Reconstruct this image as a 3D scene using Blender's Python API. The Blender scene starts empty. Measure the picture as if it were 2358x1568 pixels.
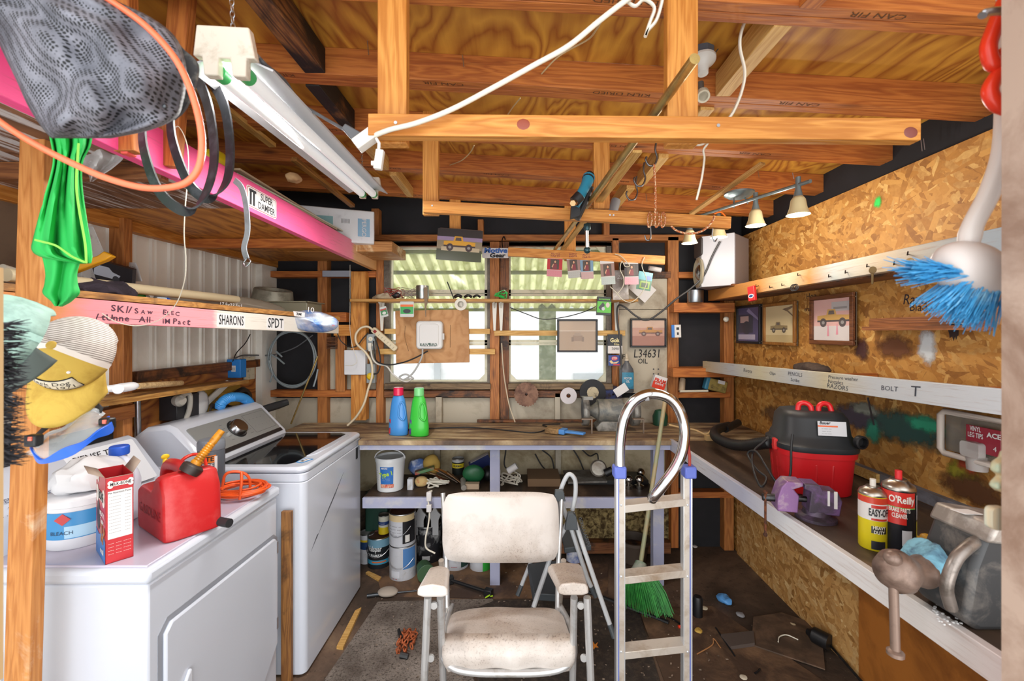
import bpy, math, random
from mathutils import Vector as V, Matrix, Euler
from math import sin, cos, pi, sqrt
R = math.radians
random.seed(7)
S = bpy.context.scene
C = S.collection
CX, CY, F, CH = 1195.0, 765.0, 1000.0, 1.58      # vanishing point, focal length (px) and eye height of the photograph

def P(x, y, Y):
    return V(((x - CX) * Y / F, Y, CH + (CY - y) * Y / F))
def PX(x, y, X):
    return P(x, y, X * F / (x - CX))
def PZ(x, y, Z):
    return P(x, y, (Z - CH) * F / (CY - y))

# ------------------------------------------------------------------ materials
def lin(h):
    if isinstance(h, (tuple, list)):
        return tuple(h) if len(h) == 4 else (*h, 1)
    h = h.lstrip('#')
    o = []
    for i in (0, 2, 4):
        c = int(h[i:i + 2], 16) / 255
        o.append(c / 12.92 if c <= .04045 else ((c + .055) / 1.055) ** 2.4)
    return (*o, 1)

_mc = {}
class NT:
    def __init__(s, name):
        s.mat = bpy.data.materials.new(name)
        s.mat.use_nodes = True
        s.t = s.mat.node_tree
        s.b = s.t.nodes['Principled BSDF']
    def n(s, typ, **k):
        nd = s.t.nodes.new('ShaderNode' + typ)
        for a, b in k.items():
            if a[0] == '_':
                nd.inputs[a[1:].replace('_', ' ')].default_value = b
            else:
                setattr(nd, a, b)
        return nd
    def l(s, a, b):
        s.t.links.new(a, b)
    def coord(s, scale=(1, 1, 1), rot=(0, 0, 0), rnd=True, loc=(0, 0, 0)):
        tc = s.n('TexCoord')
        mp = s.n('Mapping')
        mp.inputs['Scale'].default_value = scale
        mp.inputs['Rotation'].default_value = rot
        mp.inputs['Location'].default_value = loc
        if rnd:
            oi = s.n('ObjectInfo')
            mu = s.n('Math', operation='MULTIPLY'); mu.inputs[1].default_value = 37.0
            s.l(oi.outputs['Random'], mu.inputs[0])
            ad = s.n('VectorMath', operation='ADD')
            s.l(tc.outputs['Object'], ad.inputs[0]); s.l(mu.outputs[0], ad.inputs[1])
            s.l(ad.outputs[0], mp.inputs[0])
        else:
            s.l(tc.outputs['Object'], mp.inputs[0])
        return mp.outputs[0]
    def noise(s, co, scale, detail=5, rough=.55, dist=0):
        nd = s.n('TexNoise')
        nd.inputs['Scale'].default_value = scale
        nd.inputs['Detail'].default_value = detail
        nd.inputs['Roughness'].default_value = rough
        nd.inputs['Distortion'].default_value = dist
        s.l(co, nd.inputs['Vector'])
        return nd.outputs[0]
    def ramp(s, fac, stops, interp='LINEAR'):
        r = s.n('ValToRGB')
        r.color_ramp.interpolation = interp
        e = r.color_ramp.elements
        while len(e) > 1:
            e.remove(e[-1])
        for i, (p, c) in enumerate(stops):
            x = e[0] if i == 0 else e.new(p)
            x.position = p
            x.color = lin(c) if isinstance(c, (str, tuple, list)) else (c, c, c, 1)
        s.l(fac, r.inputs[0])
        return r.outputs[0]
    def mix(s, fac, a, b, mode='MIX'):
        m = s.n('Mix', data_type='RGBA', blend_type=mode)
        for sk, v in ((m.inputs[0], fac), (m.inputs[6], a), (m.inputs[7], b)):
            if hasattr(v, 'is_linked') or hasattr(v, 'links'):
                s.l(v, sk)
            elif isinstance(v, (int, float)):
                sk.default_value = v if sk == m.inputs[0] else (v, v, v, 1)
            else:
                sk.default_value = lin(v)
        return m.outputs[2]
    def math(s, op, a, b=None):
        m = s.n('Math', operation=op)
        for i, v in enumerate((a, b)):
            if v is None: continue
            if isinstance(v, (int, float)): m.inputs[i].default_value = v
            else: s.l(v, m.inputs[i])
        return m.outputs[0]
    def out(s, col, rough=.6, bump=None, bs=.2, bd=.01, metal=0):
        if isinstance(col, (str, tuple)): s.b.inputs['Base Color'].default_value = lin(col)
        else: s.l(col, s.b.inputs['Base Color'])
        if isinstance(rough, (int, float)): s.b.inputs['Roughness'].default_value = rough
        else: s.l(rough, s.b.inputs['Roughness'])
        s.b.inputs['Metallic'].default_value = metal
        if bump is not None:
            bp = s.n('Bump'); bp.inputs['Strength'].default_value = bs; bp.inputs['Distance'].default_value = bd
            s.l(bump, bp.inputs['Height']); s.l(bp.outputs[0], s.b.inputs['Normal'])
        return s.mat

def paint(h, rough=.5, metal=0, dirt=None, amt=.5, sc=9, bump=0, alpha=1, trans=0, coat=0):
    """plain or worn surface: colour h, with patches of colour dirt over a share amt of it"""
    k = ('p', h, rough, metal, dirt, amt, sc, bump, alpha, trans, coat)
    if k in _mc: return _mc[k]
    t = NT('surface_' + h.strip('#'))
    if dirt is None and not bump:
        t.out(h, rough, metal=metal)
    else:
        co = t.coord()
        nz = t.noise(co, sc, 8, .65, .4)
        fac = t.ramp(nz, [(max(0, .74 - amt * .5 - .08), 0.0), (min(1, .74 - amt * .5 + .12), 1.0)])
        col = t.mix(fac, h, dirt or h)
        t.out(col, rough, bump=t.noise(co, sc * 6, 4) if bump else None, bs=bump, metal=metal)
    if alpha < 1: t.b.inputs['Alpha'].default_value = alpha
    if trans: t.b.inputs['Transmission Weight'].default_value = trans
    if coat: t.b.inputs['Coat Weight'].default_value = coat; t.b.inputs['Coat Roughness'].default_value = .1
    _mc[k] = t.mat
    return t.mat

def metal(h='#b8b8b8', rough=.3, dirt=None, amt=.4, sc=14):
    return paint(h, rough, 1, dirt, amt, sc)

def emit(h, st):
    k = ('e', h, st)
    if k not in _mc:
        t = NT('lit'); t.out(h, .4)
        t.b.inputs['Emission Color'].default_value = lin(h); t.b.inputs['Emission Strength'].default_value = st
        _mc[k] = t.mat
    return _mc[k]

def wood(c1='#c98236', c2='#8f4e1a', c3='#5a2c10', ax='x', sc=1.0, knots=True, rough=.6, dirt=None, amt=.3, dsc=5):
    """sawn timber: c1 early wood, c2 late wood, c3 knots and dark streaks; grain along ax of the object"""
    k = ('w', c1, c2, c3, ax, sc, knots, rough, dirt, amt, dsc)
    if k in _mc: return _mc[k]
    t = NT('wood_' + c1.strip('#'))
    def s3(a, b):
        return {'x': (a, b, b), 'y': (b, a, b), 'z': (b, b, a)}[ax]
    g1 = t.noise(t.coord(s3(.55, 7)), 2.2 * sc, 4, .5, .25)
    rings = t.math('PINGPONG', t.math('MULTIPLY', g1, 11), .5)
    fine = t.noise(t.coord(s3(2.5, 90)), 2.0 * sc, 3, .6)
    broad = t.noise(t.coord(s3(.8, 3)), 1.6 * sc, 3, .5)
    f = t.math('ADD', t.math('MULTIPLY', rings, .85), t.math('MULTIPLY', fine, .55))
    f = t.math('ADD', f, t.math('MULTIPLY', broad, .6))
    col = t.ramp(f, [(.36, c1), (.72, t_mid(c1, c2)), (1.08 if False else 1.0, c2)])
    st = t.ramp(t.noise(t.coord(s3(.9, 16)), 2.1 * sc, 6, .7, .6), [(.60, 0.0), (.74, 1.0)])
    col = t.mix(t.math('MULTIPLY', st, .55), col, c3)
    if knots:
        vo = t.n('TexVoronoi', feature='F1'); vo.inputs['Scale'].default_value = 1.0
        t.l(t.coord(s3(2.3, 9)), vo.inputs['Vector'])
        kf = t.ramp(vo.outputs['Distance'], [(.04, 1.0), (.15, 0.0)])
        col = t.mix(t.math('MULTIPLY', kf, .8), col, c3)
    if dirt:
        df = t.ramp(t.noise(t.coord((1, 1, 1)), dsc, 7, .65, .5), [(.66 - amt * .4, 0.0), (.78 - amt * .4, 1.0)])
        col = t.mix(df, col, dirt)
    t.out(col, rough, bump=f, bs=.25, bd=.004)
    _mc[k] = t.mat
    return t.mat

def t_mid(a, b):
    A, B = lin(a), lin(b)
    return tuple((x + y) / 2 for x, y in zip(A, B))

def plywood(c1, c2, c3, ax='x', n=14, sc=1.0, rough=.55, streak=None, lo=.5):
    """rotary-cut veneer: contour lines of a stretched noise give the cathedral figure"""
    k = ('ply', c1, c2, c3, ax, n, sc, rough, streak, lo)
    if k in _mc: return _mc[k]
    t = NT('plywood_' + c1.strip('#'))
    s = {'x': (.75, 2.4, 2.4), 'y': (2.4, .75, 2.4), 'z': (2.4, 2.4, .75)}[ax]
    g = t.noise(t.coord(s), 1.5 * sc, 3, .45, .5)
    r = t.math('PINGPONG', t.math('MULTIPLY', g, n), .5)
    r = t.math('MULTIPLY', r, 2)
    s2 = {'x': (2, 50, 50), 'y': (50, 2, 50), 'z': (50, 50, 2)}[ax]
    fine = t.noise(t.coord(s2), 1.5, 3, .6)
    f = t.math('ADD', t.math('MULTIPLY', r, .75), t.math('MULTIPLY', fine, .4))
    col = t.ramp(f, [(lo - .25, c1), (lo + .2, t_mid(c1, c2)), (.98, c2)])
    p = t.ramp(t.noise(t.coord((1, 1, 1)), 1.7, 6, .6, .3), [(.5, 0.0), (.72, 1.0)])
    col = t.mix(t.math('MULTIPLY', p, .5), col, c3)
    if streak:
        sf = t.ramp(t.noise(t.coord({'x': (1.3, 22, 22), 'y': (22, 1.3, 22), 'z': (22, 22, 1.3)}[ax]), 1.4, 7, .7, .5), [(.5, 0.0), (.56, 1.0)])
        col = t.mix(sf, col, streak)
    t.out(col, rough, bump=fine, bs=.15, bd=.003)
    _mc[k] = t.mat
    return t.mat

def osb(c=('#8a5a22', '#b9823a', '#cf9c52', '#e0b670', '#a8702c'), plane='yz', dirt=None, amt=.3):
    k = ('osb', c, plane, dirt, amt)
    if k in _mc: return _mc[k]
    t = NT('oriented_strand_board')
    lay = []
    for i, a in enumerate((12, 71, 128, 160)):
        rot = {'yz': (R(a), 0, 0), 'xz': (0, R(a), 0), 'xy': (0, 0, R(a))}[plane]
        m1 = t.coord((1, 1, 1), rot, rnd=False, loc=(i * 3.1, i * 1.7, i * 2.3))
        m2 = t.n('Mapping'); m2.inputs['Scale'].default_value = {'yz': (1, 15, 44), 'xz': (15, 1, 44), 'xy': (15, 44, 1)}[plane]
        t.l(m1, m2.inputs[0])
        w = t.n('VectorMath', operation='ADD')
        nz = t.n('TexNoise'); nz.inputs['Scale'].default_value = .8; t.l(m2.outputs[0], nz.inputs['Vector'])
        t.l(m2.outputs[0], w.inputs[0]); t.l(nz.outputs['Color'], w.inputs[1])
        vo = t.n('TexVoronoi', feature='F1'); t.l(w.outputs[0], vo.inputs['Vector'])
        vo.inputs['Scale'].default_value = 1
        sp = t.n('SeparateColor'); t.l(vo.outputs['Color'], sp.inputs[0])
        lay.append((sp.outputs[0], sp.outputs[1]))
    val, pr = lay[0]
    for v2, p2 in lay[1:]:
        gt = t.math('GREATER_THAN', p2, pr)
        val = t.mix(gt, val, v2)
        pr = t.math('MAXIMUM', p2, pr)
    fine = t.noise(t.coord((60, 60, 60), rnd=False), 1, 4)
    val = t.math('ADD', t.math('MULTIPLY', val, .8), t.math('MULTIPLY', fine, .2))
    col = t.ramp(val, [(.05, c[0]), (.3, c[1]), (.5, c[2]), (.7, c[4]), (.92, c[3])])
    if dirt:
        df = t.ramp(t.noise(t.coord((1, 1, 1), rnd=False), 1.6, 8, .7, .4), [(.7 - amt * .4, 0.0), (.86 - amt * .4, .85)])
        col = t.mix(df, col, dirt)
    t.out(col, .65, bump=val, bs=.25, bd=.004)
    _mc[k] = t.mat
    return t.mat

# ------------------------------------------------------------------ mesh builder
def spl(pts, k=6, closed=False):
    """smooth curve through pts (Catmull-Rom)"""
    p = [V(q) for q in pts]
    n = len(p)
    if n < 3: return p
    o = []
    rng = n if closed else n - 1
    for i in range(rng):
        a = p[(i - 1) % n] if closed or i > 0 else p[0] * 2 - p[1]
        b, c = p[i], p[(i + 1) % n]
        d = p[(i + 2) % n] if closed or i + 2 < n else p[-1] * 2 - p[-2]
        for j in range(k):
            t = j / k
            o.append(.5 * ((2 * b) + (c - a) * t + (2 * a - 5 * b + 4 * c - d) * t * t + (3 * b - a - 3 * c + d) * t ** 3))
    if not closed: o.append(p[-1].copy())
    return o

def frame(o, x, y):
    """matrix with origin o, local x along x, local y along y (z out of the page)"""
    x = V(x).normalized(); y = V(y); y = (y - x * x.dot(y)).normalized(); z = x.cross(y)
    m = Matrix((x, y, z)).transposed().to_4x4(); m.translation = V(o)
    return m
def aim(p0, p1, up=(0, 0, 1)):
    """matrix at p0 with local z pointing to p1"""
    z = (V(p1) - V(p0)).normalized(); u = V(up)
    if abs(z.dot(u)) > .98: u = V((0, 1, 0))
    x = u.cross(z).normalized(); y = z.cross(x)
    m = Matrix((x, y, z)).transposed().to_4x4(); m.translation = V(p0)
    return m
def T3(x=0, y=0, z=0): return Matrix.Translation((x, y, z))
def RZ(a): return Matrix.Rotation(R(a), 4, 'Z')
def RX(a): return Matrix.Rotation(R(a), 4, 'X')
def RY(a): return Matrix.Rotation(R(a), 4, 'Y')

_tc = {}
def glyphs(s, size, bold=0, shear=0, spacing=1):
    k = (s, bold, shear, spacing)
    if k not in _tc:
        cu = bpy.data.curves.new('t', 'FONT'); cu.body = s; cu.size = 1; cu.align_x = 'CENTER'; cu.align_y = 'CENTER'
        cu.offset = bold; cu.shear = shear; cu.space_character = spacing; cu.resolution_u = 2; cu.space_line = .95
        ob = bpy.data.objects.new('t', cu); C.objects.link(ob)
        dg = bpy.context.evaluated_depsgraph_get()
        me = bpy.data.meshes.new_from_object(ob.evaluated_get(dg))
        _tc[k] = ([v.co.copy() for v in me.vertices], [tuple(p.vertices) for p in me.polygons])
        bpy.data.objects.remove(ob); bpy.data.curves.remove(cu); bpy.data.meshes.remove(me)
    vs, fs = _tc[k]
    return [v * size for v in vs], fs

class MB:
    def __init__(s, M=None):
        s.v, s.f, s.m, s.M, s.mi = [], [], [], M, 0
    def at(s, M): s.M = M; return s
    def mat(s, i): s.mi = i; return s
    def add(s, vs, fs, mi=None):
        b = len(s.v)
        s.v += [(s.M @ V(v)) if s.M else V(v) for v in vs]
        s.f += [tuple(i + b for i in f) for f in fs]
        s.m += [s.mi if mi is None else mi] * len(fs)
        return s
    def box(s, c, d, rz=0, mi=None, M=None):
        x, y, z = d[0] / 2, d[1] / 2, d[2] / 2
        m = T3(*c) @ (M or RZ(rz))
        vs = [m @ V((a * x, b * y, e * z)) for a in (-1, 1) for b in (-1, 1) for e in (-1, 1)]
        return s.add(vs, [(0, 1, 3, 2), (4, 6, 7, 5), (0, 4, 5, 1), (2, 3, 7, 6), (0, 2, 6, 4), (1, 5, 7, 3)], mi)
    def bb(s, a, b, mi=None):
        return s.box([(p + q) / 2 for p, q in zip(a, b)], [abs(q - p) for p, q in zip(a, b)], mi=mi)
    def tube(s, pts, r, n=8, closed=False, cap=True, mi=None, flat=None):
        p = [V(q) for q in pts]
        N = len(p)
        rs = list(r) if isinstance(r, (list, tuple)) else [r] * N
        tan = []
        for i in range(N):
            a = p[(i - 1) % N] if closed or i > 0 else p[i]
            b = p[(i + 1) % N] if closed or i < N - 1 else p[i]
            d = b - a
            tan.append(d.normalized() if d.length > 1e-9 else V((0, 0, 1)))
        u = V((0, 0, 1)) if abs(tan[0].z) < .9 else V((1, 0, 0))
        if flat: u = V(flat)
        vs = []
        for i in range(N):
            u = (u - tan[i] * u.dot(tan[i]))
            u = u.normalized() if u.length > 1e-6 else tan[i].orthogonal().normalized()
            w = tan[i].cross(u)
            for k in range(n):
                a = 2 * pi * k / n
                vs.append(p[i] + (u * cos(a) + w * sin(a)) * rs[i])
        fs = []
        for i in range(N if closed else N - 1):
            j = (i + 1) % N
            for k in range(n):
                l = (k + 1) % n
                fs.append((i * n + k, i * n + l, j * n + l, j * n + k))
        if cap and not closed:
            fs += [tuple(reversed(range(n))), tuple((N - 1) * n + k for k in range(n))]
        return s.add(vs, fs, mi)
    def strap(s, pts, w, t, side, mi=None):
        """flat strip through pts, width w along side (vector or list), thickness t"""
        p = [V(q) for q in pts]; N = len(p)
        vs = []
        for i in range(N):
            d = (p[min(i + 1, N - 1)] - p[max(i - 1, 0)]).normalized()
            sd = V(side[i] if isinstance(side, list) else side); sd = (sd - d * d.dot(sd)).normalized()
            nn = d.cross(sd)
            ww = w[i] if isinstance(w, list) else w
            for a, b in ((-1, -1), (1, -1), (1, 1), (-1, 1)):
                vs.append(p[i] + sd * a * ww / 2 + nn * b * t / 2)
        fs = [(0, 3, 2, 1), tuple((N - 1) * 4 + k for k in range(4))]
        for i in range(N - 1):
            for k in range(4):
                l = (k + 1) % 4
                fs.append((i * 4 + k, i * 4 + l, i * 4 + 4 + l, i * 4 + 4 + k))
        return s.add(vs, fs, mi)
    def lathe(s, prof, n=24, M=None, mi=None, mis=None, sx=1, sy=1):
        """prof: [(r, z)]; mis: material index per band"""
        m = M or Matrix()
        vs, fs, ms = [], [], []
        for r, z in prof:
            for k in range(n):
                a = 2 * pi * k / n
                vs.append(m @ V((r * cos(a) * sx, r * sin(a) * sy, z)))
        for i in range(len(prof) - 1):
            for k in range(n):
                l = (k + 1) % n
                fs.append((i * n + k, i * n + l, i * n + n + l, i * n + n + k))
                ms.append(mis[i] if mis else (s.mi if mi is None else mi))
        e = len(prof) - 1
        if prof[0][0] > 1e-5: fs.append(tuple(reversed(range(n)))); ms.append(ms[0])
        if prof[-1][0] > 1e-5: fs.append(tuple(e * n + k for k in range(n))); ms.append(ms[-1])
        s.add(vs, fs); s.m[-len(fs):] = ms
        return s
    def cyl(s, a, b, r, n=16, r2=None, mi=None):
        a, b = V(a), V(b)
        return s.lathe([(r, 0), (r if r2 is None else r2, (b - a).length)], n, aim(a, b), mi)
    def prism(s, poly, h, M=None, mi=None, z0=0):
        m = M or Matrix(); n = len(poly)
        ar = sum(poly[i][0] * poly[(i + 1) % n][1] - poly[(i + 1) % n][0] * poly[i][1] for i in range(n))
        if ar < 0: poly = poly[::-1]
        vs = [m @ V((x, y, z0)) for x, y in poly] + [m @ V((x, y, z0 + h)) for x, y in poly]
        fs = [tuple(reversed(range(n))), tuple(range(n, 2 * n))] + [(i, (i + 1) % n, n + (i + 1) % n, n + i) for i in range(n)]
        return s.add(vs, fs, mi)
    def face(s, poly, M=None, z=0, mi=None):
        m = M or Matrix()
        return s.add([m @ V((x, y, z)) for x, y in poly], [tuple(range(len(poly)))], mi)
    def ball(s, c, r, n=12, m=8, M=None, mi=None):
        rr = r if isinstance(r, (tuple, list)) else (r, r, r)
        mm = T3(*c) @ (M or Matrix())
        prof = [(max(sin(pi * i / m), 1e-6), -cos(pi * i / m)) for i in range(m + 1)]
        vs, fs = [], []
        for a, z in prof:
            for k in range(n):
                t = 2 * pi * k / n
                vs.append(mm @ V((a * cos(t) * rr[0], a * sin(t) * rr[1], z * rr[2])))
        for i in range(m):
            for k in range(n):
                l = (k + 1) % n
                fs.append((i * n + k, i * n + l, i * n + n + l, i * n + n + k))
        return s.add(vs, fs, mi)
    def grid(s, fn, nu, nv, mi=None, wrap=False, mif=None):
        vs = [fn(i / nu, j / nv) for i in range(nu + 1) for j in range(nv + 1)]
        fs, ms = [], []
        for i in range(nu):
            for j in range(nv):
                a = i * (nv + 1) + j
                fs.append((a, a + nv + 1, a + nv + 2, a + 1))
                ms.append(mif((i + .5) / nu, (j + .5) / nv) if mif else (s.mi if mi is None else mi))
        s.add(vs, fs); s.m[-len(fs):] = ms
        return s
    def text(s, st, size, M=None, bold=0, shear=0, sx=1, mi=None, z=.0006, spacing=1, fit=None):
        vs, fs = glyphs(st, size, bold, shear, spacing)
        if fit and vs:
            w = max(v.x for v in vs) - min(v.x for v in vs); sx = fit / max(w, 1e-6)
        m = M or Matrix()
        return s.add([m @ V((v.x * sx, v.y, z)) for v in vs], fs, mi)
    def wraptext(s, st, size, r, z, ang, M=None, bold=0, sx=1, mi=None, fit=None, tilt=0, shear=0):
        """text around an upright cylinder of radius r at height z centred on angle ang (deg)"""
        vs, fs = glyphs(st, size, bold, shear)
        if fit and vs:
            w = max(v.x for v in vs) - min(v.x for v in vs); sx = fit / max(w, 1e-6)
        m = M or Matrix(); o = []
        ct, stt = cos(R(tilt)), sin(R(tilt))
        for v in vs:
            x, y = v.x * sx * ct - v.y * stt, v.x * sx * stt + v.y * ct
            a = R(ang) + x / r
            o.append(m @ V(((r + .0007) * cos(a), (r + .0007) * sin(a), z + y)))
        return s.add(o, fs, mi)
    def wrapfn(s, fn, nu, nv, mi=None): return s.grid(fn, nu, nv, mi)
    def patch(s, r, z0, z1, a0, a1, M=None, mi=None, off=.0004, n=10, r2=None):
        """label patch on an upright cylinder"""
        m = M or Matrix(); r2 = r if r2 is None else r2
        return s.grid(lambda u, v: m @ V(((r + (r2 - r) * v + off) * cos(R(a0 + (a1 - a0) * u)), (r + (r2 - r) * v + off) * sin(R(a0 + (a1 - a0) * u)), z0 + (z1 - z0) * v)), n, 1, mi)
    def rbox(s, c, d, r, n=4, M=None, mi=None):
        """box with rounded vertical edges (radius r)"""
        hx, hy = d[0] / 2 - r, d[1] / 2 - r
        poly = []
        for (a, b, st) in ((1, 1, 0), (-1, 1, 90), (-1, -1, 180), (1, -1, 270)):
            for k in range(n + 1):
                t = R(st + 90 * k / n)
                poly.append((a * hx + r * cos(t), b * hy + r * sin(t)))
        return s.prism(poly, d[2], T3(c[0], c[1], c[2] - d[2] / 2) if M is None else M @ T3(c[0], c[1], c[2] - d[2] / 2), mi)
    # ---- output
    def _mesh(s, name, mats, vs, smooth):
        me = bpy.data.meshes.new(name)
        me.from_pydata([tuple(v) for v in vs], [], s.f)
        for m in (mats if isinstance(mats, (list, tuple)) else [mats]): me.materials.append(m)
        if len(me.materials) > 1:
            for p, i in zip(me.polygons, s.m): p.material_index = min(i, len(me.materials) - 1)
        if smooth:
            for p in me.polygons: p.use_smooth = True
            me.set_sharp_from_angle(angle=R(smooth))
        me.validate(); me.update()
        return me
    def obj(s, name, mats, par=None, smooth=35, bev=0, sub=0, solid=0, label=None, kind=None, w=False):
        """link as ONE mesh object; a part (par) is in its thing's coordinates, or in world coordinates when w"""
        vs = s.v
        if par is not None and w:
            r = par
            while r.parent: r = r.parent
            inv = r.matrix_basis.inverted(); vs = [inv @ v for v in vs]
        o = bpy.data.objects.new(name, s._mesh(name, mats, vs, smooth)); C.objects.link(o)
        if par is not None: o.parent = par
        mods(o, bev, sub, solid)
        if label: o['label'] = label
        if kind: o['kind'] = kind
        return o
    def thing(s, name, label, cat, mats, group=None, smooth=35, bev=0, sub=0, solid=0, kind=None):
        xs = [v.x for v in s.v]; ys = [v.y for v in s.v]; zs = [v.z for v in s.v]
        o0 = V(((min(xs) + max(xs)) / 2, (min(ys) + max(ys)) / 2, min(zs)))
        o = bpy.data.objects.new(name, s._mesh(name, mats, [v - o0 for v in s.v], smooth)); C.objects.link(o)
        o.location = o0
        mods(o, bev, sub, solid)
        return tag(o, label, cat, group, kind)

def mods(o, bev, sub, solid):
    if solid:
        m = o.modifiers.new('thick', 'SOLIDIFY'); m.thickness = solid; m.offset = 0
    if bev:
        m = o.modifiers.new('bevel', 'BEVEL'); m.width = bev; m.segments = 2; m.limit_method = 'ANGLE'; m.angle_limit = R(40)
    if sub:
        m = o.modifiers.new('sub', 'SUBSURF'); m.levels = sub; m.render_levels = sub
def tag(o, label=None, cat=None, group=None, kind=None):
    if label: o['label'] = label
    if cat: o['category'] = cat
    if group: o['group'] = group
    if kind: o['kind'] = kind
    return o
def thing(name, label, cat, loc=(0, 0, 0), rz=0, group=None, M=None):
    o = bpy.data.objects.new(name, None); C.objects.link(o)
    o.empty_display_size = .05
    if M is not None: o.matrix_basis = M
    else: o.location = loc; o.rotation_euler = (0, 0, R(rz))
    return tag(o, label, cat, group)
def dup(o, loc, rz=0, label=None, M=None):
    """copy of a thing with its parts and sub-parts"""
    r = o.copy(); C.objects.link(r)
    if M is not None: r.matrix_basis = M
    else: r.location = loc; r.rotation_euler = (0, 0, R(rz))
    if label: r['label'] = label
    for ch in o.children:
        c = ch.copy(); C.objects.link(c); c.parent = r
        for g in ch.children:
            d = g.copy(); C.objects.link(d); d.parent = c
    return r
def beam(name, p0, p1, w, h, m, up=(0, 0, 1), kind=None, label=None, cat=None, group=None, par=None, bev=.002, ext=None):
    """sawn board from p0 to p1 (centre line); h along up, w across; its grain runs along its own x"""
    p0, p1 = V(p0), V(p1); x = (p1 - p0); L = x.length
    x.normalize(); y = V(up).cross(x).normalized(); z = x.cross(y)
    M = Matrix((x, y, z)).transposed().to_4x4(); M.translation = (p0 + p1) / 2
    b = MB(); b.box((0, 0, 0), (L, w, h))
    o = b.obj(name, m, bev=bev)
    if par is not None:
        o.parent = par
        r = par
        while r.parent: r = r.parent
        o.matrix_basis = r.matrix_basis.inverted() @ M
    else: o.matrix_basis = M
    return tag(o, label, cat, group, kind)
def cable(name, pts, r, m, label, cat, group=None, k=6, n=6, **kw):
    return MB().tube(spl(pts, k), r, n).thing(name, label, cat, m, group, smooth=60)
# ================================================================== palette
W_RAFT = wood('#c67a36', '#9a5220', '#5a2a10', rough=.6)
W_BOARD = wood('#d9994a', '#b26f28', '#6b3413', rough=.55)
W_PALE = wood('#d8b06c', '#b98a44', '#6d4a20', rough=.6)
W_STUD = wood('#bd7b3e', '#8f5424', '#4c2610', rough=.6)
W_DARK = wood('#8f5a30', '#613619', '#2d180c', rough=.6, dirt='#2c1c14', amt=.4)
W_GREY = wood('#8b7355', '#5e4a36', '#2f241b', rough=.7, dirt='#2d241e', amt=.35)
W_CHAR = wood('#a06a35', '#4a2a16', '#1c120c', rough=.6, dirt='#140f0c', amt=.85, dsc=3)
W_LILAC = wood('#a9abc4', '#9a9dba', '#7f7f96', rough=.5, knots=False, dirt='#c4bfae', amt=.25)
PLY_CEIL = plywood('#d39a3c', '#9a5820', '#86491a', 'y', 16, .8)
PLY_LEFT = plywood('#bd7c38', '#74391a', '#3f1d0c', 'y', 18)
PLY_BOARD = plywood('#bd8c58', '#a8743f', '#8f5f34', 'z', 8)
PLY_LOFT = plywood('#c98a3c', '#8e5220', '#6b3a16', 'y', 14)
OSB_WALL = osb(c=('#80501e', '#b07934', '#c6924a', '#d9ae66', '#9c6628'), dirt='#5a3a1e', amt=.12)
OSB_LOW = osb(c=('#8a5e2c', '#b9874a', '#cda063', '#ddb980', '#a8763c'), dirt='#5a3a20', amt=.1)
FELT = paint('#15151a', .75, dirt='#1d1c22', amt=.4, sc=5)
BEIGE = paint('#b5ab98', .6, dirt='#8d806c', amt=.34, sc=4)
WHITE = paint('#dcdfe6', .28)
BLACKP = paint('#141416', .45)
STEEL = metal('#b9bcc2', .3)
DKSTEEL = metal('#55585c', .45, dirt='#3a3029', amt=.4)
RUST = paint('#7a4122', .85, .2, dirt='#3f2416', amt=.6, sc=30)
CREAM = paint('#d9d2c0', .5)
WHITECORD = paint('#dcd6c6', .5)
BLACKCORD = paint('#1b1b1d', .5)
GREYCORD = paint('#5d6064', .5)
PAPER = paint('#d6d3d2', .7)
INK = paint('#1b1a1f', .7)

def struct(b, name, m, **k):
    o = b.obj(name, m, **k); o['kind'] = 'structure'; return o
def pbox(b, x0, y0, x1, y1, Y0, Y1, mi=None):
    """block whose front face fills the pixel rectangle at depth Y0, reaching back to Y1"""
    a, c = P(x0, y0, Y0), P(x1, y1, Y0)
    return b.bb((a.x, Y0, a.z), (c.x, Y1, c.z), mi)
def pbeam(name, x0, y0, x1, y1, Y0, Y1, m, ax='h', **k):
    a, c = P(x0, y0, Y0), P(x1, y1, Y0)
    cx, cz, cy = (a.x + c.x) / 2, (a.z + c.z) / 2, (Y0 + Y1) / 2
    if ax == 'h': return beam(name, (a.x, cy, cz), (c.x, cy, cz), Y1 - Y0, abs(a.z - c.z), m, **k)
    return beam(name, (cx, cy, c.z), (cx, cy, a.z), Y1 - Y0, abs(a.x - c.x), m, up=(1, 0, 0), **k)
ST = dict(kind='structure')

# ------------------------------------------------------------------ floor
def floor_mat():
    t = NT('grimy_floor')
    co = t.coord((1, 1, 1), rnd=False)
    a = t.noise(co, 1.6, 8, .65, .4)
    col = t.ramp(a, [(.3, '#2a2019'), (.46, '#4a3a2e'), (.58, '#6b5443'), (.74, '#8d745a')])
    sp = t.ramp(t.noise(co, 60, 5, .6), [(.66, 0.0), (.72, 1.0)])
    col = t.mix(t.math('MULTIPLY', sp, .5), col, '#a08d78')
    sp2 = t.ramp(t.noise(t.coord((1, 1, 1), rnd=False, loc=(3, 1, 0)), 28, 6, .7), [(.58, 0.0), (.68, 1.0)])
    col = t.mix(t.math('MULTIPLY', sp2, .7), col, '#17110d')
    return t.out(col, .75, bump=t.noise(co, 40, 6), bs=.35, bd=.006)
FLOORM = floor_mat()
b = MB(); b.bb((-1.95, .1, -.06), (1.75, 3.3, 0)); struct(b, 'floor', FLOORM)
PLYFLOOR = paint('#7d5f45', .75, dirt='#4a3628', amt=.6, sc=4, bump=.3)
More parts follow.
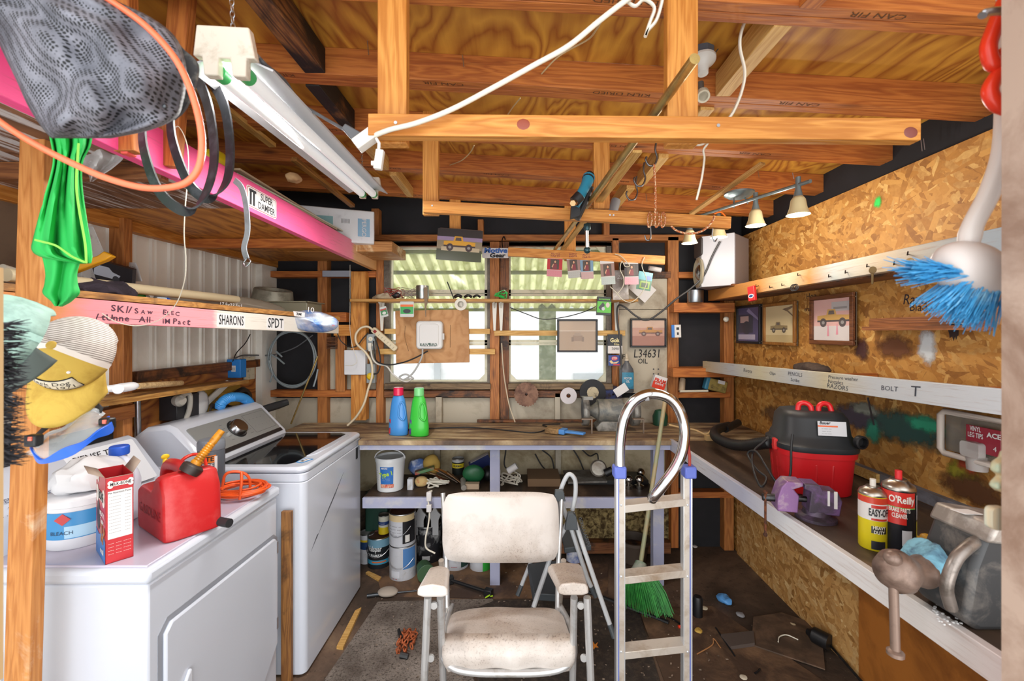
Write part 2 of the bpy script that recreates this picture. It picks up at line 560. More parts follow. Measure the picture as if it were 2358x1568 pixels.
def pslab(name, pts, z0, z1, m, **k):
    b = MB(); poly = []
    for x, y in pts:
        q = PZ(x, y, z1); poly.append((q.x, q.y))
    b.prism(poly, z1 - z0, T3(0, 0, z0)); return struct(b, name, m, **k)
pslab('floor_plywood_sheet', [(1472, 1405), (1640, 1395), (1930, 1590), (1975, 1700), (1575, 1700), (1530, 1568)], .0005, .006, PLYFLOOR)
pslab('floor_hardboard', [(860, 1300), (1190, 1282), (1400, 1300), (1400, 1376), (1140, 1378), (880, 1372)], .0005, .004, paint('#75583f', .7, dirt='#44332a', amt=.55, sc=5, bump=.2))
b = MB(); b.bb((-1.9, -1.6, -.12), (1.9, .1, -.02)); struct(b, 'ground_apron', paint('#a9a69e', .8, dirt='#8b877e', amt=.4, sc=3))

# ------------------------------------------------------------------ roof
RS = -.057                                   # fall of the roof towards the right wall
def rz(X, d=0): return CH + .85 + RS * X + d
b = MB()
b.add([(-1.98, .35, rz(-1.98, .094)), (1.75, .35, rz(1.75, .094)), (1.75, 3.32, rz(1.75, .094)), (-1.98, 3.32, rz(-1.98, .094)),
       (-1.98, .35, rz(-1.98, .112)), (1.75, .35, rz(1.75, .112)), (1.75, 3.32, rz(1.75, .112)), (-1.98, 3.32, rz(-1.98, .112))],
      [(0, 3, 2, 1), (4, 5, 6, 7), (0, 1, 5, 4), (1, 2, 6, 5), (2, 3, 7, 6), (3, 0, 4, 7)])
struct(b, 'ceiling', PLY_CEIL)
RY0 = [1.149, 1.565, 1.977, 2.41, 2.87]
def stamp(st, x, y, z, s, m=None):
    b = MB(); b.text(st, s, frame((x, y, z), (-1, 0, 0.057), (0, -1, 0)), sx=1.5)
    return b
for i, ye in enumerate(RY0):
    M = Matrix.Rotation(math.atan(-RS), 4, 'Y'); M.translation = V((0, ye - .036, rz(0, .047)))
    b = MB(); b.box((0, -.0185, 0), (3.7, .034, .094)); b.box((-.02, .0185, -.001), (3.7, .034, .092))
    o = b.obj('rafter', W_RAFT, bev=.002, kind='structure'); o.matrix_basis = M
    s = MB()
    for j, st in enumerate(('KILN DRIED', 'CAN FIR', 'KILN DRIED', 'CAN FIR')):
        s.text(st, .024, frame((-.95 + j * .62 + .07 * i, -.0185, -.0472), (-1, 0, 0), (0, -1, 0) if False else (0, 1, 0)), sx=1.6, z=.0006)
    q = s.obj('ink_stamp', paint('#5a3718', .8), o)
def between(x, i, h=.07, w=.04, m=W_PALE, d=-.02, x2=None):
    """block between rafters i and i+1, hung a little below them"""
    y0, y1 = RY0[i], RY0[i + 1] - .072
    x2 = x if x2 is None else x2
    return beam('rafter_block', (x, y0, rz(x, h / 2 + d)), (x2, y1, rz(x2, h / 2 + d)), w, h, m, **ST)
between(-.70, 0, .085, .07, W_CHAR, .0); between(-.745, 1, .085, .05, W_CHAR, -.005); between(-.72, 2, .07, .04, W_PALE, -.02); between(-.70, 3, .06, .04, W_PALE, -.02)
between(.70, 0, .08, .05, W_PALE, 0); between(.68, 1, .07, .05, W_PALE, -.01); between(.66, 2, .07, .045, W_PALE, -.02); between(.62, 3, .07, .045, W_PALE, -.02)
beam('rafter_block', (.74, .78, rz(.74, .04)), (.72, 1.08, rz(.72, .04)), .05, .09, W_RAFT, **ST)
# loose strips nailed under the rafters
beam('roof_strip', PZ(455, 200, 2.50), PZ(628, 335, 2.50), .035, .02, W_PALE, **ST)
beam('roof_strip', P(676, 366, 2.0), P(812, 474, 2.55), .03, .02, wood('#a5722f', '#6d4318', '#33200e'), **ST)
# front uprights of the loft, nailed to the first rafters
beam('loft_hanger', P(426, -60, 1.27), P(388, 385, 1.27), .03, .062, W_RAFT, up=(1, 0, 0), **ST)
beam('loft_hanger', P(283, -80, 1.13), P(296, 352, 1.13), .03, .052, W_RAFT, up=(1, 0, 0), **ST)

# three hanging frames that carry boards across the shed
def hang_frame(Yh, hangers, board, wb):
    for (x0, x1, yt, yb) in hangers:
        pbeam('rack_hanger', x0, yt, x1, yb, Yh, Yh + .03, W_BOARD, 'v', **ST)
    (xa, ya, xb, yb2, hpx) = board
    Yb = Yh - .032
    return beam('rack_board', P(xa, ya, Yb), P(xb, yb2, Yb), .03, hpx * Yb / F, wb, **ST)
rb1 = hang_frame(1.05, [(869, 936, -60, 330), (1537, 1608, -60, 332)], (852, 293, 2108, 304, 50), W_BOARD)
rb2 = hang_frame(1.90, [(973, 1009, 255, 494), (1367, 1404, 318, 480)], (976, 477, 1680, 514, 27), W_BOARD)
rb3 = hang_frame(2.86, [(1035, 1060, 420, 560), (1300, 1326, 440, 600)], (1170, 580, 1530, 600, 20), W_BOARD)
for ob, xs in ((rb1, (-.575, .17)), (rb2, (-.62, .14, .155)), ):
    for x in xs:
        b = MB(); b.cyl((x, -.0148, .004), (x, -.0165, .004), .004, 10); b.obj('screw', STEEL, ob)
b = MB(); b.ball((-.28, -.0143, .003), (.017, .0018, .014)); b.obj('knot', paint('#8a3f2a', .5), rb1)
b = MB(); b.ball((.615, -.0143, -.008), (.018, .0018, .014)); b.obj('knot', paint('#7b3f37', .5), rb1)

# ------------------------------------------------------------------ back wall
b = MB()
for r in ((-1.95, 0, -.98, 2.68), (.74, 0, 1.7, 2.62), (-.98, 2.28, .74, 2.66)):
    b.bb((r[0], 3.20, r[1]), (r[2], 3.22, r[3]))
b.bb((-.98, 3.20, 0), (.74, 3.22, 1.21)); b.bb((-.21, 3.20, 1.2), (-.07, 3.22, 2.3))
struct(b, 'wall_back', FELT)
Yf, Yb_ = 3.13, 3.20
S1 = lambda *a, m=W_STUD, ax='h', n='wall_stud', y0=Yf, y1=Yb_: pbeam(n, *a, y0, y1, m, ax, **ST)
S1(850, 540, 1702, 554, n='top_plate'); S1(872, 557, 1420, 567, m=W_DARK, n='header', y0=3.14)
S1(855, 480, 872, 541, ax='v'); S1(1100, 505, 1113, 541, ax='v'); S1(1390, 505, 1404, 541, ax='v'); S1(1000, 478, 1700, 491, n='top_plate', y0=3.16)
S1(731, 560, 753, 989, ax='v'); S1(866, 560, 883, 990, ax='v'); S1(612, 620, 622, 990, ax='v')
S1(1410, 548, 1425, 905, ax='v'); S1(1538, 545, 1563, 1262, ax='v'); S1(1668, 545, 1690, 1268, ax='v')
S1(1128, 556, 1150, 978, ax='v', m=W_STUD); S1(1152, 556, 1172, 978, ax='v', m=W_DARK)
S1(1003, 912, 1017, 978, ax='v', m=BEIGE); S1(1278, 905, 1290, 978, ax='v', m=BEIGE)
pbeam('wall_post', 808, 625, 842, 968, 3.06, 3.13, W_BOARD, 'v', **ST)
pbeam('wall_cleat', 772, 772, 794, 902, 3.11, 3.15, W_STUD, 'v', **ST)
for r in ((600, 624, 865, 638), (620, 899, 866, 914), (1448, 625, 1545, 640), (1562, 626, 1612, 640), (1562, 903, 1682, 916), (1562, 1133, 1690, 1147), (690, 563, 866, 574)):
    pbeam('wall_block', *r, 3.12, 3.20, W_DARK if r[0] == 1448 else W_RAFT, **ST)
for r in ((1552, 697, 1692, 719), (1550, 848, 1694, 869), (713, 719, 797, 741)):
    pbeam('wall_block', *r, 3.03, 3.20, W_RAFT, **ST)
pbeam('wall_block', 768, 748, 810, 773, 3.07, 3.13, W_BOARD, **ST)
pbeam('vent_strip', 742, 623, 808, 637, 3.10, 3.12, paint('#9aa0ae', .5), **ST)
# white hardboard sheets
b = MB()
pbox(b, 622, 916, 731, 990, 3.185, 3.2); pbox(b, 753, 916, 866, 990, 3.185, 3.2); pbox(b, 753, 800, 866, 900, 3.185, 3.2); pbox(b, 883, 916, 1545, 980, 3.185, 3.2)
pbox(b, 1425, 641, 1538, 712, 3.15, 3.16); pbox(b, 1425, 713, 1538, 905, 3.15, 3.16)
struct(b, 'wall_back_hardboard', BEIGE, bev=.002)
b = MB(); pbox(b, 700, 1020, 1545, 1130, 3.19, 3.2); struct(b, 'wall_back_panel', paint('#c2b596', .7, dirt='#8d7a58', amt=.35, sc=4))
pbeam('wall_stud', 1000, 1030, 1013, 1130, 3.15, 3.19, BEIGE, 'v', **ST); pbeam('wall_stud', 1279, 1030, 1292, 1130, 3.15, 3.19, BEIGE, 'v', **ST)
b = MB(); pbox(b, 700, 1131, 1280, 1290, 3.19, 3.2, 0); struct(b, 'wall_back_base', paint('#6a5a45', .8, dirt='#3a2f25', amt=.5, sc=4))
b = MB(); pbox(b, 1292, 1160, 1545, 1252, 3.12, 3.185)
struct(b, 'wall_insulation', paint('#b7a06a', .95, dirt='#4d3a1e', amt=.55, sc=30, bump=1))
pbeam('wall_stud', 1546, 1040, 1562, 1262, 3.06, 3.12, W_RAFT, 'v', **ST); pbeam('wall_stud', 866, 1150, 878, 1270, 3.12, 3.18, W_RAFT, 'v', **ST)
pbeam('wall_stud', 1283, 1150, 1296, 1262, 3.12, 3.18, W_RAFT, 'v', **ST)
pbeam('floor_plate', 1280, 1250, 1545, 1275, 3.05, 3.19, W_DARK, **ST)
# sills under the windows
for x0, x1 in ((884, 1130), (1170, 1412)):
    pbeam('window_sill', x0, 884, x1, 897, 3.10, 3.2, W_GREY, **ST); pbeam('window_apron', x0, 899, x1, 915, 3.13, 3.2, W_DARK, **ST)

# windows
FRAMEM = paint('#6e6458', .6, dirt='#3c342c', amt=.4, sc=8)
SASHM = paint('#cfcbb2', .45, dirt='#9d997e', amt=.3, sc=10)
GLASS = paint('#eef2f2', .05, alpha=.10)
def window(name, x0, x1):
    y0, y1 = 568, 880
    b = MB()
    pbox(b, x0 - 13, y0 - 10, x0, y1 + 6, 3.14, 3.24); pbox(b, x1, y0 - 10, x1 + 11, y1 + 6, 3.14, 3.24)
    pbox(b, x0, y1, x1, y1 + 7, 3.14, 3.24); pbox(b, x0, y0 - 11, x1, y0 - 2, 3.14, 3.24)
    w = struct(b, name, FRAMEM)
    s = MB()
    for r in ((x0, y0, x0 + 6, y1), (x1 - 6, y0, x1, y1), (x0, y0, x1, y0 + 5), (x0, y1 - 5, x1, y1), (x0, 667, x1, 675), (x0, 676, x1, 681), (x0, 783, x1, 789), (x0, 790, x1, 795)):
        pbox(s, *r, 3.17, 3.20)
    for (cx, cy, sx, sy) in ((x0, y0, 1, 1), (x1, y0, -1, 1), (x0, y1, 1, -1), (x1, y1, -1, -1)):
        q = [P(cx, cy, 3.16), P(cx + 25 * sx, cy, 3.16), P(cx, cy + 25 * sy, 3.16)]
        s.prism([(p.x, p.z) for p in q], .02, frame((0, 3.18, 0), (1, 0, 0), (0, 0, 1)))
    so = s.obj('window_sash', SASHM, w)
    g = MB(); pbox(g, x0 + 3, y0 + 3, x1 - 3, y1 - 3, 3.205, 3.209); g.obj('window_pane', GLASS, w)
window('window_1', 897, 1122); window('window_2', 1170, 1397)
for r in ((885, 757, 1128, 769), (872, 803, 1140, 816), (1138, 761, 1440, 773)):
    pbeam('window_batten', *r, 3.10, 3.125, W_PALE, **ST)

# outside the windows: a corrugated awning on battens over a white yard
t = NT('mossy_translucent_sheet')
co = t.coord((1, 1, 1), rnd=False)
mo = t.ramp(t.noise(t.coord((3, 1.2, 1), rnd=False), 3.5, 8, .7, .3), [(.5, 0.0), (.68, 1.0)])
sx_ = t.n('SeparateXYZ'); t.l(co, sx_.inputs[0])
rib_ = t.ramp(t.math('SINE', t.math('MULTIPLY', sx_.outputs[0], 2 * pi / .105)), [(.0, 1.0), (.35, 0.0)])
col = t.mix(t.math('MULTIPLY', mo, .65), t.mix(t.math('MULTIPLY', rib_, .6), '#ecedcf', '#b9bb7c'), '#98a03c')
t.out(col, .5); AWN = t.mat
trn = t.n('BsdfTranslucent'); mxs = t.n('MixShader'); mxs.inputs[0].default_value = .55
t.l(col, trn.inputs['Color']); t.l(t.b.outputs[0], mxs.inputs[1]); t.l(trn.outputs[0], mxs.inputs[2])
t.l(mxs.outputs[0], t.t.nodes['Material Output'].inputs[0])
ya, za, yb, zb = 3.42, 2.26, 4.55, 1.83
b = MB()
def awn(u, v):
    x = -1.9 + 3.6 * u; y = ya + (yb - ya) * v
    return (x, y, za + (zb - za) * v + .022 * sin(x * 2 * pi / .105))
b.grid(awn, 400, 4)
b.obj('awning', AWN, kind='structure', solid=.003)
for v in (.02, .3, .63, .96):
    y = ya + (yb - ya) * v; z = za + (zb - za) * v - .035
    beam('awning_batten', (-1.9, y, z), (1.7, y, z), .04, .03, paint('#7f8a30', .8, dirt='#5c6630', amt=.5, sc=8), **ST)
b = MB(); b.bb((-4, 3.4, -.12), (4, 9, -.02)); struct(b, 'ground_outside', paint('#e6e6e2', .8, dirt='#bfc0b8', amt=.3, sc=1.2))
b = MB(); b.bb((-4, 7.2, 0), (4, 7.3, 2.0)); struct(b, 'wall_outside', paint('#e9eaea', .7, dirt='#c9cccb', amt=.3, sc=1.5))
b = MB(); b.bb((-4, 7.1, 2.0), (4, 7.3, 2.05)); b.bb((-1.4, 7.15, .3), (-1.3, 7.2, 1.7)); b.bb((.9, 7.15, .2), (1.4, 7.2, .9)); struct(b, 'trim_outside', paint('#a9aeb0', .7))
a = P(1242, 700, 4.5); c = P(1280, 900, 4.5)
b = MB(); b.bb((a.x, 4.5, 0), (c.x, 4.6, 1.9)); struct(b, 'awning_post', paint('#a8b08f', .8, dirt='#6f7d4a', amt=.6, sc=14))

# ------------------------------------------------------------------ right wall
b = MB(); b.bb((1.572, .3, 0), (1.59, 3.2, 2.255)); struct(b, 'wall_right', OSB_WALL)
b = MB(); b.bb((1.64, .3, 0), (1.66, 3.22, 2.5)); struct(b, 'wall_right_sheathing', FELT)
HARDB = paint('#a9682c', .4, dirt='#5d3015', amt=.42, sc=2.2)
b = MB(); b.bb((1.553, .3, 0), (1.571, 1.985, .87)); struct(b, 'wall_right_hardboard', HARDB)
b = MB(); b.bb((1.556, 1.985, 0), (1.571, 3.1, .9)); struct(b, 'wall_right_lower_panel', OSB_LOW)
# sprayed paint marks on the strand board (their own shapes)
def splat(name, X, pts, z_amp, mats, seed=0):
    pass
def spot_paint(name, x, y, w, h, hx, rim=None, X=1.5715, rot=0, soft=.35):
    """soft-edged spray mark: an alpha-masked film on the wall"""
    k = NT('spray_' + hx.strip('#'))
    tc = k.n('TexCoord'); sp = k.n('VectorMath', operation='LENGTH'); mp = k.n('Mapping')
    k.l(tc.outputs['Object'], mp.inputs[0]); mp.inputs['Scale'].default_value = (1, 2 / w, 2 / h)
    k.l(mp.outputs[0], sp.inputs[0])
    nz = k.noise(tc.outputs['Object'], 26, 6, .65)
    d = k.math('ADD', sp.outputs['Value'], k.math('MULTIPLY', k.math('SUBTRACT', nz, .5), 1.1))
    a = k.ramp(d, [(.45, .95), (.95, 0.0)])
    k.out(hx, .5); k.l(a, k.b.inputs['Alpha'])
    p = PX(x, y, X)
    b = MB(); b.face([(-w * .75, -h * .75), (w * .75, -h * .75), (w * .75, h * .75), (-w * .75, h * .75)], frame((0, 0, 0), (0, -1, 0), (0, 0, 1)))
    o = b.obj(name, k.mat, smooth=0); o.location = (p.x - .0012 - .0001 * spot_paint.n, p.y, p.z); spot_paint.n += 1
    o['kind'] = 'structure'
spot_paint.n = 0
for a in ((2022, 466, .05, .06, '#2fd25a'), (2135, 800, .09, .16, '#cfd6da'), (2075, 985, .55, .17, '#2b4b46'), (1970, 960, .34, .14, '#4a4250'), (2010, 995, .10, .12, '#2f8f74'), (2130, 975, .2, .08, '#2f9a76'), (1990, 940, .2, .07, '#8f9488'),
          (2215, 1085, .13, .1, '#8f8a2a'), (2230, 1065, .09, .1, '#a5442c'), (2060, 800, .22, .12, '#6b3f22'), (1985, 805, .1, .12, '#4f2f2c'), (1800, 960, .5, .14, '#77573a'), (2240, 1130, .3, .12, '#5a3a22')):
    spot_paint('paint_mark', *a)
# dark paint run below the little shelf
b = MB(); q = PX(2195, 763, 1.5708)
b.prism([(-.02, .01), (.02, .01), (.019, -.014), (.014, -.018), (.011, -.03), (.007, -.016), (.002, -.034), (-.003, -.018), (-.012, -.024), (-.014, -.008)], .001, frame(q, (0, -1, 0), (0, 0, 1)))
struct(b, 'paint_run', paint('#2b1a1c', .5))

# ------------------------------------------------------------------ left wall
WM = paint('#eceae3', .4, dirt='#d6d2c6', amt=.3, sc=3)
b = MB(); ys = []
y = .3
prof = []
while y < 3.19:
    for dy, dx in ((0, 0), (.055, 0), (.060, .012), (.070, .012), (.075, 0), (.085, 0), (.090, .008), (.098, .008), (.103, 0)):
        prof.append((y + dy, dx))
    y += .112
b.grid(lambda u, v: (-1.83 + prof[round(u * (len(prof) - 1))][1], prof[round(u * (len(prof) - 1))][0], v * 2.62), len(prof) - 1, 1)
struct(b, 'wall_left', WM, smooth=0)
b = MB(); b.bb((-1.86, .3, 0), (-1.845, 3.25, 2.64)); struct(b, 'wall_left_backing', FELT)
a, c = P(578, 700, 3.12), P(622, 700, 3.12)
b = MB(); b.bb((-1.83, 3.02, 0), (-1.785, 3.2, 2.2)); struct(b, 'trim_corner', WM)
b = MB(); b.bb((-1.815, 2.02, .55), (-1.80, 2.97, 1.345)); struct(b, 'wall_left_plywood', PLY_LEFT)
b = MB(); b.bb((-1.815, .3, 1.6), (-1.80, 1.62, 2.1)); struct(b, 'wall_left_hardboard', paint('#6f5a48', .5, dirt='#57453a', amt=.4, sc=3))
b = MB(); b.bb((-1.81, 1.3, .6), (-1.80, 1.95, 1.25)); struct(b, 'wall_left_felt', FELT)
beam('wall_stud', (-1.79, 1.95, 0), (-1.79, 1.95, 2.3), .07, .045, W_STUD, up=(0, 1, 0), **ST)
beam('wall_block', PX(120, 985, -1.765), PX(296, 945, -1.765), .06, .06, W_STUD, **ST)
# loft ledger on the left wall and its underside
beam('loft_ledger', PX(-80, 415, -1.80), PX(645, 608, -1.80), .05, .075, W_BOARD, **ST)
beam('wall_block', (-1.80, 2.02, 1.37), (-1.80, 2.98, 1.37), .05, .05, W_DARK, **ST)

# door jambs of the opening the photograph is taken through
JM = paint('#b39c8c', .6, dirt='#8a6f5e', amt=.45, sc=7)
b = MB(); b.bb((1.111 * .53, .503, 0), (.72, .53, 2.3)); struct(b, 'trim_1', JM)
b = MB(); b.bb((-.70, .50, 1.15), (-1.187 * .54, .54, 1.66)); struct(b, 'trim_2', paint('#c9a87a', .6))
# ================================================================== helpers for this side
def fL(x, y, X): return frame(PX(x, y, X), (0, 1, 0), (0, 0, 1))      # on the left wall, facing the room
def fR(x, y, X): return frame(PX(x, y, X), (0, -1, 0), (0, 0, 1))     # on the right wall
def fB(x, y, Y): return frame(P(x, y, Y), (1, 0, 0), (0, 0, 1))       # on the back wall
def lwbox(b, x0, y0, x1, y1, X, t, mi=None):
    a, c = PX(x0, (y0 + y1) / 2, X), PX(x1, (y0 + y1) / 2, X)
    Ym = (a.y + c.y) / 2
    return b.bb((X, a.y, CH + (CY - y0) * Ym / F), (X + t, c.y, CH + (CY - y1) * Ym / F), mi)
def noisev(p, s, seed=0):
    from mathutils import noise
    return noise.noise_vector((p + V((seed * 3.7, seed * 1.3, seed * 2.1))) * s)
def lumpmesh(c, r, amp=.25, fr=12, seed=0, n=28, m=18, flat=None, M=None):
    """crumpled soft lump; flat: z below which it is pressed flat"""
    b = MB(); b.ball((0, 0, 0), 1, n, m)
    o = []
    for v in b.v:
        q = V((v.x * r[0], v.y * r[1], v.z * r[2]))
        d = noisev(q, fr, seed) * amp * min(r) + noisev(q, fr * 2.3, seed + 5) * amp * .45 * min(r)
        q = q + d
        if M: q = M @ q
        q = q + V(c)
        if flat is not None and q.z < flat: q.z = flat
        o.append(q)
    b.v = o
    return b
def sheet(rows, Yfn, nu=24, k=6, fold=(.0, 5, 0)):
    """cloth hanging: rows [(y, xl, xr)] in photograph pixels, Yfn(u, v) its distance"""
    ys = [r[0] for r in rows]
    sp = spl([V((r[0], r[1], r[2])) for r in rows], k)
    N = len(sp) - 1
    def f(v, u):
        r = sp[round(v * N)]
        x = r.y + (r.z - r.y) * u
        return P(x, r.x, Yfn(u, v))
    b = MB(); b.grid(f, N, nu)
    return b

# ================================================================== foreground post, loft
o = beam('post', P(37, 2132, 1.155), P(90, 318, 1.155), .034, .066, wood('#c98a4a', '#a8672c', '#6b3413', dirt='#d9c6ab', amt=.12, dsc=2), up=(1, 0, 0),
     label='bare timber post standing in front of the white dryer', cat='post')
b = MB(); b.text('SELECT', .016, T3(.72, -.0172, 0) @ RX(90) @ RZ(90), sx=1.3); b.obj('ink_stamp', paint('#5a3a20', .8), o)

def loft_mat(stops, sc=1):
    """timber painted in bands along its own length: stops [(x, colour)]"""
    t = NT('painted_board')
    tc = t.n('TexCoord'); sx = t.n('SeparateXYZ'); t.l(tc.outputs['Object'], sx.inputs[0])
    nz = t.noise(t.coord((3, 22, 22)), 3, 6, .65)
    x = t.math('ADD', sx.outputs[0], t.math('MULTIPLY', t.math('SUBTRACT', nz, .5), .07))
    lo, hi = stops[0][0], stops[-1][0]
    fac = t.math('DIVIDE', t.math('SUBTRACT', x, lo), hi - lo)
    col = t.ramp(fac, [((p - lo) / (hi - lo), c) for p, c in stops])
    g = t.noise(t.coord((2, 40, 40)), 3, 5, .65)
    col = t.mix(t.ramp(g, [(.52, 0.0), (.72, .55)]), col, '#ffffff', 'OVERLAY') if False else t.mix(t.ramp(g, [(.55, 0.0), (.75, .5)]), col, '#8a5a3a')
    t.out(col, .55, bump=g, bs=.2, bd=.004)
    return t.mat
A, B = P(-330, -10, .687), P(862, 604, 3.11)
PINK = loft_mat([(-1.3, '#ea3f86'), (.35, '#ec5f92'), (.75, '#e88aa4'), (.80, '#d8a87c'), (1.3, '#c78a45')])
o = beam('loft_beam', A, B, .034, .118, PINK, **ST)
LB = o
PINKSTUB = paint('#e8564a', .5)
b = MB(); b.bb((-1.80, 1.78, 2.088), (-1.055, 3.1, 2.102)); struct(b, 'loft_deck', PLY_LOFT)
b = MB(); b.bb((-1.80, .45, 2.086), (-1.055, 1.775, 2.102)); struct(b, 'loft_deck', plywood('#8a6044', '#5c3a26', '#3e261a', 'y', 10, 1, .6, streak='#b9b4b4', lo=.45))
beam('loft_joist', (-1.80, 2.35, 2.06), (-1.06, 2.35, 2.06), .03, .05, W_RAFT, **ST)
beam('loft_joist', (-1.80, 1.30, 2.06), (-1.06, 1.30, 2.06), .03, .05, W_DARK, **ST)
b = MB(); b.bb((-1.45, 2.72, 2.085), (-.795, 3.05, 2.15)); b.obj('loft_plank', wood('#c79255', '#97622e', '#53301a', dirt='#e0c9a0', amt=.2), bev=.002, kind='structure')
# sticker on the pink beam
st = thing('sticker', 'white SUPER DAMPER sticker on the pink loft beam', 'sticker', M=LB.matrix_basis @ T3(-.165, -.0175, -.002) @ RX(90))
b = MB(); b.rbox((0, 0, 0), (.20, .082, .002), .012); b.obj('backing', PAPER, st)
b = MB(); b.rbox((0, 0, .0), (.193, .075, .0026), .010); b.obj('red_border', paint('#b3332f', .5), st)
b = MB(); b.rbox((0, 0, .0), (.188, .070, .0032), .009); b.obj('face', PAPER, st)
b = MB(); b.text('SUPER\nDAMPER', .038, T3(.028, 0, .0012), bold=.02, fit=.115); b.bb((-.085, .02, .0012), (-.042, .03, .002)); b.bb((-.082, -.03, .0012), (-.070, .02, .002)); b.bb((-.062, -.03, .0012), (-.050, .02, .002)); b.obj('lettering', INK, st)

# ------------------------------------------------------------------ pushed-in wedge between the hangers
b = MB(); b.box(PX(296, 332, -1.02), (.02, .03, .06)); b.thing('wood_wedge', 'short red stub of wood nailed on the pink loft beam', 'wood block', PINKSTUB, bev=.004)

# ================================================================== on the loft
bx = thing('flooring_carton', 'white and teal PERGO flooring carton in plastic wrap on the loft', 'box', M=T3(*P(775, 556, 2.62)) @ RZ(20))
L_, W_, H_ = .34, .24, .20
b = MB(); b.bb((-.30, 0, 0), (0, .30, H_)); b.bb((0, 0, 0), (W_, .30, H_)); b.v = b.v[:]; 
b = MB(); b.bb((-.27, 0, 0), (.215, .22, H_)); b.obj('carton', paint('#d9dce0', .4, dirt='#b9bdc4', amt=.2, sc=20), bx, bev=.004)
b = MB(); b.bb((-.268, -.001, .03), (-.02, .0, .15)); b.obj('teal_print', paint('#5fa3a8', .4), bx)
b = MB(); b.bb((.12, -.001, .04), (.19, 0, .15)); b.obj('blue_print', paint('#6fa6c8', .4), bx)
b = MB(); b.text('PERGO', .035, T3(.155, -.0012, .095) @ RX(90) @ RZ(-90), bold=.01); b.text('E  E  E', .05, T3(-.18, -.0012, .1) @ RX(90)); b.text('|||||||', .03, T3(.05, -.0012, .13) @ RX(90), mi=1); b.obj('lettering', [PAPER, INK], bx)
b = MB(); b.bb((-.275, -.004, -.004), (.22, .225, H_ + .004)); b.obj('plastic_wrap', paint('#ffffff', .15, alpha=.12), bx, bev=.012)
sh_cols = ['#b9c3a8', '#cfcab4', '#a9b8a4', '#c9b9a0', '#d4d6c4', '#b9a68a']
for i, c in enumerate(sh_cols):
    b = MB(); z = 2.15 + i * .011
    b.box((-1.16 + random.uniform(-.015, .015), 2.12 + random.uniform(-.06, .06), z), (.17, .95, .008), random.uniform(-2, 2))
    lab = ['palest green', 'cream', 'grey green', 'tan', 'off-white', 'brown'][i]
    b.thing('flooring_plank', '%s flooring plank in the loose stack on the loft edge' % lab, 'plank', paint(c, .6), 'flooring planks on the loft', bev=.001)
b = lumpmesh(P(492, 372, 1.62), (.05, .06, .035), .35, 22, 3); b.thing('yellow_bag', 'crumpled yellow plastic bag on the loft behind the belts', 'bag', paint('#d8c21e', .4))
b = lumpmesh(P(675, 392 + 18, 1.95), (.03, .04, .02), .4, 30, 4); b.thing('brown_rag', 'small tan crumpled paper on the loft edge beside the stacked planks', 'paper', paint('#b8946a', .8))
pts = spl([P(200, 350, 1.16), P(222, 356, 1.2), P(250, 372, 1.2), P(282, 372, 1.2)], 5)
b = sheet([(338, 190, 262), (360, 188, 285), (385, 190, 262), (405, 205, 232), (418, 207, 214)], lambda u, v: 1.22 + .02 * sin(9 * u + 3 * v), 14)
b.thing('plastic_bag', 'clear plastic bag hanging under the near end of the loft', 'bag', paint('#dcdcdc', .12, alpha=.45), solid=.001)

# ================================================================== hanging at the door end
# sun hat of black mesh
CLOTH = NT('perforated_mesh_cloth')
tc = CLOTH.n('TexCoord'); mp = CLOTH.n('Mapping'); mp.inputs['Scale'].default_value = (205, 85, 205); mp.inputs['Rotation'].default_value = (0, R(38), 0)
CLOTH.l(tc.outputs['Object'], mp.inputs[0])
vo = CLOTH.n('TexVoronoi', feature='F1'); vo.inputs['Randomness'].default_value = .12; vo.inputs['Scale'].default_value = 1; CLOTH.l(mp.outputs[0], vo.inputs['Vector'])
dots = CLOTH.ramp(vo.outputs['Distance'], [(.34, 1.0), (.46, 0.0)])
dirt = CLOTH.noise(CLOTH.coord((1, 1, 1)), 16, 5)
base = CLOTH.ramp(dirt, [(.35, '#4b4c54'), (.65, '#7c7c85')])
CLOTH.out(CLOTH.mix(dots, base, '#0d0d10'), .7, bump=dots, bs=.3)
hat = thing('sun_hat', 'dark grey perforated mesh sun hat hanging beside the doorway', 'hat', P(230, 318, .66))
rows = [(-140, -190, 120), (-60, -150, 160), (0, -75, 262), (40, -45, 345), (85, -10, 402), (140, 18, 425), (190, 42, 428), (235, 62, 420), (270, 82, 405), (298, 102, 345), (317, 118, 255)]
def hatY(u, v):
    e = (4 * u * (1 - u)) ** .5 * (4 * min(v, .999) * (1 - min(v, .999))) ** .3
    wr = .012 * sin(7 * u + 15 * v) + .010 * sin(17 * u - 9 * v + 1) + .016 * max(0, sin(9 * (u * .9 + v) - 1)) ** 3
    return .66 - .07 * e - wr * e
b = sheet(rows, hatY, 44, 5); b.obj('crown', CLOTH.mat, hat, w=True, smooth=80, solid=.002)
b = sheet(rows[2:], lambda u, v: .68 + .05 * (4 * u * (1 - u)), 20, 4); b.obj('crown_back', paint('#1a1a1e', .8), hat, w=True, smooth=80)
q = [P(395, 100, .70), P(428, 118, .70), P(458, 150, .70), P(452, 200, .70), P(432, 248, .70), P(412, 270, .70), P(398, 262, .70)]
b = MB(); b.prism([(p.x, p.z) for p in spl(q, 4, True)], .004, frame((0, .70, 0), (1, 0, 0), (0, 0, 1))); b.obj('brim', paint('#4c4b4c', .8, dirt='#8a857c', amt=.3, sc=40), hat, w=True)
b = MB(); b.ball(P(380, 245, .612), .0035); b.obj('snap', DKSTEEL, hat, w=True)
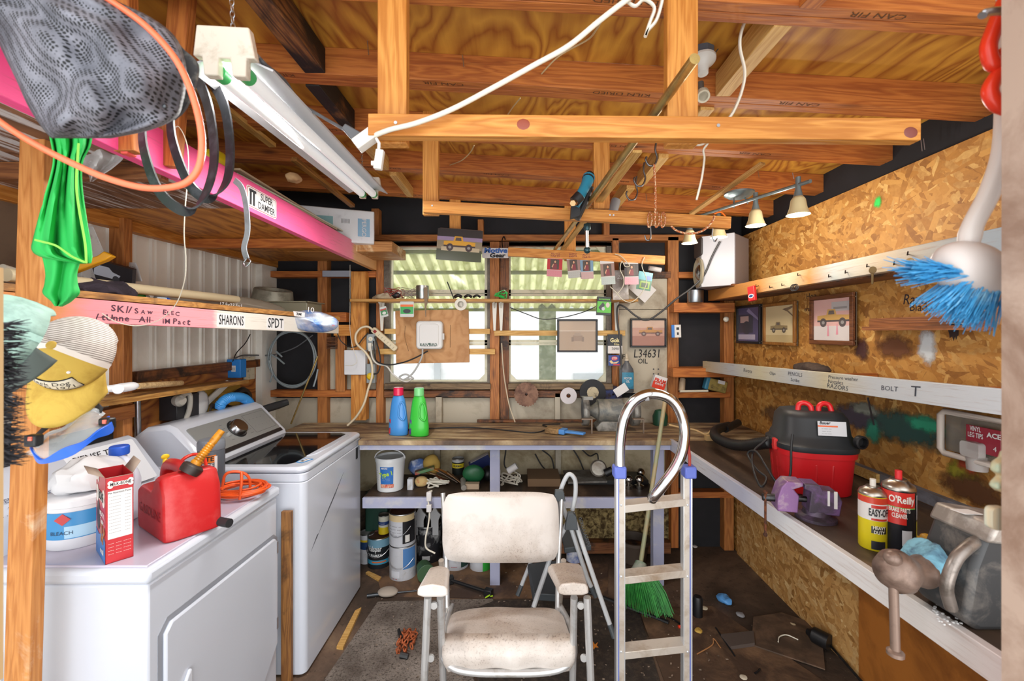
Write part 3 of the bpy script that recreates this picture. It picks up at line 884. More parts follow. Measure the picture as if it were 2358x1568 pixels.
# orange air hose
pts = [(170, -60, .62), (240, -8, .62), (330, 55, .61), (400, 130, .60), (440, 210, .60), (463, 300, .60), (462, 370, .60), (440, 412, .60), (400, 430, .60), (330, 432, .60), (240, 408, .60), (150, 368, .60), (70, 326, .61), (0, 280, .62), (-80, 215, .62)]
cable('air_hose', [P(*p) for p in pts], .0044, paint('#f0704a', .3), 'orange coiled air hose looped in front of the mesh hat', 'hose', k=8, n=10)
# two serpentine belts hanging on the loft upright
RIB = NT('ribbed_rubber'); wv = RIB.n('TexWave', bands_direction='Y'); wv.inputs['Scale'].default_value = 60; RIB.l(RIB.coord((1, 1, 1)), wv.inputs['Vector'])
RIB.out(RIB.ramp(wv.outputs[0], [(.2, '#17171a'), (.8, '#3b3e44')]), .45, bump=wv.outputs[0], bs=.3)
def belt(pts, Yb, lab):
    q = spl([P(x, y, Yb + d) for x, y, d in pts], 8, True); q.append(q[0])
    side = []
    for p in q: side.append(V((.9, -.35, .4)))
    MB().strap(q, .026, .004, side).thing('drive_belt', lab, 'belt', paint('#27282c', .42, dirt='#4a4c52', amt=.3, sc=25), 'rubber belts on the loft hanger', smooth=60)
belt([(395, 190, .03), (345, 230, .02), (328, 300, .0), (338, 370, -.01), (370, 445, -.01), (425, 485, -.01), (468, 455, -.01), (492, 380, -.01), (488, 290, 0), (470, 215, .02), (440, 170, .03)], .98, 'black ribbed rubber belt hanging lowest under the orange hose')
belt([(430, 160, .03), (402, 215, .02), (393, 290, .0), (408, 360, -.01), (440, 430, -.01), (480, 455, -.01), (520, 420, -.01), (530, 350, -.01), (518, 250, 0), (490, 190, .02), (460, 160, .03)], 1.01, 'grey worn ribbed belt reaching furthest toward the fluorescent light')
# webbing strap with hook
b = MB(); q = spl([P(540, 415, 1.42), P(556, 432, 1.42), P(566, 470, 1.43), P(570, 530, 1.43), P(562, 570, 1.43), P(568, 596, 1.43)], 6)
sr = thing('tie_strap', 'grey webbing strap with a wire hook hanging from the pink beam', 'strap', P(568, 610, 1.43))
b.strap(q, .021, .003, (1, -.3, .1)); b.obj('webbing', paint('#7d8286', .7, dirt='#5c6164', amt=.4), sr, w=True, smooth=60)
b = MB(); b.tube(spl([P(568, 592, 1.43), P(577, 602, 1.42), P(566, 614, 1.42), P(561, 606, 1.43), P(568, 596, 1.43)], 5), .0018, 6); b.obj('hook', STEEL, sr, w=True)
cable('string', [P(398, 300, 1.24), P(412, 292, 1.23), P(430, 330, 1.22), P(434, 390, 1.22), P(427, 470, 1.22), P(424, 540, 1.25), P(428, 600, 1.3), P(424, 650, 1.33), P(405, 700, 1.36), P(370, 735, 1.37), P(320, 750, 1.37), P(270, 742, 1.36), P(235, 722, 1.36)], .0014, WHITECORD, 'pale string hanging from the loft hanger over the lettered pink shelf board', 'string')
# green jersey
GREEN = paint('#27b552', .7)
gj = thing('jersey', 'bright green sports jersey hanging from the loft by its hem', 'shirt', P(140, 704, 1.0))
rows = [(300, 112, 212), (335, 120, 207), (370, 124, 190), (410, 116, 187), (460, 101, 192), (510, 88, 200), (550, 78, 208), (576, 75, 211), (592, 100, 211), (606, 178, 208)]
yf = lambda u, v: .93 + .012 * sin(15 * u + 1.5 * v) + .008 * sin(29 * u - 5 * v)
b = sheet(rows, yf, 30, 5); b.obj('body', GREEN, gj, w=True, smooth=80, solid=.003)
rows2 = [(548, 80, 170), (575, 88, 178), (600, 100, 183), (630, 106, 176), (655, 104, 178), (675, 100, 183), (692, 118, 166), (705, 128, 142)]
b = sheet(rows2, lambda u, v: .95 + .010 * sin(11 * u + 4 * v), 22, 5); b.obj('sleeve', GREEN, gj, w=True, smooth=80, solid=.003)
SEAM = paint('#8bd94f', .7)
for i, pts in enumerate(([(80, 552), (95, 556), (130, 566), (165, 590), (196, 604)], [(181, 330), (176, 420), (182, 480), (196, 560), (199, 606)])):
    n = len(pts); sp2 = spl([V((x, y, 0)) for x, y in pts], 6); q = []
    b = MB()
    for p in sp2:
        # lie on the cloth in front of its folds
        q.append(P(p.x, p.y, .905))
    b.strap(q, .004, .0015, (1, 0, .35) if i else (.3, 0, 1)); b.obj('seam', SEAM, gj, w=True)

# ================================================================== caps and goggles on the post
def cap(name, label, c, n_, f_, r, h, mats, brim_len, front=.15, patch=None, ax2=1.0, bm=None):
    n_ = V(n_).normalized(); f_ = V(f_); f_ = (f_ - n_ * n_.dot(f_)).normalized(); s_ = n_.cross(f_)
    M = Matrix((f_, s_, n_)).transposed().to_4x4(); M.translation = V(c)       # x to the brim, z to the button
    t = thing(name, label, 'cap', M=M)
    def pt(th, ph, k=1):
        return V((sin(th) * cos(ph) * r * k * 1.12, sin(th) * sin(ph) * r * ax2 * k, (cos(th) ** .8 if th < pi / 2 else 0) * h * k - .01 * (cos(ph) < -.5)))
    def dome(a0, a1, nm, m, nu=20, nv=10, k=1):
        b = MB(); b.grid(lambda u, v: pt(v * pi / 2 + .001, a0 + (a1 - a0) * u, k), nu, nv)
        return b.obj(nm, m, t, smooth=70, solid=.003)
    dome(R(-78), R(78), 'front_panel', mats[0]); bk = dome(R(78), R(282), 'back_panel', mats[1], 28)
    b = MB(); b.ball((0, 0, h), (.010, .010, .005)); b.obj('button', mats[0], t)
    for a in (R(-77), R(77)):
        b = MB(); b.strap([pt(pi / 2 * i / 8 + .01, a, 1.012) for i in range(9)], .012, .002, (-sin(a), cos(a), 0)); b.obj('seam_tape', mats[2], t)
    b = MB()
    def br(u, v):
        a = R(-68 + 136 * u); e = pt(pi / 2, a, 1.0)
        w = brim_len * (cos(a) ** .7)
        return V((e.x + w * v, e.y * (1 + .05 * v), e.z - .028 * (sin(a) ** 2) * v - .01 * v * v))
    b.grid(br, 22, 8); b.obj('brim', bm or mats[0], t, smooth=70, solid=.004)
    if patch:
        b = MB()
        def pp(u, v, k=1.03): return pt(R(58 + 27 * (1 - v)), R(-38 + 76 * u), k)
        b.grid(pp, 12, 4); b.obj('patch', mats[3], t, solid=.002)
        b = MB(); b.tube([pp(u / 12, 0, 1.035) for u in range(13)] + [pp(1, 1, 1.035)] + [pp(1 - u / 12, 1, 1.035) for u in range(13)], .0014, 5, closed=True); b.obj('patch_border', mats[4], t)
        vs, fs = glyphs('Black Dog\nESTD 1971', 1, .0, .2)
        xs = [v.x for v in vs]; ys = [v.y for v in vs]
        o = [pp(.08 + .84 * (v.x - min(xs)) / (max(xs) - min(xs)), .14 + .74 * (v.y - min(ys)) / (max(ys) - min(ys)), 1.044) for v in vs]
        b = MB(); b.add(o, fs); b.obj('lettering', INK, t, smooth=0)
    for a in (R(-40), R(40)):
        p = pt(R(48), a, 1.01); b = MB(); b.ball(p, (.004, .004, .003)); b.obj('eyelet', mats[2], t)
    return t
MESHW = NT('white_mesh'); wv = MESHW.n('TexWave', bands_direction='X'); wv.inputs['Scale'].default_value = 70; wv.inputs['Distortion'].default_value = 1.5; MESHW.l(MESHW.coord((1, .2, .2)), wv.inputs['Vector'])
MESHW.out(MESHW.ramp(wv.outputs[0], [(.35, '#d8cfc8'), (.75, '#857a72')]), .8)
YEL = paint('#c9a748', .8, dirt='#b08c34', amt=.35, sc=12)
cap('baseball_cap', 'yellow and white mesh baseball cap with a Black Dog patch', P(172, 812, 1.02), (.30, -.90, .24), (-.20, -.05, -.97), .077, .08,
    [YEL, MESHW.mat, paint('#e6dcd4', .7), paint('#cfc4ae', .7), INK], .088, patch=True)
MINT = paint('#a9cfc4', .7, dirt='#7f9f98', amt=.3, sc=14)
cap('baseball_cap', 'mint green baseball cap hanging in front of the yellow one', P(15, 800, .80), (-.25, -.80, .50), (.30, -.40, -.85), .085, .11,
    [MINT, MINT, MINT, MINT, INK], .022, bm=paint('#4b5450', .8))
# feather duster at the edge of the doorway
du = thing('feather_duster', 'dark grey feather duster hanging at the left edge of the doorway', 'duster', P(-15, 1080, .60))
b = MB(); b.tube([P(-14, 1100, .60), P(-14, 730, .60)], .006, 10); b.obj('handle', paint('#2a2a2c', .6), du, w=True)
b = MB(); rnd = random.Random(4)
for i in range(420):
    y = rnd.uniform(745, 1075); base = P(-14, y, .60); a = rnd.uniform(-1.2, 1.2)
    tip = base + V((cos(a) * rnd.uniform(.022, .042), sin(a) * -.03, rnd.uniform(-.012, .010)))
    b.tube([base, (base + tip) / 2 + V((0, 0, rnd.uniform(-.003, .004))), tip], [.0016, .0013, .0003], 3, cap=False)
b.obj('feathers', paint('#4d4e54', .8, dirt='#2b2b30', amt=.5, sc=40), du, w=True, kind='stuff')
# safety goggles
go = thing('safety_goggles', 'clear safety goggles with a blue rim hanging below the caps', 'goggles', P(165, 1060, 1.0))
CLEAR = paint('#dde3e6', .05, alpha=.28, coat=.5)
up = spl([P(84, 1030, .98), P(110, 1000, 1.0), P(150, 985, 1.02), P(185, 955, 1.02), P(215, 943, 1.03), P(240, 955, 1.04)], 6)
lo = spl([P(80, 1048, .95), P(104, 1058, .92), P(150, 1040, .91), P(190, 1022, .92), P(225, 998, .94), P(254, 985, .98)], 6)
N = len(up) - 1
b = MB(); b.grid(lambda u, v: up[round(u * N)].lerp(lo[round(u * N)], v) + V((0, -.02 * sin(pi * v), 0)), N, 8); b.obj('lens', CLEAR, go, w=True, smooth=80, solid=.002)
b = MB(); b.tube(up, .004, 8); b.obj('face_seal', paint('#cfd4d6', .2, alpha=.6), go, w=True)
BLUEP = paint('#1f5fd0', .35)
lo2 = spl([P(74, 1036, .955), P(86, 1056, .93), P(104, 1062, .915), P(150, 1043, .905), P(190, 1024, .915), P(225, 1000, .935), P(256, 984, .975), P(250, 962, 1.0)], 5)
b = MB(); b.strap(lo2, [.016 + .006 * sin(i * .5) for i in range(len(lo2))], .005, (0, -.35, 1)); b.obj('rim', BLUEP, go, w=True, bev=.001)
for q in (P(78, 1014, .945), P(247, 975, .985)):
    b = MB(); b.box(q, (.026, .02, .026)); b.obj('strap_clip', BLACKP, go, w=True, bev=.004)
    b = MB(); b.box(q + V((.004, -.011, .006)), (.008, .004, .009)); b.obj('release_button', paint('#f0745c', .4), go, w=True, bev=.001)
b = MB(); b.strap(spl([P(78, 1010, .955), P(105, 985, 1.03), P(170, 935, 1.08), P(210, 925, 1.06), P(235, 945, 1.03)], 6), .014, .002, (0, .2, 1)); b.obj('strap', paint('#2a2b2e', .7), go, w=True)

# ================================================================== the lettered tool shelf
A, B = V((-1.525, 1.12, 1.662)), V((-1.168, 2.78, 1.612))
sf = beam('tool_shelf_board', A, B, .034, .080, loft_mat([(-.85, '#c07a3c'), (-.60, '#c98248'), (-.50, '#e68a92'), (-.05, '#e9949c'), (-.02, '#d8d2c8'), (.85, '#cfc8bc')]), **ST)
b = MB(); up = V((0, 0, .045))
q0, q1 = A + V((.022, -.0, .041)), B + V((.022, 0, .046))
for dz in (0, .022): b.add([q0 + V((0, 0, dz)), q1 + V((0, 0, dz)), V((-1.82, q1.y, q1.z + dz)), V((-1.82, q0.y, q0.z + dz))], [])
b.f = [(3, 2, 1, 0), (4, 5, 6, 7), (0, 1, 5, 4), (1, 2, 6, 5), (2, 3, 7, 6), (3, 0, 4, 7)]; b.m = [0] * 6
o = b.obj('tool_shelf_top', wood('#c08a48', '#8d5c2a', '#53311a', 'y', dirt='#6b4a2c', amt=.3)); o['kind'] = 'structure'
MF = sf.matrix_basis
def onshelf(st, x, z, s, sx=1, bold=0, shear=0, rot=0):
    b = MB(); b.text(st, s, T3(x, -.0172, z) @ RX(90) @ RZ(rot), sx=sx, bold=bold, shear=shear); return b
inks = MB()
for a in (('S', -.345, .014, .034), ('K', -.315, .012, .036), ('/', -.285, .012, .036), ('/', -.272, .012, .036), ('S', -.243, .010, .030), ('A', -.212, .008, .022), ('w', -.178, .010, .026),
          ('E', -.105, .013, .030), ('L', -.085, .010, .024), ('E', -.062, .012, .024), ('C', -.035, .010, .026), ('i', -.11, -.022, .03), ('M', -.088, -.022, .03), ('P', -.048, -.020, .034), ('a', -.023, -.022, .03), ('c', .003, -.022, .03), ('t', .03, -.020, .042)):
    inks.text(a[0], a[3] * .9, T3(a[1] * .74 - .18, -.0172, a[2]) @ RX(90) @ RZ(random.uniform(-8, 8)), sx=1.1, bold=.025)
for a in ((-.41, '/'), (-.385, 't'), (-.36, 'U'), (-.335, 'n'), (-.31, 'n'), (-.285, 'e'), (-.215, 'A'), (-.19, 'l'), (-.178, 'l')):
    inks.text(a[1], .03, T3(a[0] * .74 - .18, -.0172, -.020) @ RX(90), sx=1.1, bold=.02)
inks.bb((-.487, -.0178, -.021), (-.298, -.0172, -.0195))
o = inks.obj('handwriting', paint('#4a2a3a', .7), sf)
def decal(st, x, w, s):
    t = thing('letter_sticker', 'white sticker reading %s on the shelf board' % st, 'sticker', M=MF @ T3(x, -.0176, -.003) @ RX(90))
    b = MB(); b.rbox((0, 0, 0), (w, .062, .001), .004); b.obj('backing', PAPER, t)
    b = MB(); b.text(st, s, T3(0, 0, .0006), bold=.012, fit=w * .88); b.obj('lettering', paint('#26272b', .6), t)
decal('SHARONS', .048, .15, .062); decal('SPDT', .315, .118, .07)
def zs(Y): return 1.729 - .030 * (Y - 1.12) / 1.0
# pipes and things on the shelf
b = MB(); a, c = P(15, 633, 1.38), P(545, 690, 2.42); b.cyl(a, c, .0215, 16)
pp = b.thing('plastic_pipe', 'long cream plastic pipe lying along the lettered tool shelf', 'pipe', paint('#d8c9a6', .45))
b = MB(); b.tube([P(372, 712, 1.98), P(408, 716, 2.05)], .010, 10); b.thing('plastic_pipe', 'short cream pipe offcut by the front edge of the tool shelf', 'pipe', paint('#d9cda4', .45))
b = lumpmesh((-1.60, 1.68, zs(1.68) + .028), (.06, .12, .038), .5, 16, 2, flat=zs(1.68) + .002); b.thing('work_shirt', 'crumpled dark purple shirt on the tool shelf', 'shirt', paint('#3d3440', .9, dirt='#2a232c', amt=.5, sc=20))
gb = thing('green_bottle', 'green squeeze bottle lying on the tool shelf by the purple shirt', 'bottle', M=aim(P(297, 674, 1.83), P(347, 690, 1.93)))
b = MB(); b.lathe([(.018, 0), (.019, .004), (.019, .055), (.016, .062)], 16); b.obj('body', paint('#1d8a34', .25), gb)
b = MB(); b.lathe([(.016, .063), (.015, .085), (.008, .095), (.007, .108)], 16); b.obj('cap', paint('#c3cbd0', .3, alpha=.8), gb)
b = MB(); b.cyl(P(357, 686, 1.93), P(380, 690, 1.97), .012, 12); b.thing('glue_tube', 'small clear tube with a blue end on the tool shelf', 'tube', paint('#b9c6d4', .2))
b = MB(); b.cyl(P(384, 691, 1.97), P(387, 692, 1.98), .0115, 12); b.thing('bottle_cap', 'blue cap beside the clear tube on the tool shelf', 'cap', BLUEP)
b = MB(); b.tube([P(425, 706, 2.05), P(460, 712, 2.12)], .006, 8); b.tube([P(460, 712, 2.12), P(530, 722, 2.3)], .005, 8); b.thing('caulk_rod', 'grey rod with a foil wrapper on the tool shelf front', 'rod', metal('#8c9194', .4))
b = MB(); b.prism([(0, 0), (.11, .04), (.135, .055), (.11, .075), (.09, .06), (0, .03)], .03, frame(P(176, 632, 1.62), (1, .25, .12), (0, 0, 1))); b.thing('yellow_tool', 'yellow plastic tool lying on the dark box on the tool shelf', 'tool', paint('#d99a14', .4), bev=.004)
db = thing('model_car_box', 'dark box with a picture of a car at the back of the tool shelf', 'box', M=frame(P(235, 625, 1.80), (1, .15, -.28), (.1, -.3, 1)))
b = MB(); b.box((0, 0, -.01), (.23, .085, .02)); b.obj('carton', paint('#26242a', .4), db)
b = MB(); b.prism([(-.03, -.02), (.06, -.02), (.07, 0), (.04, .008), (.025, .024), (-.01, .024), (-.03, .006)], .0008, mi=0); b.ball((.055, -.018, .001), (.014, .014, .001), mi=1); b.obj('picture', [paint('#c4c9d6', .4), paint('#3b3c44', .4)], db)
rows = [(604, 282, 312), (615, 272, 318), (632, 270, 323), (648, 280, 328)]
b = sheet(rows, lambda u, v: 1.96 - .02 * u + .012 * sin(5 * u), 10); ip = b.thing('instruction_sheet', 'printed instruction sheet propped against the metal wall on the tool shelf', 'paper', PAPER, solid=.001)
b = MB(); b.text('-- - ---\n----- -- -\n--- -----\n-- ------', .02, frame(P(300, 628, 1.93), (1, -.3, -.15), (0, 0, 1))); b.obj('print', INK, ip, w=True)
q = [P(204, 520, 1.78), P(214, 520, 1.78), P(264, 632, 1.86), P(212, 655, 1.80), P(186, 640, 1.74)]
b = MB(); n_ = len(q); d = V((-.05, .02, 0)); b.add(q + [p + d for p in q], [tuple(range(n_)), tuple(range(2 * n_ - 1, n_ - 1, -1))] + [(i, n_ + i, n_ + (i + 1) % n_, (i + 1) % n_) for i in range(n_)])
b.thing('white_sheet', 'speckled white tapered panel leaning behind the green jersey', 'panel', paint('#c9c8c6', .5, dirt='#9b9a98', amt=.3, sc=40), bev=.008)
# clear filter bag and filter roll
rows = [(655, 430, 470), (665, 420, 520), (690, 428, 600), (715, 480, 650), (735, 610, 668)]
b = lumpmesh((0, 0, 0), (.30, .05, .035), .25, 9, 6, M=aim(P(430, 690, 2.25), P(640, 712, 2.62)) @ RY(90) @ T3(-.2, 0, 0)); b.thing('plastic_bag', 'long clear plastic sleeve bag lying on the tool shelf behind the white stickers', 'bag', paint('#9a8f80', .2, alpha=.6))
b = MB(); b.text('17.5x23.5x1', .028, frame(P(532, 703, 2.17), (.85, .5, -.09), (0, 0, 1)), fit=.09); b.thing('printed_label', 'white size print 17.5x23.5x1 on the clear sleeve bag', 'label', PAPER)
fr = thing('filter_pack', 'silver and blue foil 3M filter pack hanging over the far shelf end', 'pack', M=frame(P(722, 741, 2.42), (.96, .25, -.13), (.05, -.2, 1)))
b = lumpmesh((0, 0, -.012), (.128, .062, .022), .35, 18, 8); b.obj('foil_pouch', paint('#bcc0c8', .22, .5, dirt='#4a78c0', amt=.42, sc=9), fr)
b = MB(); b.rbox((-.075, .035, .012), (.06, .026, .002), .002); b.obj('white_tag', PAPER, fr)
b = MB(); b.text('3M', .022, T3(-.075, .035, .0135), bold=.02); b.text('10', .04, T3(-.02, .066, .008), mi=2); b.text('3M', .013, T3(.105, -.005, .012), mi=1); b.obj('lettering', [INK, paint('#c83a30', .5), PAPER], fr)
tb = thing('storage_tub', 'grey translucent plastic tub on the far end of the tool shelf', 'tub', (-1.52, 2.80, zs(2.8)))
TUB = paint('#8f8c78', .3, alpha=.85)
b = MB()
for r in (((-.20, -.10), (.20, -.10)), ((-.20, .10), (.20, .10))):
    b.bb((r[0][0], r[0][1] - .003, 0), (r[1][0], r[1][1] + .003, .095))
b.bb((-.203, -.1, 0), (-.197, .1, .095)); b.bb((.197, -.1, 0), (.203, .1, .095)); b.bb((-.2, -.1, 0), (.2, .1, .004)); b.bb((-.215, -.115, .088), (.215, -.1, .095)); b.bb((-.215, .1, .088), (.215, .115, .095)); b.bb((.2, -.115, .088), (.218, .115, .095)); b.bb((-.218, -.115, .088), (-.2, .115, .095))
b.obj('tub_body', TUB, tb, bev=.002)
b = MB(); M = T3(-1.60, 2.82, zs(2.8) + .10) @ RX(8) @ RY(10)
b.lathe([(.125, 0), (.123, .004), (.112, .075), (.108, .08), (.09, .08), (.085, .06), (.02, .055), (.0, .055)], 28, M); b.thing('air_cleaner_lid', 'round grey metal housing on top of the grey plastic tub', 'metal housing', paint('#8d8a7c', .5, .3, dirt='#6a665a', amt=.4, sc=16))

# ================================================================== small shelf low on the left wall and what hangs there
b = MB(); q = [V((-1.60, 1.52, 1.318)), V((-1.68, 2.70, 1.285)), V((-1.81, 2.72, 1.285)), V((-1.81, 1.52, 1.318))]
b.add([p + V((0, 0, dz)) for dz in (-.022, 0) for p in q], [(3, 2, 1, 0), (4, 5, 6, 7), (0, 1, 5, 4), (1, 2, 6, 5), (2, 3, 7, 6), (3, 0, 4, 7)])
struct(b, 'corner_shelf', wood('#c99a54', '#94662f', '#53331a', 'y', dirt='#7a5a34', amt=.25))
beam('shelf_brace', PX(408, 990, -1.785), PX(526, 880, -1.745), .012, .035, paint('#d9d6ce', .5), **ST)
sp = thing('spray_nozzle', 'white plastic hose spray handle lying on the low wall shelf', 'spray nozzle', P(270, 893, 1.72))
b = MB(); q = spl([P(213, 906, 1.62), P(240, 896, 1.65), P(270, 894, 1.68), P(300, 890, 1.72), P(318, 887, 1.75)], 5); b.tube(q, [.009, .012, .013, .0135, .013, .013, .013, .013, .014, .016, .017, .018, .018, .018, .018, .018, .017, .016, .014, .011, .006][:len(q)], 12); b.obj('handle', paint('#d6d6d8', .35), sp, w=True, smooth=70)
b = MB(); b.cyl(P(272, 896, 1.65), P(272, 898, 1.69), .017, 16); b.obj('pivot', paint('#d6d6d8', .35), sp, w=True)
b = MB(); b.cyl(P(318, 889, 1.80), P(417, 882, 2.14), .013, 14); b.thing('dowel', 'bare wooden dowel lying on the low wall shelf', 'dowel', wood('#cdb083', '#a8885a', '#6f5434', rough=.7))
X0 = -1.815
ob = thing('outlet_plate', 'dirty cream wall outlet plate beside the blue box', 'outlet', PX(571, 850, -1.785))
b = MB(); lwbox(b, 560, 822, 583, 874, -1.79, .012); b.obj('plate', paint('#cfc8b0', .5, dirt='#8f8a70', amt=.3, sc=30), ob, w=True, bev=.003)
b = MB(); M = fL(571, 840, -1.7775); b.text('o', .03, M); b.text('o', .03, M @ T3(0, -.04, 0)); b.obj('sockets', BLACKP, ob, w=True)
bb = thing('junction_box', 'bright blue electrical box above the low wall shelf', 'electrical box', PX(545, 868, -1.74))
b = MB(); a = PX(545, 848, -1.765); b.box(a, (.085, .06, .115)); b.obj('box', paint('#2a7fd0', .4), bb, w=True, bev=.003)
b = MB(); b.rbox((0, 0, 0), (.026, .038, .001), .001, M=frame(a + V((.0, -.0305, 0)), (1, 0, 0), (0, 0, 1))); b.obj('barcode_label', PAPER, bb, w=True)
b = MB(); b.text('||||', .02, frame(a + V((.0, -.0312, 0)), (1, 0, 0), (0, 0, 1))); b.obj('barcode', INK, bb, w=True)
cable('wire', [PX(536, 832, -1.75), PX(545, 812, -1.77), PX(565, 790, -1.78), PX(576, 770, -1.79)], .003, BLACKCORD, 'black wire rising from the blue electrical box', 'wire')
cable('wire', [PX(538, 826, -1.75), PX(560, 818, -1.78), P(590, 818, 3.0), P(630, 817, 3.08), P(680, 800, 3.08), P(720, 772, 3.08)], .0045, GREYCORD, 'grey cable running from the blue box across the coiled tubing', 'cable')
# dryer receptacle with its plug
dr = thing('receptacle_box', 'black metal receptacle box with a thick grey plug on the plywood', 'electrical box', PX(405, 940, -1.79))
b = MB(); lwbox(b, 366, 908, 420, 962, -1.80, .09); b.obj('box', paint('#1c1c20', .5), dr, w=True, bev=.003)
b = MB(); lwbox(b, 421, 908, 447, 965, -1.80, .05); b.obj('cover', paint('#2a2426', .5), dr, w=True, bev=.002)
b = MB(); q = PX(415, 922, -1.70); b.lathe([(.026, 0), (.03, .01), (.03, .03), (.02, .042)], 14, aim(q - V((.02, 0, 0)), q + V((.06, -.02, 0)))); b.obj('plug', paint('#9b968e', .5), dr, w=True)
b = MB(); b.tube(spl([PX(418, 915, -1.68), PX(430, 905, -1.68), PX(438, 915, -1.68), PX(434, 950, -1.70), PX(415, 985, -1.72), PX(400, 1000, -1.74)], 6), .012, 10); b.obj('cord', paint('#a29d94', .5), dr, w=True)
b = MB(); b.cyl(PX(316, 912, -1.785), PX(318, 1028, -1.785), .013, 14); b.thing('conduit', 'galvanised conduit pipe running down the wall beside the plywood', 'pipe', STEEL)
b = MB(); b.ball(PX(462, 930, -1.76), (.02, .06, .075), M=Matrix()); b.thing('white_disc', 'white rounded plastic cover hanging beside the brace', 'cover', paint('#d3d3d3', .4))
# yellow valve plate, blue drain hose
b = MB(); lwbox(b, 462, 890, 548, 950, -1.80, .015); b.thing('painted_board', 'yellow painted board behind the blue hose', 'board', wood('#c9a248', '#a88430', '#6b5218', 'y', knots=False))
hs = [PX(505, 938, -1.70), PX(512, 926, -1.68), PX(530, 915, -1.67), PX(555, 915, -1.66), PX(572, 925, -1.66), PX(582, 945, -1.67)]
q = spl(hs, 14); b = MB(); b.tube(q, [.024 + .004 * (i % 2) for i in range(len(q))], 14); b.thing('drain_hose', 'blue corrugated washer hose curving behind the washer console', 'hose', paint('#3f95dc', .4), smooth=70)
cable('drain_hose', [PX(545, 905, -1.74), PX(560, 898, -1.74), PX(572, 910, -1.74), PX(570, 935, -1.74)], .02, paint('#2b2725', .5), 'dark brown rubber hose behind the blue hose', 'hose')
b = MB(); b.tube([PX(488, 935, -1.72), PX(520, 938, -1.71)], .014, 10); b.tube([PX(520, 938, -1.71), PX(545, 945, -1.71)], .02, 10); b.tube(spl([PX(490, 930, -1.72), PX(484, 945, -1.72), PX(490, 962, -1.72)], 5), .006, 8); b.thing('water_valve', 'dark brass water valve under the blue hose', 'valve', paint('#3a322c', .4, .6))
b = MB(); b.cyl(PX(500, 950, -1.74), PX(520, 962, -1.72), .03, 14); b.thing('light_hose', 'pale blue hose fitting below the water valve', 'hose', paint('#b9cfe0', .4))
# black handle standing over the washer console
b = MB(); q = spl([P(586, 949, 2.62), P(610, 942, 2.7), P(640, 933, 2.8), P(662, 926, 2.85)], 5); b.tube(q, [.02 + .006 * sin(pi * i / len(q)) for i in range(len(q))], 10); b.thing('rubber_lever', 'black rubber tool handle sticking out behind the washer console', 'handle', paint('#26282b', .5))

# ================================================================== dryer
APPL = paint('#c6cbd6', .25, coat=.3)
dx0, dx1, dy0, dy1, dz = -1.79, -1.058, 1.238, 1.93, .905
dy = thing('clothes_dryer', 'white clothes dryer under the red gas can', 'dryer', (dx1, dy0, 0))
b = MB(); b.bb((dx0, dy0 + .012, .02), (dx1 - .012, dy1 - .008, dz - .05)); b.obj('cabinet', APPL, dy, w=True, bev=.010)
b = MB(); b.bb((dx0, dy0, dz - .05), (dx1, dy1, dz - .006)); b.obj('top_panel', APPL, dy, w=True, bev=.014)
b = MB(); b.bb((dx0 + .03, dy0 + .018, dz - .02), (dx1 - .018, dy1 - .018, dz)); b.obj('top_recess', paint('#b9b3c4', .22, coat=.4), dy, w=True, bev=.003)
b = MB(); MF_ = frame((dx1 - .012, 0, 0), (0, 1, 0), (0, 0, 1))
door = [(1.30, .15), (1.33, .12), (1.80, .12), (1.905, .22), (1.905, .665), (1.885, .685), (1.325, .70), (1.30, .675)]
b.prism(door, .014, MF_); dd = b.obj('door', APPL, dy, w=True, bev=.006)
b = MB(); b.prism([(1.285, .14), (1.325, .105), (1.81, .105), (1.92, .215), (1.92, .675), (1.89, .70), (1.32, .715), (1.285, .68)], .002, MF_); b.obj('door_gap', paint('#8b8e96', .4), dy, w=True)
b = MB(); b.prism([(1.345, .37), (1.395, .38), (1.395, .50), (1.385, .51), (1.355, .47), (1.345, .44)], .012, MF_ @ T3(0, 0, .013)); b.obj('handle', paint('#c9cdd6', .3), dd, w=True, bev=.006)
for z in (.64, .31):
    b = MB(); b.bb((dx1 - .006, 1.893, z - .025), (dx1 + .004, 1.903, z + .025)); b.obj('hinge', STEEL, dd, w=True)
b = MB(); b.bb((-1.49, dy0 + .011, .05), (-1.484, dy0 + .013, .66)); b.obj('seam', paint('#9da0aa', .5), dy, w=True)
b = MB()
cs = [(-1.80, .90), (-1.80, 1.10), (-1.735, 1.125), (-1.70, 1.11), (-1.56, .93), (-1.55, .90)]
b.prism([(x, z) for x, z in cs], dy1 - dy0, frame((0, dy1, 0), (1, 0, 0), (0, 0, 1))); cn = b.obj('console', APPL, dy, w=True, bev=.006)
nrm = V((.18, 0, .14)).normalized(); cd = V((.14, 0, -.18)).normalized()
b = MB(); Mc = frame(V((-1.63, 1.40, 1.02)) + nrm * .004, (0, 1, 0), -cd)
b.text('CYCLE     TEMP     SIGNAL\n-- -- -- --   - - -   ON OFF\n. . . . . . . . . . . . . . . . .', .022, Mc); b.obj('printed_legend', paint('#55586a', .5), cn, w=True)
nt = thing('paper_note', 'handwritten paper note lying on the dryer console', 'note', M=frame(V((-1.64, 1.73, 1.035)) + nrm * .006, (.1, 1, 0), -cd))
b = MB(); b.rbox((0, 0, 0), (.30, .20, .003), .01); b.obj('sheet', paint('#dfe2e8', .5), nt)
b = MB(); b.text('PIENSE TOYS\n        donate', .034, T3(0, .05, .002), bold=.01, shear=.2); b.text('____ __ ____\n__ ______ _\n____ ___ __', .016, T3(0, -.04, .002)); b.obj('handwriting', INK, nt)
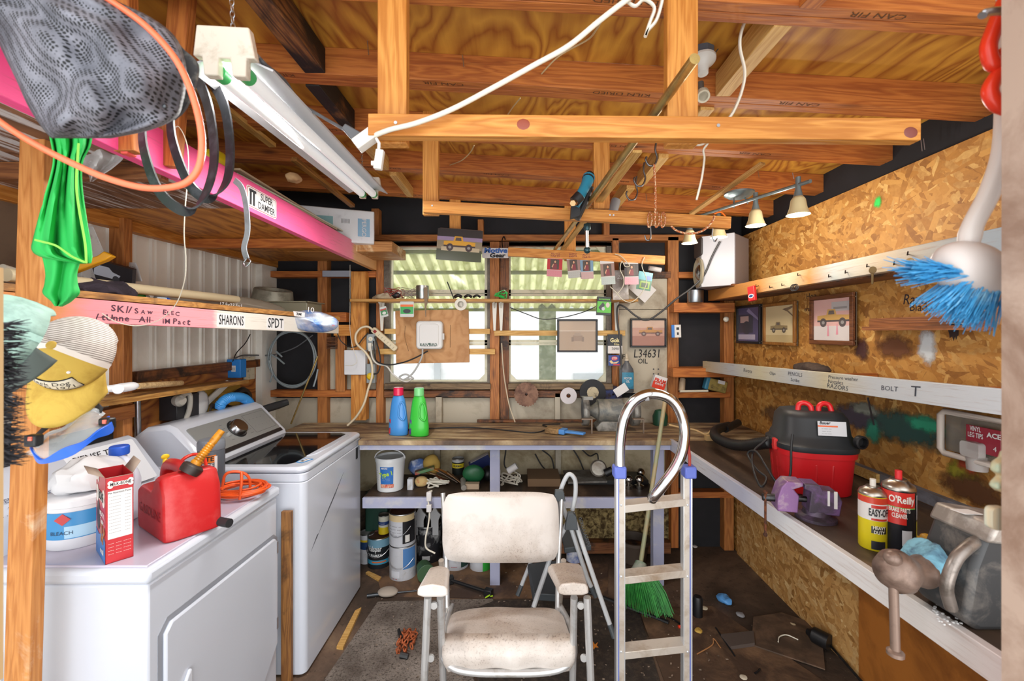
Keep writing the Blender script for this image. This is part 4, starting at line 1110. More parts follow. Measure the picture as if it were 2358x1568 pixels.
# ------------------------------------------------------------------ washer
wx0, wx1, wy0, wy1, wz = -1.78, -.977, 1.985, 2.70, .955
ws = thing('washing_machine', 'white top loading washing machine with a dark glass lid', 'washing machine', (wx1, wy0, 0))
b = MB(); b.rbox((0, 0, 0), (wx1 - wx0, wy1 - wy0, wz - .075), .03, M=T3((wx0 + wx1) / 2, (wy0 + wy1) / 2, (wz - .075) / 2 + .012)); b.obj('cabinet', APPL, ws, w=True, bev=.004)
b = MB(); b.rbox((0, 0, 0), (wx1 - wx0 - .004, wy1 - wy0 - .004, .038), .03, M=T3((wx0 + wx1) / 2, (wy0 + wy1) / 2, wz - .043)); b.obj('top_band', APPL, ws, w=True, bev=.004)
b = MB(); b.rbox((0, 0, 0), (wx1 - wx0 + .004, wy1 - wy0 + .004, .03), .05, n=8, M=T3((wx0 + wx1) / 2, (wy0 + wy1) / 2, wz - .008)); ld = b.obj('lid', APPL, ws, w=True, bev=.012)
lg = [(-1.53, 2.03), (-1.085, 2.03), (-1.06, 2.06), (-1.05, 2.63), (-1.09, 2.66), (-1.47, 2.66), (-1.53, 2.6)]
b = MB(); b.prism(lg, .003, T3(0, 0, wz + .006)); b.obj('glass', paint('#0b0b0e', .04, coat=.6), ld, w=True)
b = MB(); b.prism([(-1.062, 2.16), (-1.03, 2.2), (-1.015, 2.35), (-1.02, 2.6), (-1.045, 2.62)], .006, T3(0, 0, wz + .004)); b.obj('grip', paint('#b9bec9', .3), ld, w=True, bev=.003)
b = MB()
prof = [(-1.80, .90), (-1.80, 1.08), (-1.72, 1.14), (-1.62, 1.15), (-1.585, 1.135), (-1.44, .985), (-1.43, .95), (-1.45, .90)]
b.prism(prof, wy1 - wy0 - .02, frame((0, wy1 - .01, 0), (1, 0, 0), (0, 0, 1))); cn = b.obj('console', APPL, ws, w=True, bev=.02)
pn = V((.15, 0, .145)).normalized(); pd = V((-.145, 0, .15)).normalized()
Mp = frame(V((-1.5125, (wy0 + wy1) / 2, 1.06)) + pn * .002, (0, 1, 0), pd)
b = MB(); b.rbox((0, 0, .0), (.60, .165, .004), .012, M=Mp); b.obj('control_panel', paint('#9a9d9c', .38, .35), cn, w=True)
b = MB(); b.bb((-.30, -.105, -.004), (.30, -.083, .003)); b.M = None; b.v = [Mp @ v for v in b.v]; b.obj('dark_trim', paint('#18181b', .3), cn, w=True)
b = MB(); b.lathe([(.052, 0), (.05, .006), (.044, .03), (.040, .034), (.0, .034)], 28, Mp @ T3(-.02, .0, .002)); kn = b.obj('knob', metal('#a7a9ab', .22), cn, w=True)
b = MB(); b.lathe([(.055, 0), (.0555, .004), (.052, .008)], 28, Mp @ T3(-.02, .0, .002)); b.obj('knob_ring', BLACKP, cn, w=True)
b = MB()
for i in range(5):
    b.text('----', .018, Mp @ T3(-.10, .05 - i * .025, .0022)); b.text('-----', .018, Mp @ T3(.06, .05 - i * .025, .0022))
for i in range(5):
    b.text('--', .016, Mp @ T3(.12 + .035 * i, .03, .0022)); b.text('-', .016, Mp @ T3(.12 + .035 * i, -.02, .0022))
b.text('WASH', .018, Mp @ T3(-.24, .0, .0022)); b.tube([Mp @ V(p) for p in ((.09, .065, .002), (.285, .065, .002), (.285, -.06, .002), (.09, -.06, .002))], .0007, 4, closed=True)
b.obj('legend', paint('#303236', .5), cn, w=True)
lb = thing('energy_label', 'blue and white sticker on the front corner of the washer lid', 'sticker', M=T3(-1.033, 2.09, wz + .0078) @ RZ(70))
b = MB(); b.rbox((0, 0, 0), (.07, .045, .001), .002); b.obj('border', paint('#2a86c8', .4), lb)
b = MB(); b.rbox((0, 0, .0004), (.055, .03, .001), .002); b.obj('face', PAPER, lb)
b = MB(); b.bb((-.018, -.008, .0008), (-.004, .008, .0012)); b.bb((.004, -.003, .0008), (.018, .003, .0012)); b.obj('print', INK, lb)
b = MB(); b.bb((wx1 - .001, 2.60, .82), (wx1 + .003, 2.625, .885)); b.obj('badge', BLACKP, ws, w=True)
# long scuff on the front
b = MB(); b.prism([(2.12, .60), (2.30, .71), (2.42, .80), (2.31, .73), (2.2, .66)], .0008, frame((wx1 - .0002, 0, 0), (0, 1, 0), (0, 0, 1))); b.prism([(2.04, .55), (2.12, .60), (2.10, .60)], .0008, frame((wx1 - .0002, 0, 0), (0, 1, 0), (0, 0, 1))); b.obj('scuff', paint('#5e6068', .6), ws, w=True)
beam('timber_offcut', (-1.045, 1.957, .0), (-1.045, 1.957, .775), .02, .045, wood('#9a6a35', '#6b4320', '#38210f', dirt='#4a3018', amt=.3), up=(1, 0, 0), label='rough timber standing in the gap between dryer and washer', cat='timber')

# ================================================================== on the dryer
zt = dz + .0005
RED = NT('scuffed_red_plastic'); co = RED.coord((1, 1, 1))
RED.out(RED.mix(RED.ramp(RED.noise(co, 12, 7, .65), [(.45, 0.0), (.75, .5)]), '#b3161a', '#c65a58'), .42)
RED = RED.mat
Mg = frame((-1.12, 1.375, zt), (.55, .835, 0), (-.835, .55, 0))     # x along the spout end, y along the GASOLINE side
gc = thing('gas_can', 'red plastic gas can with a yellow spout on the dryer', 'gas can', M=Mg)
b = MB()
side = [(0, 0), (.255, 0), (.265, .03), (.262, .13), (.24, .145), (.13, .145), (.115, .16), (.085, .205), (.04, .205), (.008, .15)]
def ring(xw, k):
    return [(y * 1.0 if True else 0, z) for y, z in side]
W = .165
secs = [(.0, .90), (.012, .97), (.03, 1), (W - .03, 1), (W - .012, .97), (W, .90)]
nS = len(side); vs = []; cyy, czz = .135, .085
for x, k in secs:
    for y, z in side: vs.append((x, cyy + (y - cyy) * k, max(0, czz + (z - czz) * (k if z > .02 else 1))))
fs = []
for i in range(len(secs) - 1):
    for j in range(nS):
        l = (j + 1) % nS; fs.append((i * nS + j, i * nS + l, (i + 1) * nS + l, (i + 1) * nS + j))
fs += [tuple(range(nS))[::-1], tuple((len(secs) - 1) * nS + j for j in range(nS))]
fs = [tuple(reversed(f)) for f in fs]
b.add(vs, fs); b.obj('body', RED, gc, smooth=50, bev=.006)
b = MB(); q = [(W / 2, .075, .19), (W / 2, .10, .205), (W / 2, .17, .205), (W / 2, .225, .195), (W / 2, .245, .16), (W / 2, .245, .13)]
b.tube(spl(q, 5), .021, 12); b.obj('handle', RED, gc, smooth=70)
b = MB(); b.text('GASOLINE', .042, frame((-.0005, .135, .075), (0, -1, 0), (0, 0, 1)), bold=.01, fit=.19); b.obj('raised_lettering', paint('#8f1518', .5), gc)
nk = V((W * .5, .05, .203)); nd = V((.75, -.12, 1)).normalized()
b = MB(); b.lathe([(.031, -.006), (.033, .002), (.034, .018), (.028, .024), (.02, .026)], 20, aim(nk, nk + nd)); b.obj('collar', paint('#2b211d', .5), gc)
b = MB(); pr = [(.017, .024), (.017, .034)]
for i in range(9): pr += [(.0165 - i * .0003, .036 + i * .008), (.0135 - i * .0003, .040 + i * .008)]
pr += [(.013, .11), (.0115, .155), (.008, .155)]
b.lathe(pr, 18, aim(nk, nk + nd)); b.obj('spout', paint('#c98418', .35, dirt='#8a5512', amt=.4, sc=30), gc)
b = MB(); q = V((W * .45, .235, .207)); b.lathe([(.008, -.01), (.008, .006), (.004, .012)], 12, T3(*q)); b.ball(q + V((0, 0, .019)), (.013, .004, .010)); b.obj('vent_cap', paint('#d8b91e', .35), gc)
# dog biscuit box
Mm = frame((-1.199, 1.259, zt), (.618, .786, 0), (-.786, .618, 0))
mbx = thing('biscuit_box', 'open red MILK-BONE dog biscuit box on the dryer', 'box', M=Mm)
REDB = paint('#b5232a', .35); w_, l_, h_ = .062, .142, .25
b = MB(); t_ = .0015
b.bb((0, 0, 0), (w_, t_, h_)); b.bb((0, l_ - t_, 0), (w_, l_, h_)); b.bb((0, 0, 0), (t_, l_, h_ - .0)); b.bb((w_ - t_, 0, 0), (w_, l_, h_)); b.bb((0, 0, 0), (w_, l_, t_)); b.obj('carton', REDB, mbx)
b = MB(); b.add([(0, l_ * .1, h_), (0, l_ * .9, h_ + .004), (-.03, l_ * .85, h_ + .022), (-.032, l_ * .2, h_ + .018)], [(0, 1, 2, 3)]); b.add([(w_, .01, h_), (w_, l_ * .8, h_), (w_ + .02, l_ * .75, h_ + .03), (w_ + .02, .02, h_ + .03)], [(0, 1, 2, 3)]); b.add([(0, 0, h_), (w_, 0, h_), (w_ - .005, .03, h_ - .012), (.01, .032, h_ - .014)], [(0, 1, 2, 3)]); b.obj('flap', paint('#9c8a7c', .7), mbx, solid=.0015)
FN = frame((w_ / 2, -.0003, h_ / 2), (1, 0, 0), (0, 0, 1))             # narrow side
FW = frame((-.0003, l_ / 2, h_ / 2), (0, -1, 0), (0, 0, 1))             # front
b = MB(); b.face([(-.026, -.055), (.028, -.055), (.028, .085), (-.026, .085)], FN, .0003); b.obj('nutrition_panel', PAPER, mbx)
def bone(b, M, w, h, z, mi=None):
    e = h * .55
    b.prism([(-w / 2 + e * .3, -h * .32), (w / 2 - e * .3, -h * .32), (w / 2 - e * .3, h * .32), (-w / 2 + e * .3, h * .32)], .0004, M, mi, z0=z)
    for sx in (-1, 1):
        for sy in (-1, 1):
            b.prism([(sx * (w / 2 - e * .35) + e * .62 * cos(a * pi / 8), sy * h * .28 + e * .62 * sin(a * pi / 8)) for a in range(16)], .0004, M, mi, z0=z)
b = MB(); bone(b, FN @ T3(.002, .104, 0), .052, .018, .0003); bone(b, FW @ T3(-.0, .060, 0), .11, .042, .0004); bone(b, FW @ T3(-.045, .105, 0), .04, .016, .0004); b.obj('bone_logo', paint('#e8e2da', .4), mbx)
b = MB(); b.text('MILK-BONE', .012, FN @ T3(.002, .104, .0006), bold=.02, fit=.046); b.text('BONE', .036, FW @ T3(.012, .06, .0008), bold=.03, fit=.07); b.text('Pet Nutrition Facts', .008, FN @ T3(0, .079, .0004), fit=.05)
for i in range(12): b.bb((0, 0, 0), (0, 0, 0)) if False else b.text('------  ---', .006, FN @ T3(0, .068 - i * .0095, .0004), fit=.048)
b.obj('dark_lettering', INK, mbx)
b = MB(); b.face([(-.071, -.125), (.071, -.125), (.071, -.06), (.03, -.045), (-.02, -.06), (-.071, -.05)], FW, .0004); b.obj('blue_band', paint('#2e6fb5', .4), mbx)
b = MB(); b.text('MEATY\nTaste', .021, FW @ T3(.028, .0, .0008), bold=.02); b.text('small', .024, FW @ T3(.03, -.098, .001), bold=.02)
for i in range(4): b.text('--- --- ----', .007, FN @ T3(0, -.068 - i * .010, .0004), fit=.05)
b.obj('white_lettering', paint('#e8e2da', .4), mbx)
b = MB()
for (x, y, a) in ((.02, -.045, 20), (.045, -.05, -15)):
    bone(b, FW @ T3(x, y, .0002) @ RZ(70 + a), .05, .02, .0008)
b.ball((-.0006, l_ / 2 + .03, .12), (.0005, .025, .045), mi=1); b.obj('biscuit_picture', [paint('#a86a34', .5), paint('#3a1f16', .5)], mbx)
# bleach wipes tub
bt = thing('wipes_tub', 'white tub with a blue bleach label on the dryer beside the post', 'tub', (-1.43, 1.42, zt))
b = MB(); b.lathe([(.083, 0), (.086, .004), (.090, .13), (.093, .132), (.093, .15), (.086, .154), (.0, .154)], 32, mis=None); b.obj('tub', paint('#dfe0e4', .35), bt)
b = MB(); b.patch(.0865, .035, .118, 200, 370, off=.001, r2=.090, n=30); b.obj('label', paint('#3f8fc9', .35), bt)
b = MB(); b.patch(.087, .038, .075, 290, 355, off=.0016, r2=.0885); b.obj('label_swoosh', paint('#a9cfe8', .35), bt)
b = MB(); b.prism([(-.02, 0), (0, .018), (.02, 0), (0, -.018)], .002, frame((.0905 * cos(R(288)), .0905 * sin(R(288)), .098), (-sin(R(288)), cos(R(288)), 0), (0, 0, 1))); b.obj('logo', paint('#c03a3a', .4), bt)
b = MB(); b.wraptext('BLEACH', .016, .0895, .055, 285); b.obj('lettering', paint('#26415f', .5), bt)
b = lumpmesh((-1.43, 1.44, zt + .205), (.085, .085, .055), .45, 14, 9); b.thing('plastic_bag', 'white plastic bag heaped on top of the bleach tub', 'bag', paint('#d9d9dc', .25))
jg = thing('jug', 'white plastic jug with a blue cap behind the biscuit box', 'jug', (-1.44, 1.565, zt))
b = MB(); b.lathe([(.055, 0), (.06, .005), (.06, .14), (.052, .17), (.026, .215), (.022, .222), (.022, .24)], 24); b.obj('bottle', paint('#d9dcea', .35), jg)
b = MB(); b.lathe([(.028, .235), (.029, .238), (.029, .262), (.026, .266), (0, .266)], 24); b.obj('cap', paint('#2458c4', .4), jg)
b = MB(); b.tube(spl([(.018, -.01, .222), (.055, -.03, .215), (.075, -.04, .17), (.062, -.035, .12)], 6), .013, 10); b.obj('grip', paint('#d9dcea', .35), jg)
el = thing('wipes_canister', 'grey ELITE wipes canister behind the gas can', 'canister', (-1.275, 1.80, zt))
b = MB(); b.lathe([(.046, 0), (.048, .003), (.048, .19), (.045, .195)], 28); b.obj('body', paint('#4b4f57', .4), el)
b = MB(); b.lathe([(.0485, .192), (.0495, .195), (.049, .222), (.044, .232), (.0, .234)], 28); b.obj('lid', paint('#6f747c', .4), el)
b = MB(); b.patch(.048, .145, .175, 215, 325, n=24); b.patch(.048, .10, .103, 215, 325, n=24); b.obj('orange_band', paint('#d8771e', .4), el)
b = MB(); b.wraptext('ELITE', .026, .0485, .16, 280, bold=.02); b.wraptext('LARGE\nWIPES', .022, .0482, .122, 275, bold=.02, mi=1); b.wraptext('35', .016, .0482, .085, 295, mi=1); b.obj('lettering', [INK, PAPER], el)
b = MB(); b.patch(.048, .03, .17, 318, 330, off=.0006, n=4); b.obj('barcode', PAPER, el)
# orange extension cord
ORG = paint('#e0551c', .4)
rnd = random.Random(5); q = []
for i in range(60):
    a = i / 60 * 2 * pi * 6.5
    rr = .085 + .02 * sin(a * .37) + rnd.uniform(-.006, .006)
    q.append(V((-1.155 + rr * cos(a) * 1.05, 1.80 + rr * sin(a) * .85, zt + .008 + .022 * abs(sin(a * .21 + 1)) + .001 * i / 6)))
b = MB(); b.tube(spl(q, 4), .0048, 8)
b.tube(spl([P(512, 1120, 1.72), P(520, 1092, 1.72), P(548, 1086, 1.74), P(572, 1098, 1.76), P(575, 1130, 1.78), P(560, 1150, 1.78), P(545, 1152, 1.76)], 6), .0055, 8)
b.tube(spl([P(556, 1088, 1.74), P(556, 1110, 1.72), P(552, 1150, 1.72)], 5), .0055, 8)
b.thing('extension_lead', 'orange extension cord coiled on the far end of the dryer', 'cord', ORG, smooth=60)
cable('red_cable', [P(408, 1075, 1.62), P(425, 1055, 1.63), P(450, 1046, 1.66), P(470, 1055, 1.66), P(474, 1080, 1.62), P(462, 1095, 1.6)], .006, paint('#d8301c', .4), 'bright red cord loop standing behind the gas can', 'cord')
b = MB(); a, c = PZ(512, 1196, zt + .016), PZ(545, 1204, zt + .016); b.cyl(a + V((-.05, .0, 0)), a + V((.045, -.03, 0)), .015, 14); b.thing('rubber_grip', 'short black rubber grip at the dryer front edge beside the gas can', 'grip', paint('#222225', .5))
# ================================================================== under the roof
fx0, fx1 = P(528, 138, .93), P(848, 436, 2.06)
Mx = aim(fx0, fx1); Lf = (fx1 - fx0).length
ft = thing('fluorescent_light', 'long white twin tube fluorescent fixture hanging on chains', 'light', M=Mx)
b = MB(); b.prism([(-.05, .002), (-.028, .05), (.028, .05), (.05, .002)], Lf); b.obj('housing', paint('#8f8f92', .35), ft, bev=.002)
b = MB()
for sx in (-1, 1): b.prism([(sx * .0, -.002), (sx * .05, -.004), (sx * .088, -.02), (sx * .09, -.016), (sx * .05, .0), (0, .003)], Lf)
b.obj('reflector', paint('#b9b9bc', .3), ft)
for i, sx in enumerate((-.026, .026)):
    b = MB(); b.cyl((sx, -.024, .012), (sx, -.024, Lf - .012), .0165, 16); tu = b.obj('tube', emit('#e6e6e6', .25), ft)  # faint glow added to the tubes, which are switched off
    for zz in (.0, Lf - .025):
        b = MB(); b.cyl((sx, -.024, zz), (sx, -.024, zz + .025), .0172, 16); b.obj('end_ring', paint('#3fae62', .3), tu)
cp = [(-.052, .058), (.052, .058), (.062, -.004), (.044, -.004), (.042, -.042), (.014, -.042), (.012, -.006), (-.012, -.006), (-.014, -.042), (-.042, -.042), (-.044, -.004), (-.062, -.004)]
for z0 in (-.02, Lf - .004):
    b = MB(); b.prism(cp, .022, z0=z0); b.obj('lampholder', paint('#d8cdbd', .5, dirt='#b8aa96', amt=.3, sc=20), ft, bev=.003)
b = MB(); rr = .006
for zz, dx in ((.02, .0), (Lf - .1, .0)):
    b = MB()
    for i in range(14):
        M = T3(dx, .055 + i * .0125, zz) @ RY(90 * (i % 2))
        b.tube([M @ V((.0045 * cos(a * pi / 5), .0085 * sin(a * pi / 5), 0)) for a in range(10)], .0011, 4, closed=True)
    b.obj('chain', STEEL, ft)
cable('power_cable', [P(598, 135, .98), P(612, 150, .99), P(655, 185, 1.08), P(690, 235, 1.15), P(740, 268, 1.15), P(775, 288, 1.12), P(790, 297, 1.1)], .0045, GREYCORD, 'grey cord from the fluorescent fixture to the white cord connector', 'cord')
b = MB(); b.prism([(-.02, -.008), (.03, -.016), (.036, .016), (-.02, .008)], .022, P(0, 0, 1) and T3(*P(808, 305, 1.08)) @ RX(90) @ RZ(-38), z0=-.011); b.thing('plug', 'grey moulded plug pushed into the white connector', 'plug', GREYCORD, bev=.003)
wc = thing('cord_connector', 'white multi-outlet connector at the end of the white roof cord', 'connector', M=T3(*P(843, 321, 1.02)) @ RX(90) @ RZ(36))
b = MB(); b.box((0, 0, 0), (.056, .028, .03)); b.obj('body', paint('#dcd8d0', .35), wc, bev=.003)
b = MB(); b.bb((-.016, .0142, -.004), (-.011, .0146, .004)); b.bb((.008, .0142, -.004), (.013, .0146, .004)); b.obj('slots', BLACKP, wc)
b = MB(); b.tube([P(866, 318, 1.01), P(873, 330, 1.01), P(872, 350, 1.01)], .004, 8); b.box(P(873, 368, 1.01), (.018, .014, .045), M=RY(8)); b.box(P(861, 376, 1.01), (.012, .008, .010)); b.thing('hanging_plug', 'white plug dangling below the white connector', 'plug', paint('#dcd8d0', .35), bev=.002)
cable('white_cable', [P(862, 312, 1.01), P(900, 298, .99), P(960, 283, .98), P(1040, 252, .97), P(1130, 205, .96), P(1230, 150, .95), P(1310, 105, .94), P(1380, 48, .93), P(1440, 2, .92), P(1490, -30, .91)], .0058, WHITECORD, 'thick white cord swooping from the roof to the connector', 'cord', n=8)
cable('cable_loops', [P(1440, 0, .93), P(1462, 14, .93), P(1480, 0, .93), P(1495, 4, .93), P(1507, 20, .93), P(1497, 50, .93), P(1486, 84, .93), P(1492, 70, .93), P(1512, 45, .93), P(1525, 0, .93), P(1530, -40, .93)], .0038, WHITECORD, 'looped ends of white cord dangling from the first rafter', 'cord')
cable('white_cable', [P(1745, -30, 1.2), P(1728, 20, 1.2), P(1708, 70, 1.2), P(1704, 110, 1.2), P(1715, 165, 1.2), P(1708, 210, 1.2), P(1690, 255, 1.2), P(1672, 280, 1.2)], .0045, WHITECORD, 'flat white cord hanging right of the porcelain lamp holder', 'cord')
cable('white_cable', [P(1590, 332, 1.12), P(1612, 334, 1.12), P(1632, 326, 1.12), P(1620, 345, 1.13), P(1622, 365, 1.13), P(1616, 410, 1.13), P(1604, 460, 1.13)], .0028, WHITECORD, 'thin white cord end dangling below the front rack board', 'cord')
cable('thin_cable', [P(1392, 36, 1.1), P(1375, 65, 1.2), P(1355, 90, 1.3), P(1310, 115, 1.38), P(1280, 135, 1.42), P(1247, 170, 1.49)], .0028, paint('#c2a87c', .6), 'thin tan cable running into a hole in the second rafter', 'cable')
cable('thin_cable', [P(1198, 226, 1.57), P(1180, 248, 1.7), P(1165, 270, 1.88)], .0025, paint('#c2a87c', .6), 'short tan cable between the second and third rafters', 'cable')
cable('thin_cable', [P(1092, 335, 1.98), P(1082, 352, 2.1), P(1062, 370, 2.2), P(1036, 380, 2.33)], .0028, paint('#c2a87c', .6), 'tan cable dropping onto the fourth rafter', 'cable')
# porcelain lamp holder
lh = thing('lamp_holder', 'white porcelain lamp holder with a pull socket under a grey box', 'lamp holder', P(1622, 190, 1.40))
b = MB(); b.lathe([(.036, -.04), (.037, .01), (.032, .016)], 8, T3(*P(1618, 108, 1.40))); b.obj('box', paint('#5c6470', .5), lh, w=True, bev=.003)
b = MB(); a = P(1662, 95, 1.40); b.box(a, (.012, .02, .07), M=RY(35)); b.obj('bracket', paint('#4a525c', .5), lh, w=True)
b = MB(); b.lathe([(.0, -.052), (.016, -.05), (.018, -.03), (.03, -.015), (.042, -.006), (.043, 0), (.036, .004)], 24, T3(*P(1616, 138, 1.38)) @ RX(-10)); b.obj('porcelain', paint('#d3d2cc', .25), lh, w=True)
b = MB(); b.cyl(P(1612, 190, 1.38), P(1614, 212, 1.38), .011, 12); b.obj('neck', paint('#4a4038', .5), lh, w=True)
b = MB(); b.lathe([(.018, .0), (.02, .022), (.017, .03)], 18, aim(P(1620, 222, 1.33), P(1612, 206, 1.38))); b.lathe([(.014, .0), (.019, -.001), (.019, .004)], 18, aim(P(1620, 222, 1.33), P(1612, 206, 1.38))); b.obj('socket', paint('#c5bda6', .4), lh, w=True)
cable('white_cable', [P(1655, 45, 1.42), P(1652, 70, 1.40), P(1640, 90, 1.4), P(1625, 98, 1.4)], .006, WHITECORD, 'short thick white cable entering the grey lamp box', 'cable')
# brass pipe and wood lath lying over the racks
a, c = P(1600, 135, .88), P(1278, 574, 2.84)
d = (c - a).normalized()
br = thing('pipe', 'long brass pipe lying across the hanging racks', 'pipe', a)
BRASS = paint('#b9a062', .32, .75, dirt='#8e7a4e', amt=.4, sc=12)
b = MB(); b.lathe([(.008, .0), (.0112, 0), (.0112, (c - a).length)], 20, aim(a, c)); b.lathe([(.0085, .03), (.0085, .0005)], 20, aim(a, c)); b.obj('pipe_body', BRASS, br, w=True)
b = MB(); b.lathe([(.0, .012), (.0084, .012)], 20, aim(a, c)); b.obj('bore', paint('#4a3f2c', .8), br, w=True)
beam('lath', P(1468, 348, 1.42), P(1296, 574, 2.80), .032, .010, W_PALE, label='pale wooden lath lying beside the brass pipe', cat='lath')
b = beam('strip', P(1592, 492, 2.44), P(1757, 376, 2.02), .032, .014, wood('#cba063', '#a5783c', '#4a3018', dirt='#5a4a3c', amt=.2), label='stained wooden strip fixed slanting under the rafters beside the track light', cat='strip')
# hooks, ropes
HK = metal('#7d7f83', .35)
for (x, y, Y), lab in zip(((1505, 345, 1.75), (1478, 392, 2.05), (1460, 424, 2.2)), ('nearest and carrying the orange rope', 'middle one of the row', 'smallest, behind the two others')):
    s = Y * 1.0 / F
    p = P(x, y, Y)
    pts = [p + V((dx * s, 0, -dz * s)) for dx, dz in ((6, -18), (4, 0), (8, 18), (2, 34), (-10, 36), (-18, 24), (-16, 16))]
    b = MB(); b.tube(spl(pts, 6), .0042, 8); b.thing('spring_hook', 'steel hook under the roof blocks, %s' % lab, 'hook', HK, 'hooks under the roof blocks', smooth=70)
ROPE = NT('braided_rope'); RP = ROPE.n('TexVoronoi'); RP.inputs['Scale'].default_value = 190; ROPE.l(ROPE.coord(), RP.inputs['Vector'])
ROPE.out(ROPE.ramp(RP.outputs['Distance'], [(.2, '#d8763a'), (.5, '#a5522a'), (.7, '#e8c8a0')]), .8, bump=RP.outputs['Distance'], bs=.4); ROPE = ROPE.mat
rp = thing('rope', 'orange braided rope hanging from a roof hook and wound over the second rack board', 'rope', P(1505, 560, 1.82))
b = MB(); b.tube([P(1506, 378, 1.74), P(1509, 430, 1.78), P(1509, 480, 1.82), P(1508, 520, 1.825)], .0045, 8)
for x in (1496, 1513, 1527):
    b.tube(spl([P(x - 4, 500, 1.825), P(x, 489, 1.84), P(x + 5, 498, 1.825), P(x + 4, 515, 1.82), P(x - 3, 523, 1.82)], 5, True), .0035, 8, closed=True)
b.obj('braid', ROPE, rp, w=True, smooth=70)
b = MB(); b.tube(spl([P(1498, 522, 1.815), P(1499, 540, 1.815), P(1496, 552, 1.815), P(1488, 552, 1.815), P(1485, 542, 1.815)], 6), .003, 8); b.obj('hook', HK, rp, w=True)
bg_ = thing('bungee_cable', 'orange and white bungee cord draped along the end of the second rack board', 'cord', P(1600, 545, 1.8))
b = MB(); b.tube(spl([P(1545, 520, 1.815), P(1560, 532, 1.81), P(1590, 538, 1.805), P(1620, 530, 1.805), P(1640, 510, 1.81), P(1645, 497, 1.82)], 6), .0045, 8); b.obj('elastic', ROPE, bg_, w=True, smooth=70)
b = MB(); b.tube(spl([P(1641, 526, 1.81), P(1640, 545, 1.81), P(1646, 556, 1.81), P(1652, 548, 1.81)], 5), .0028, 8); b.obj('hook', HK, bg_, w=True)
# blue and black power tool on the pipe, and a chrome pump below it
tl = thing('air_tool', 'blue and black air tool hanging on the lath over the second rack', 'tool', P(1322, 508, 1.8))
b = MB(); b.tube([P(1356, 408, 1.80), P(1350, 425, 1.78), P(1342, 440, 1.76), P(1330, 460, 1.74), P(1324, 472, 1.74)], [.026, .022, .020, .022, .020], 14); b.obj('body', paint('#2f8fb0', .35), tl, w=True, smooth=70)
b = MB(); b.tube([P(1358, 403, 1.81), P(1354, 414, 1.79)], [.020, .026], 14); b.tube([P(1336, 450, 1.72), P(1322, 465, 1.72)], .022, 12); b.tube([P(1360, 430, 1.80), P(1345, 470, 1.80), P(1328, 505, 1.80)], .014, 10); b.prism([(-.018, 0), (.02, .01), (.022, .075), (-.012, .08)], .03, fB(1322, 506, 1.78)); b.obj('grip', paint('#1c1d20', .5), tl, w=True, smooth=50)
b = MB(); b.cyl(P(1324, 466, 1.69), P(1319, 468, 1.66), .012, 6); b.obj('fitting', metal('#b89a70', .3), tl, w=True)
cp_ = thing('ratchet', 'chrome shafted tool hanging below the second rack board', 'tool', P(1352, 582, 2.0))
b = MB(); b.cyl(P(1351, 522, 1.97), P(1352, 572, 2.0), .009, 14); b.obj('shaft', metal('#c9ccd0', .12), cp_, w=True)
b = MB(); b.ball(P(1352, 576, 2.0), .016); b.lathe([(.012, 0), (.017, .01), (.015, .03)], 12, T3(*P(1352, 526, 1.97)) @ T3(0, 0, -.01)); b.obj('head', paint('#2c4a50', .3, .5), cp_, w=True)
# track light
tr = thing('track_light', 'five foot bar light with four cream bell shades near the strand board wall', 'light', P(1700, 470, 2.15))
TRM = paint('#7d8c90', .35, .5)
e0, e1 = P(1600, 500, 2.52), P(1866, 417, 1.72)
b = MB(); b.tube([e0, e1], .008, 8); b.obj('bar', TRM, tr, w=True)
b = MB(); cpos = P(1702, 446, 2.16); b.lathe([(.0, -.02), (.05, -.018), (.07, -.004), (.07, .004)], 28, T3(*cpos)); b.cyl(cpos + V((.03, .02, 0)), P(1722, 468, 2.14), .004, 8); b.cyl(cpos + V((-.03, -.01, 0)), P(1690, 478, 2.2), .004, 8); b.obj('canopy', TRM, tr, w=True)
SHADE = paint('#d5c79a', .4)
def shade(x, y, Y):
    p = P(x, y, Y); s = .043
    b = MB(); b.lathe([(s * .42, .075), (s * .62, .062), (s * .74, .03), (s * .92, .008), (s * 1.02, .0), (s * .94, .001), (s * .70, .03), (s * .58, .058)], 22, T3(*p) @ T3(0, 0, -.03)); o = b.obj('bell_shade', SHADE, tr, w=True, smooth=60)
    b = MB(); b.lathe([(.010, .045 + .08), (.011, .045 + .03), (.018, .045)], 14, T3(*p)); b.obj('stem', TRM, o, w=True)
    b = MB(); b.ball(p + V((0, 0, -.012)), (.024, .024, .020)); b.obj('bulb', emit('#fff1d8', 1.2), o, w=True)
    return p
sh_p = [shade(*q) for q in ((1838, 478, 1.78), (1740, 505, 2.04), (1655, 534, 2.36), (1588, 548, 2.50))]
b = MB(); b.tube(spl([P(1672, 500, 2.3), P(1660, 488, 2.3), P(1645, 492, 2.3)], 5), .004, 6); b.thing('wire_nut_lead', 'orange tipped wire lead by the track light bar', 'wire', paint('#d86a1e', .4))
# nails through the roof deck
for i, (x, y, h, Y) in enumerate(((846, 110, 32, 1.45), (1065, 140, 26, 1.45), (1132, 168, 14, 1.5), (1620, 400, 22, 2.35), (1745, 400, 18, 2.3), (1825, 405, 14, 2.2), (2121, 335, 26, 1.7), (2127, 332, 26, 1.7), (1445, 455, 18, 2.6), (1487, 455, 18, 2.6))):
    b = MB(); b.cyl(P(x, y - h / 2, Y), P(x + 3, y + h / 2, Y), .0018, 6); b.thing('roof_nail', 'long nail point sticking through the roof boards between rafters', 'nail', STEEL, 'nails through the roof')

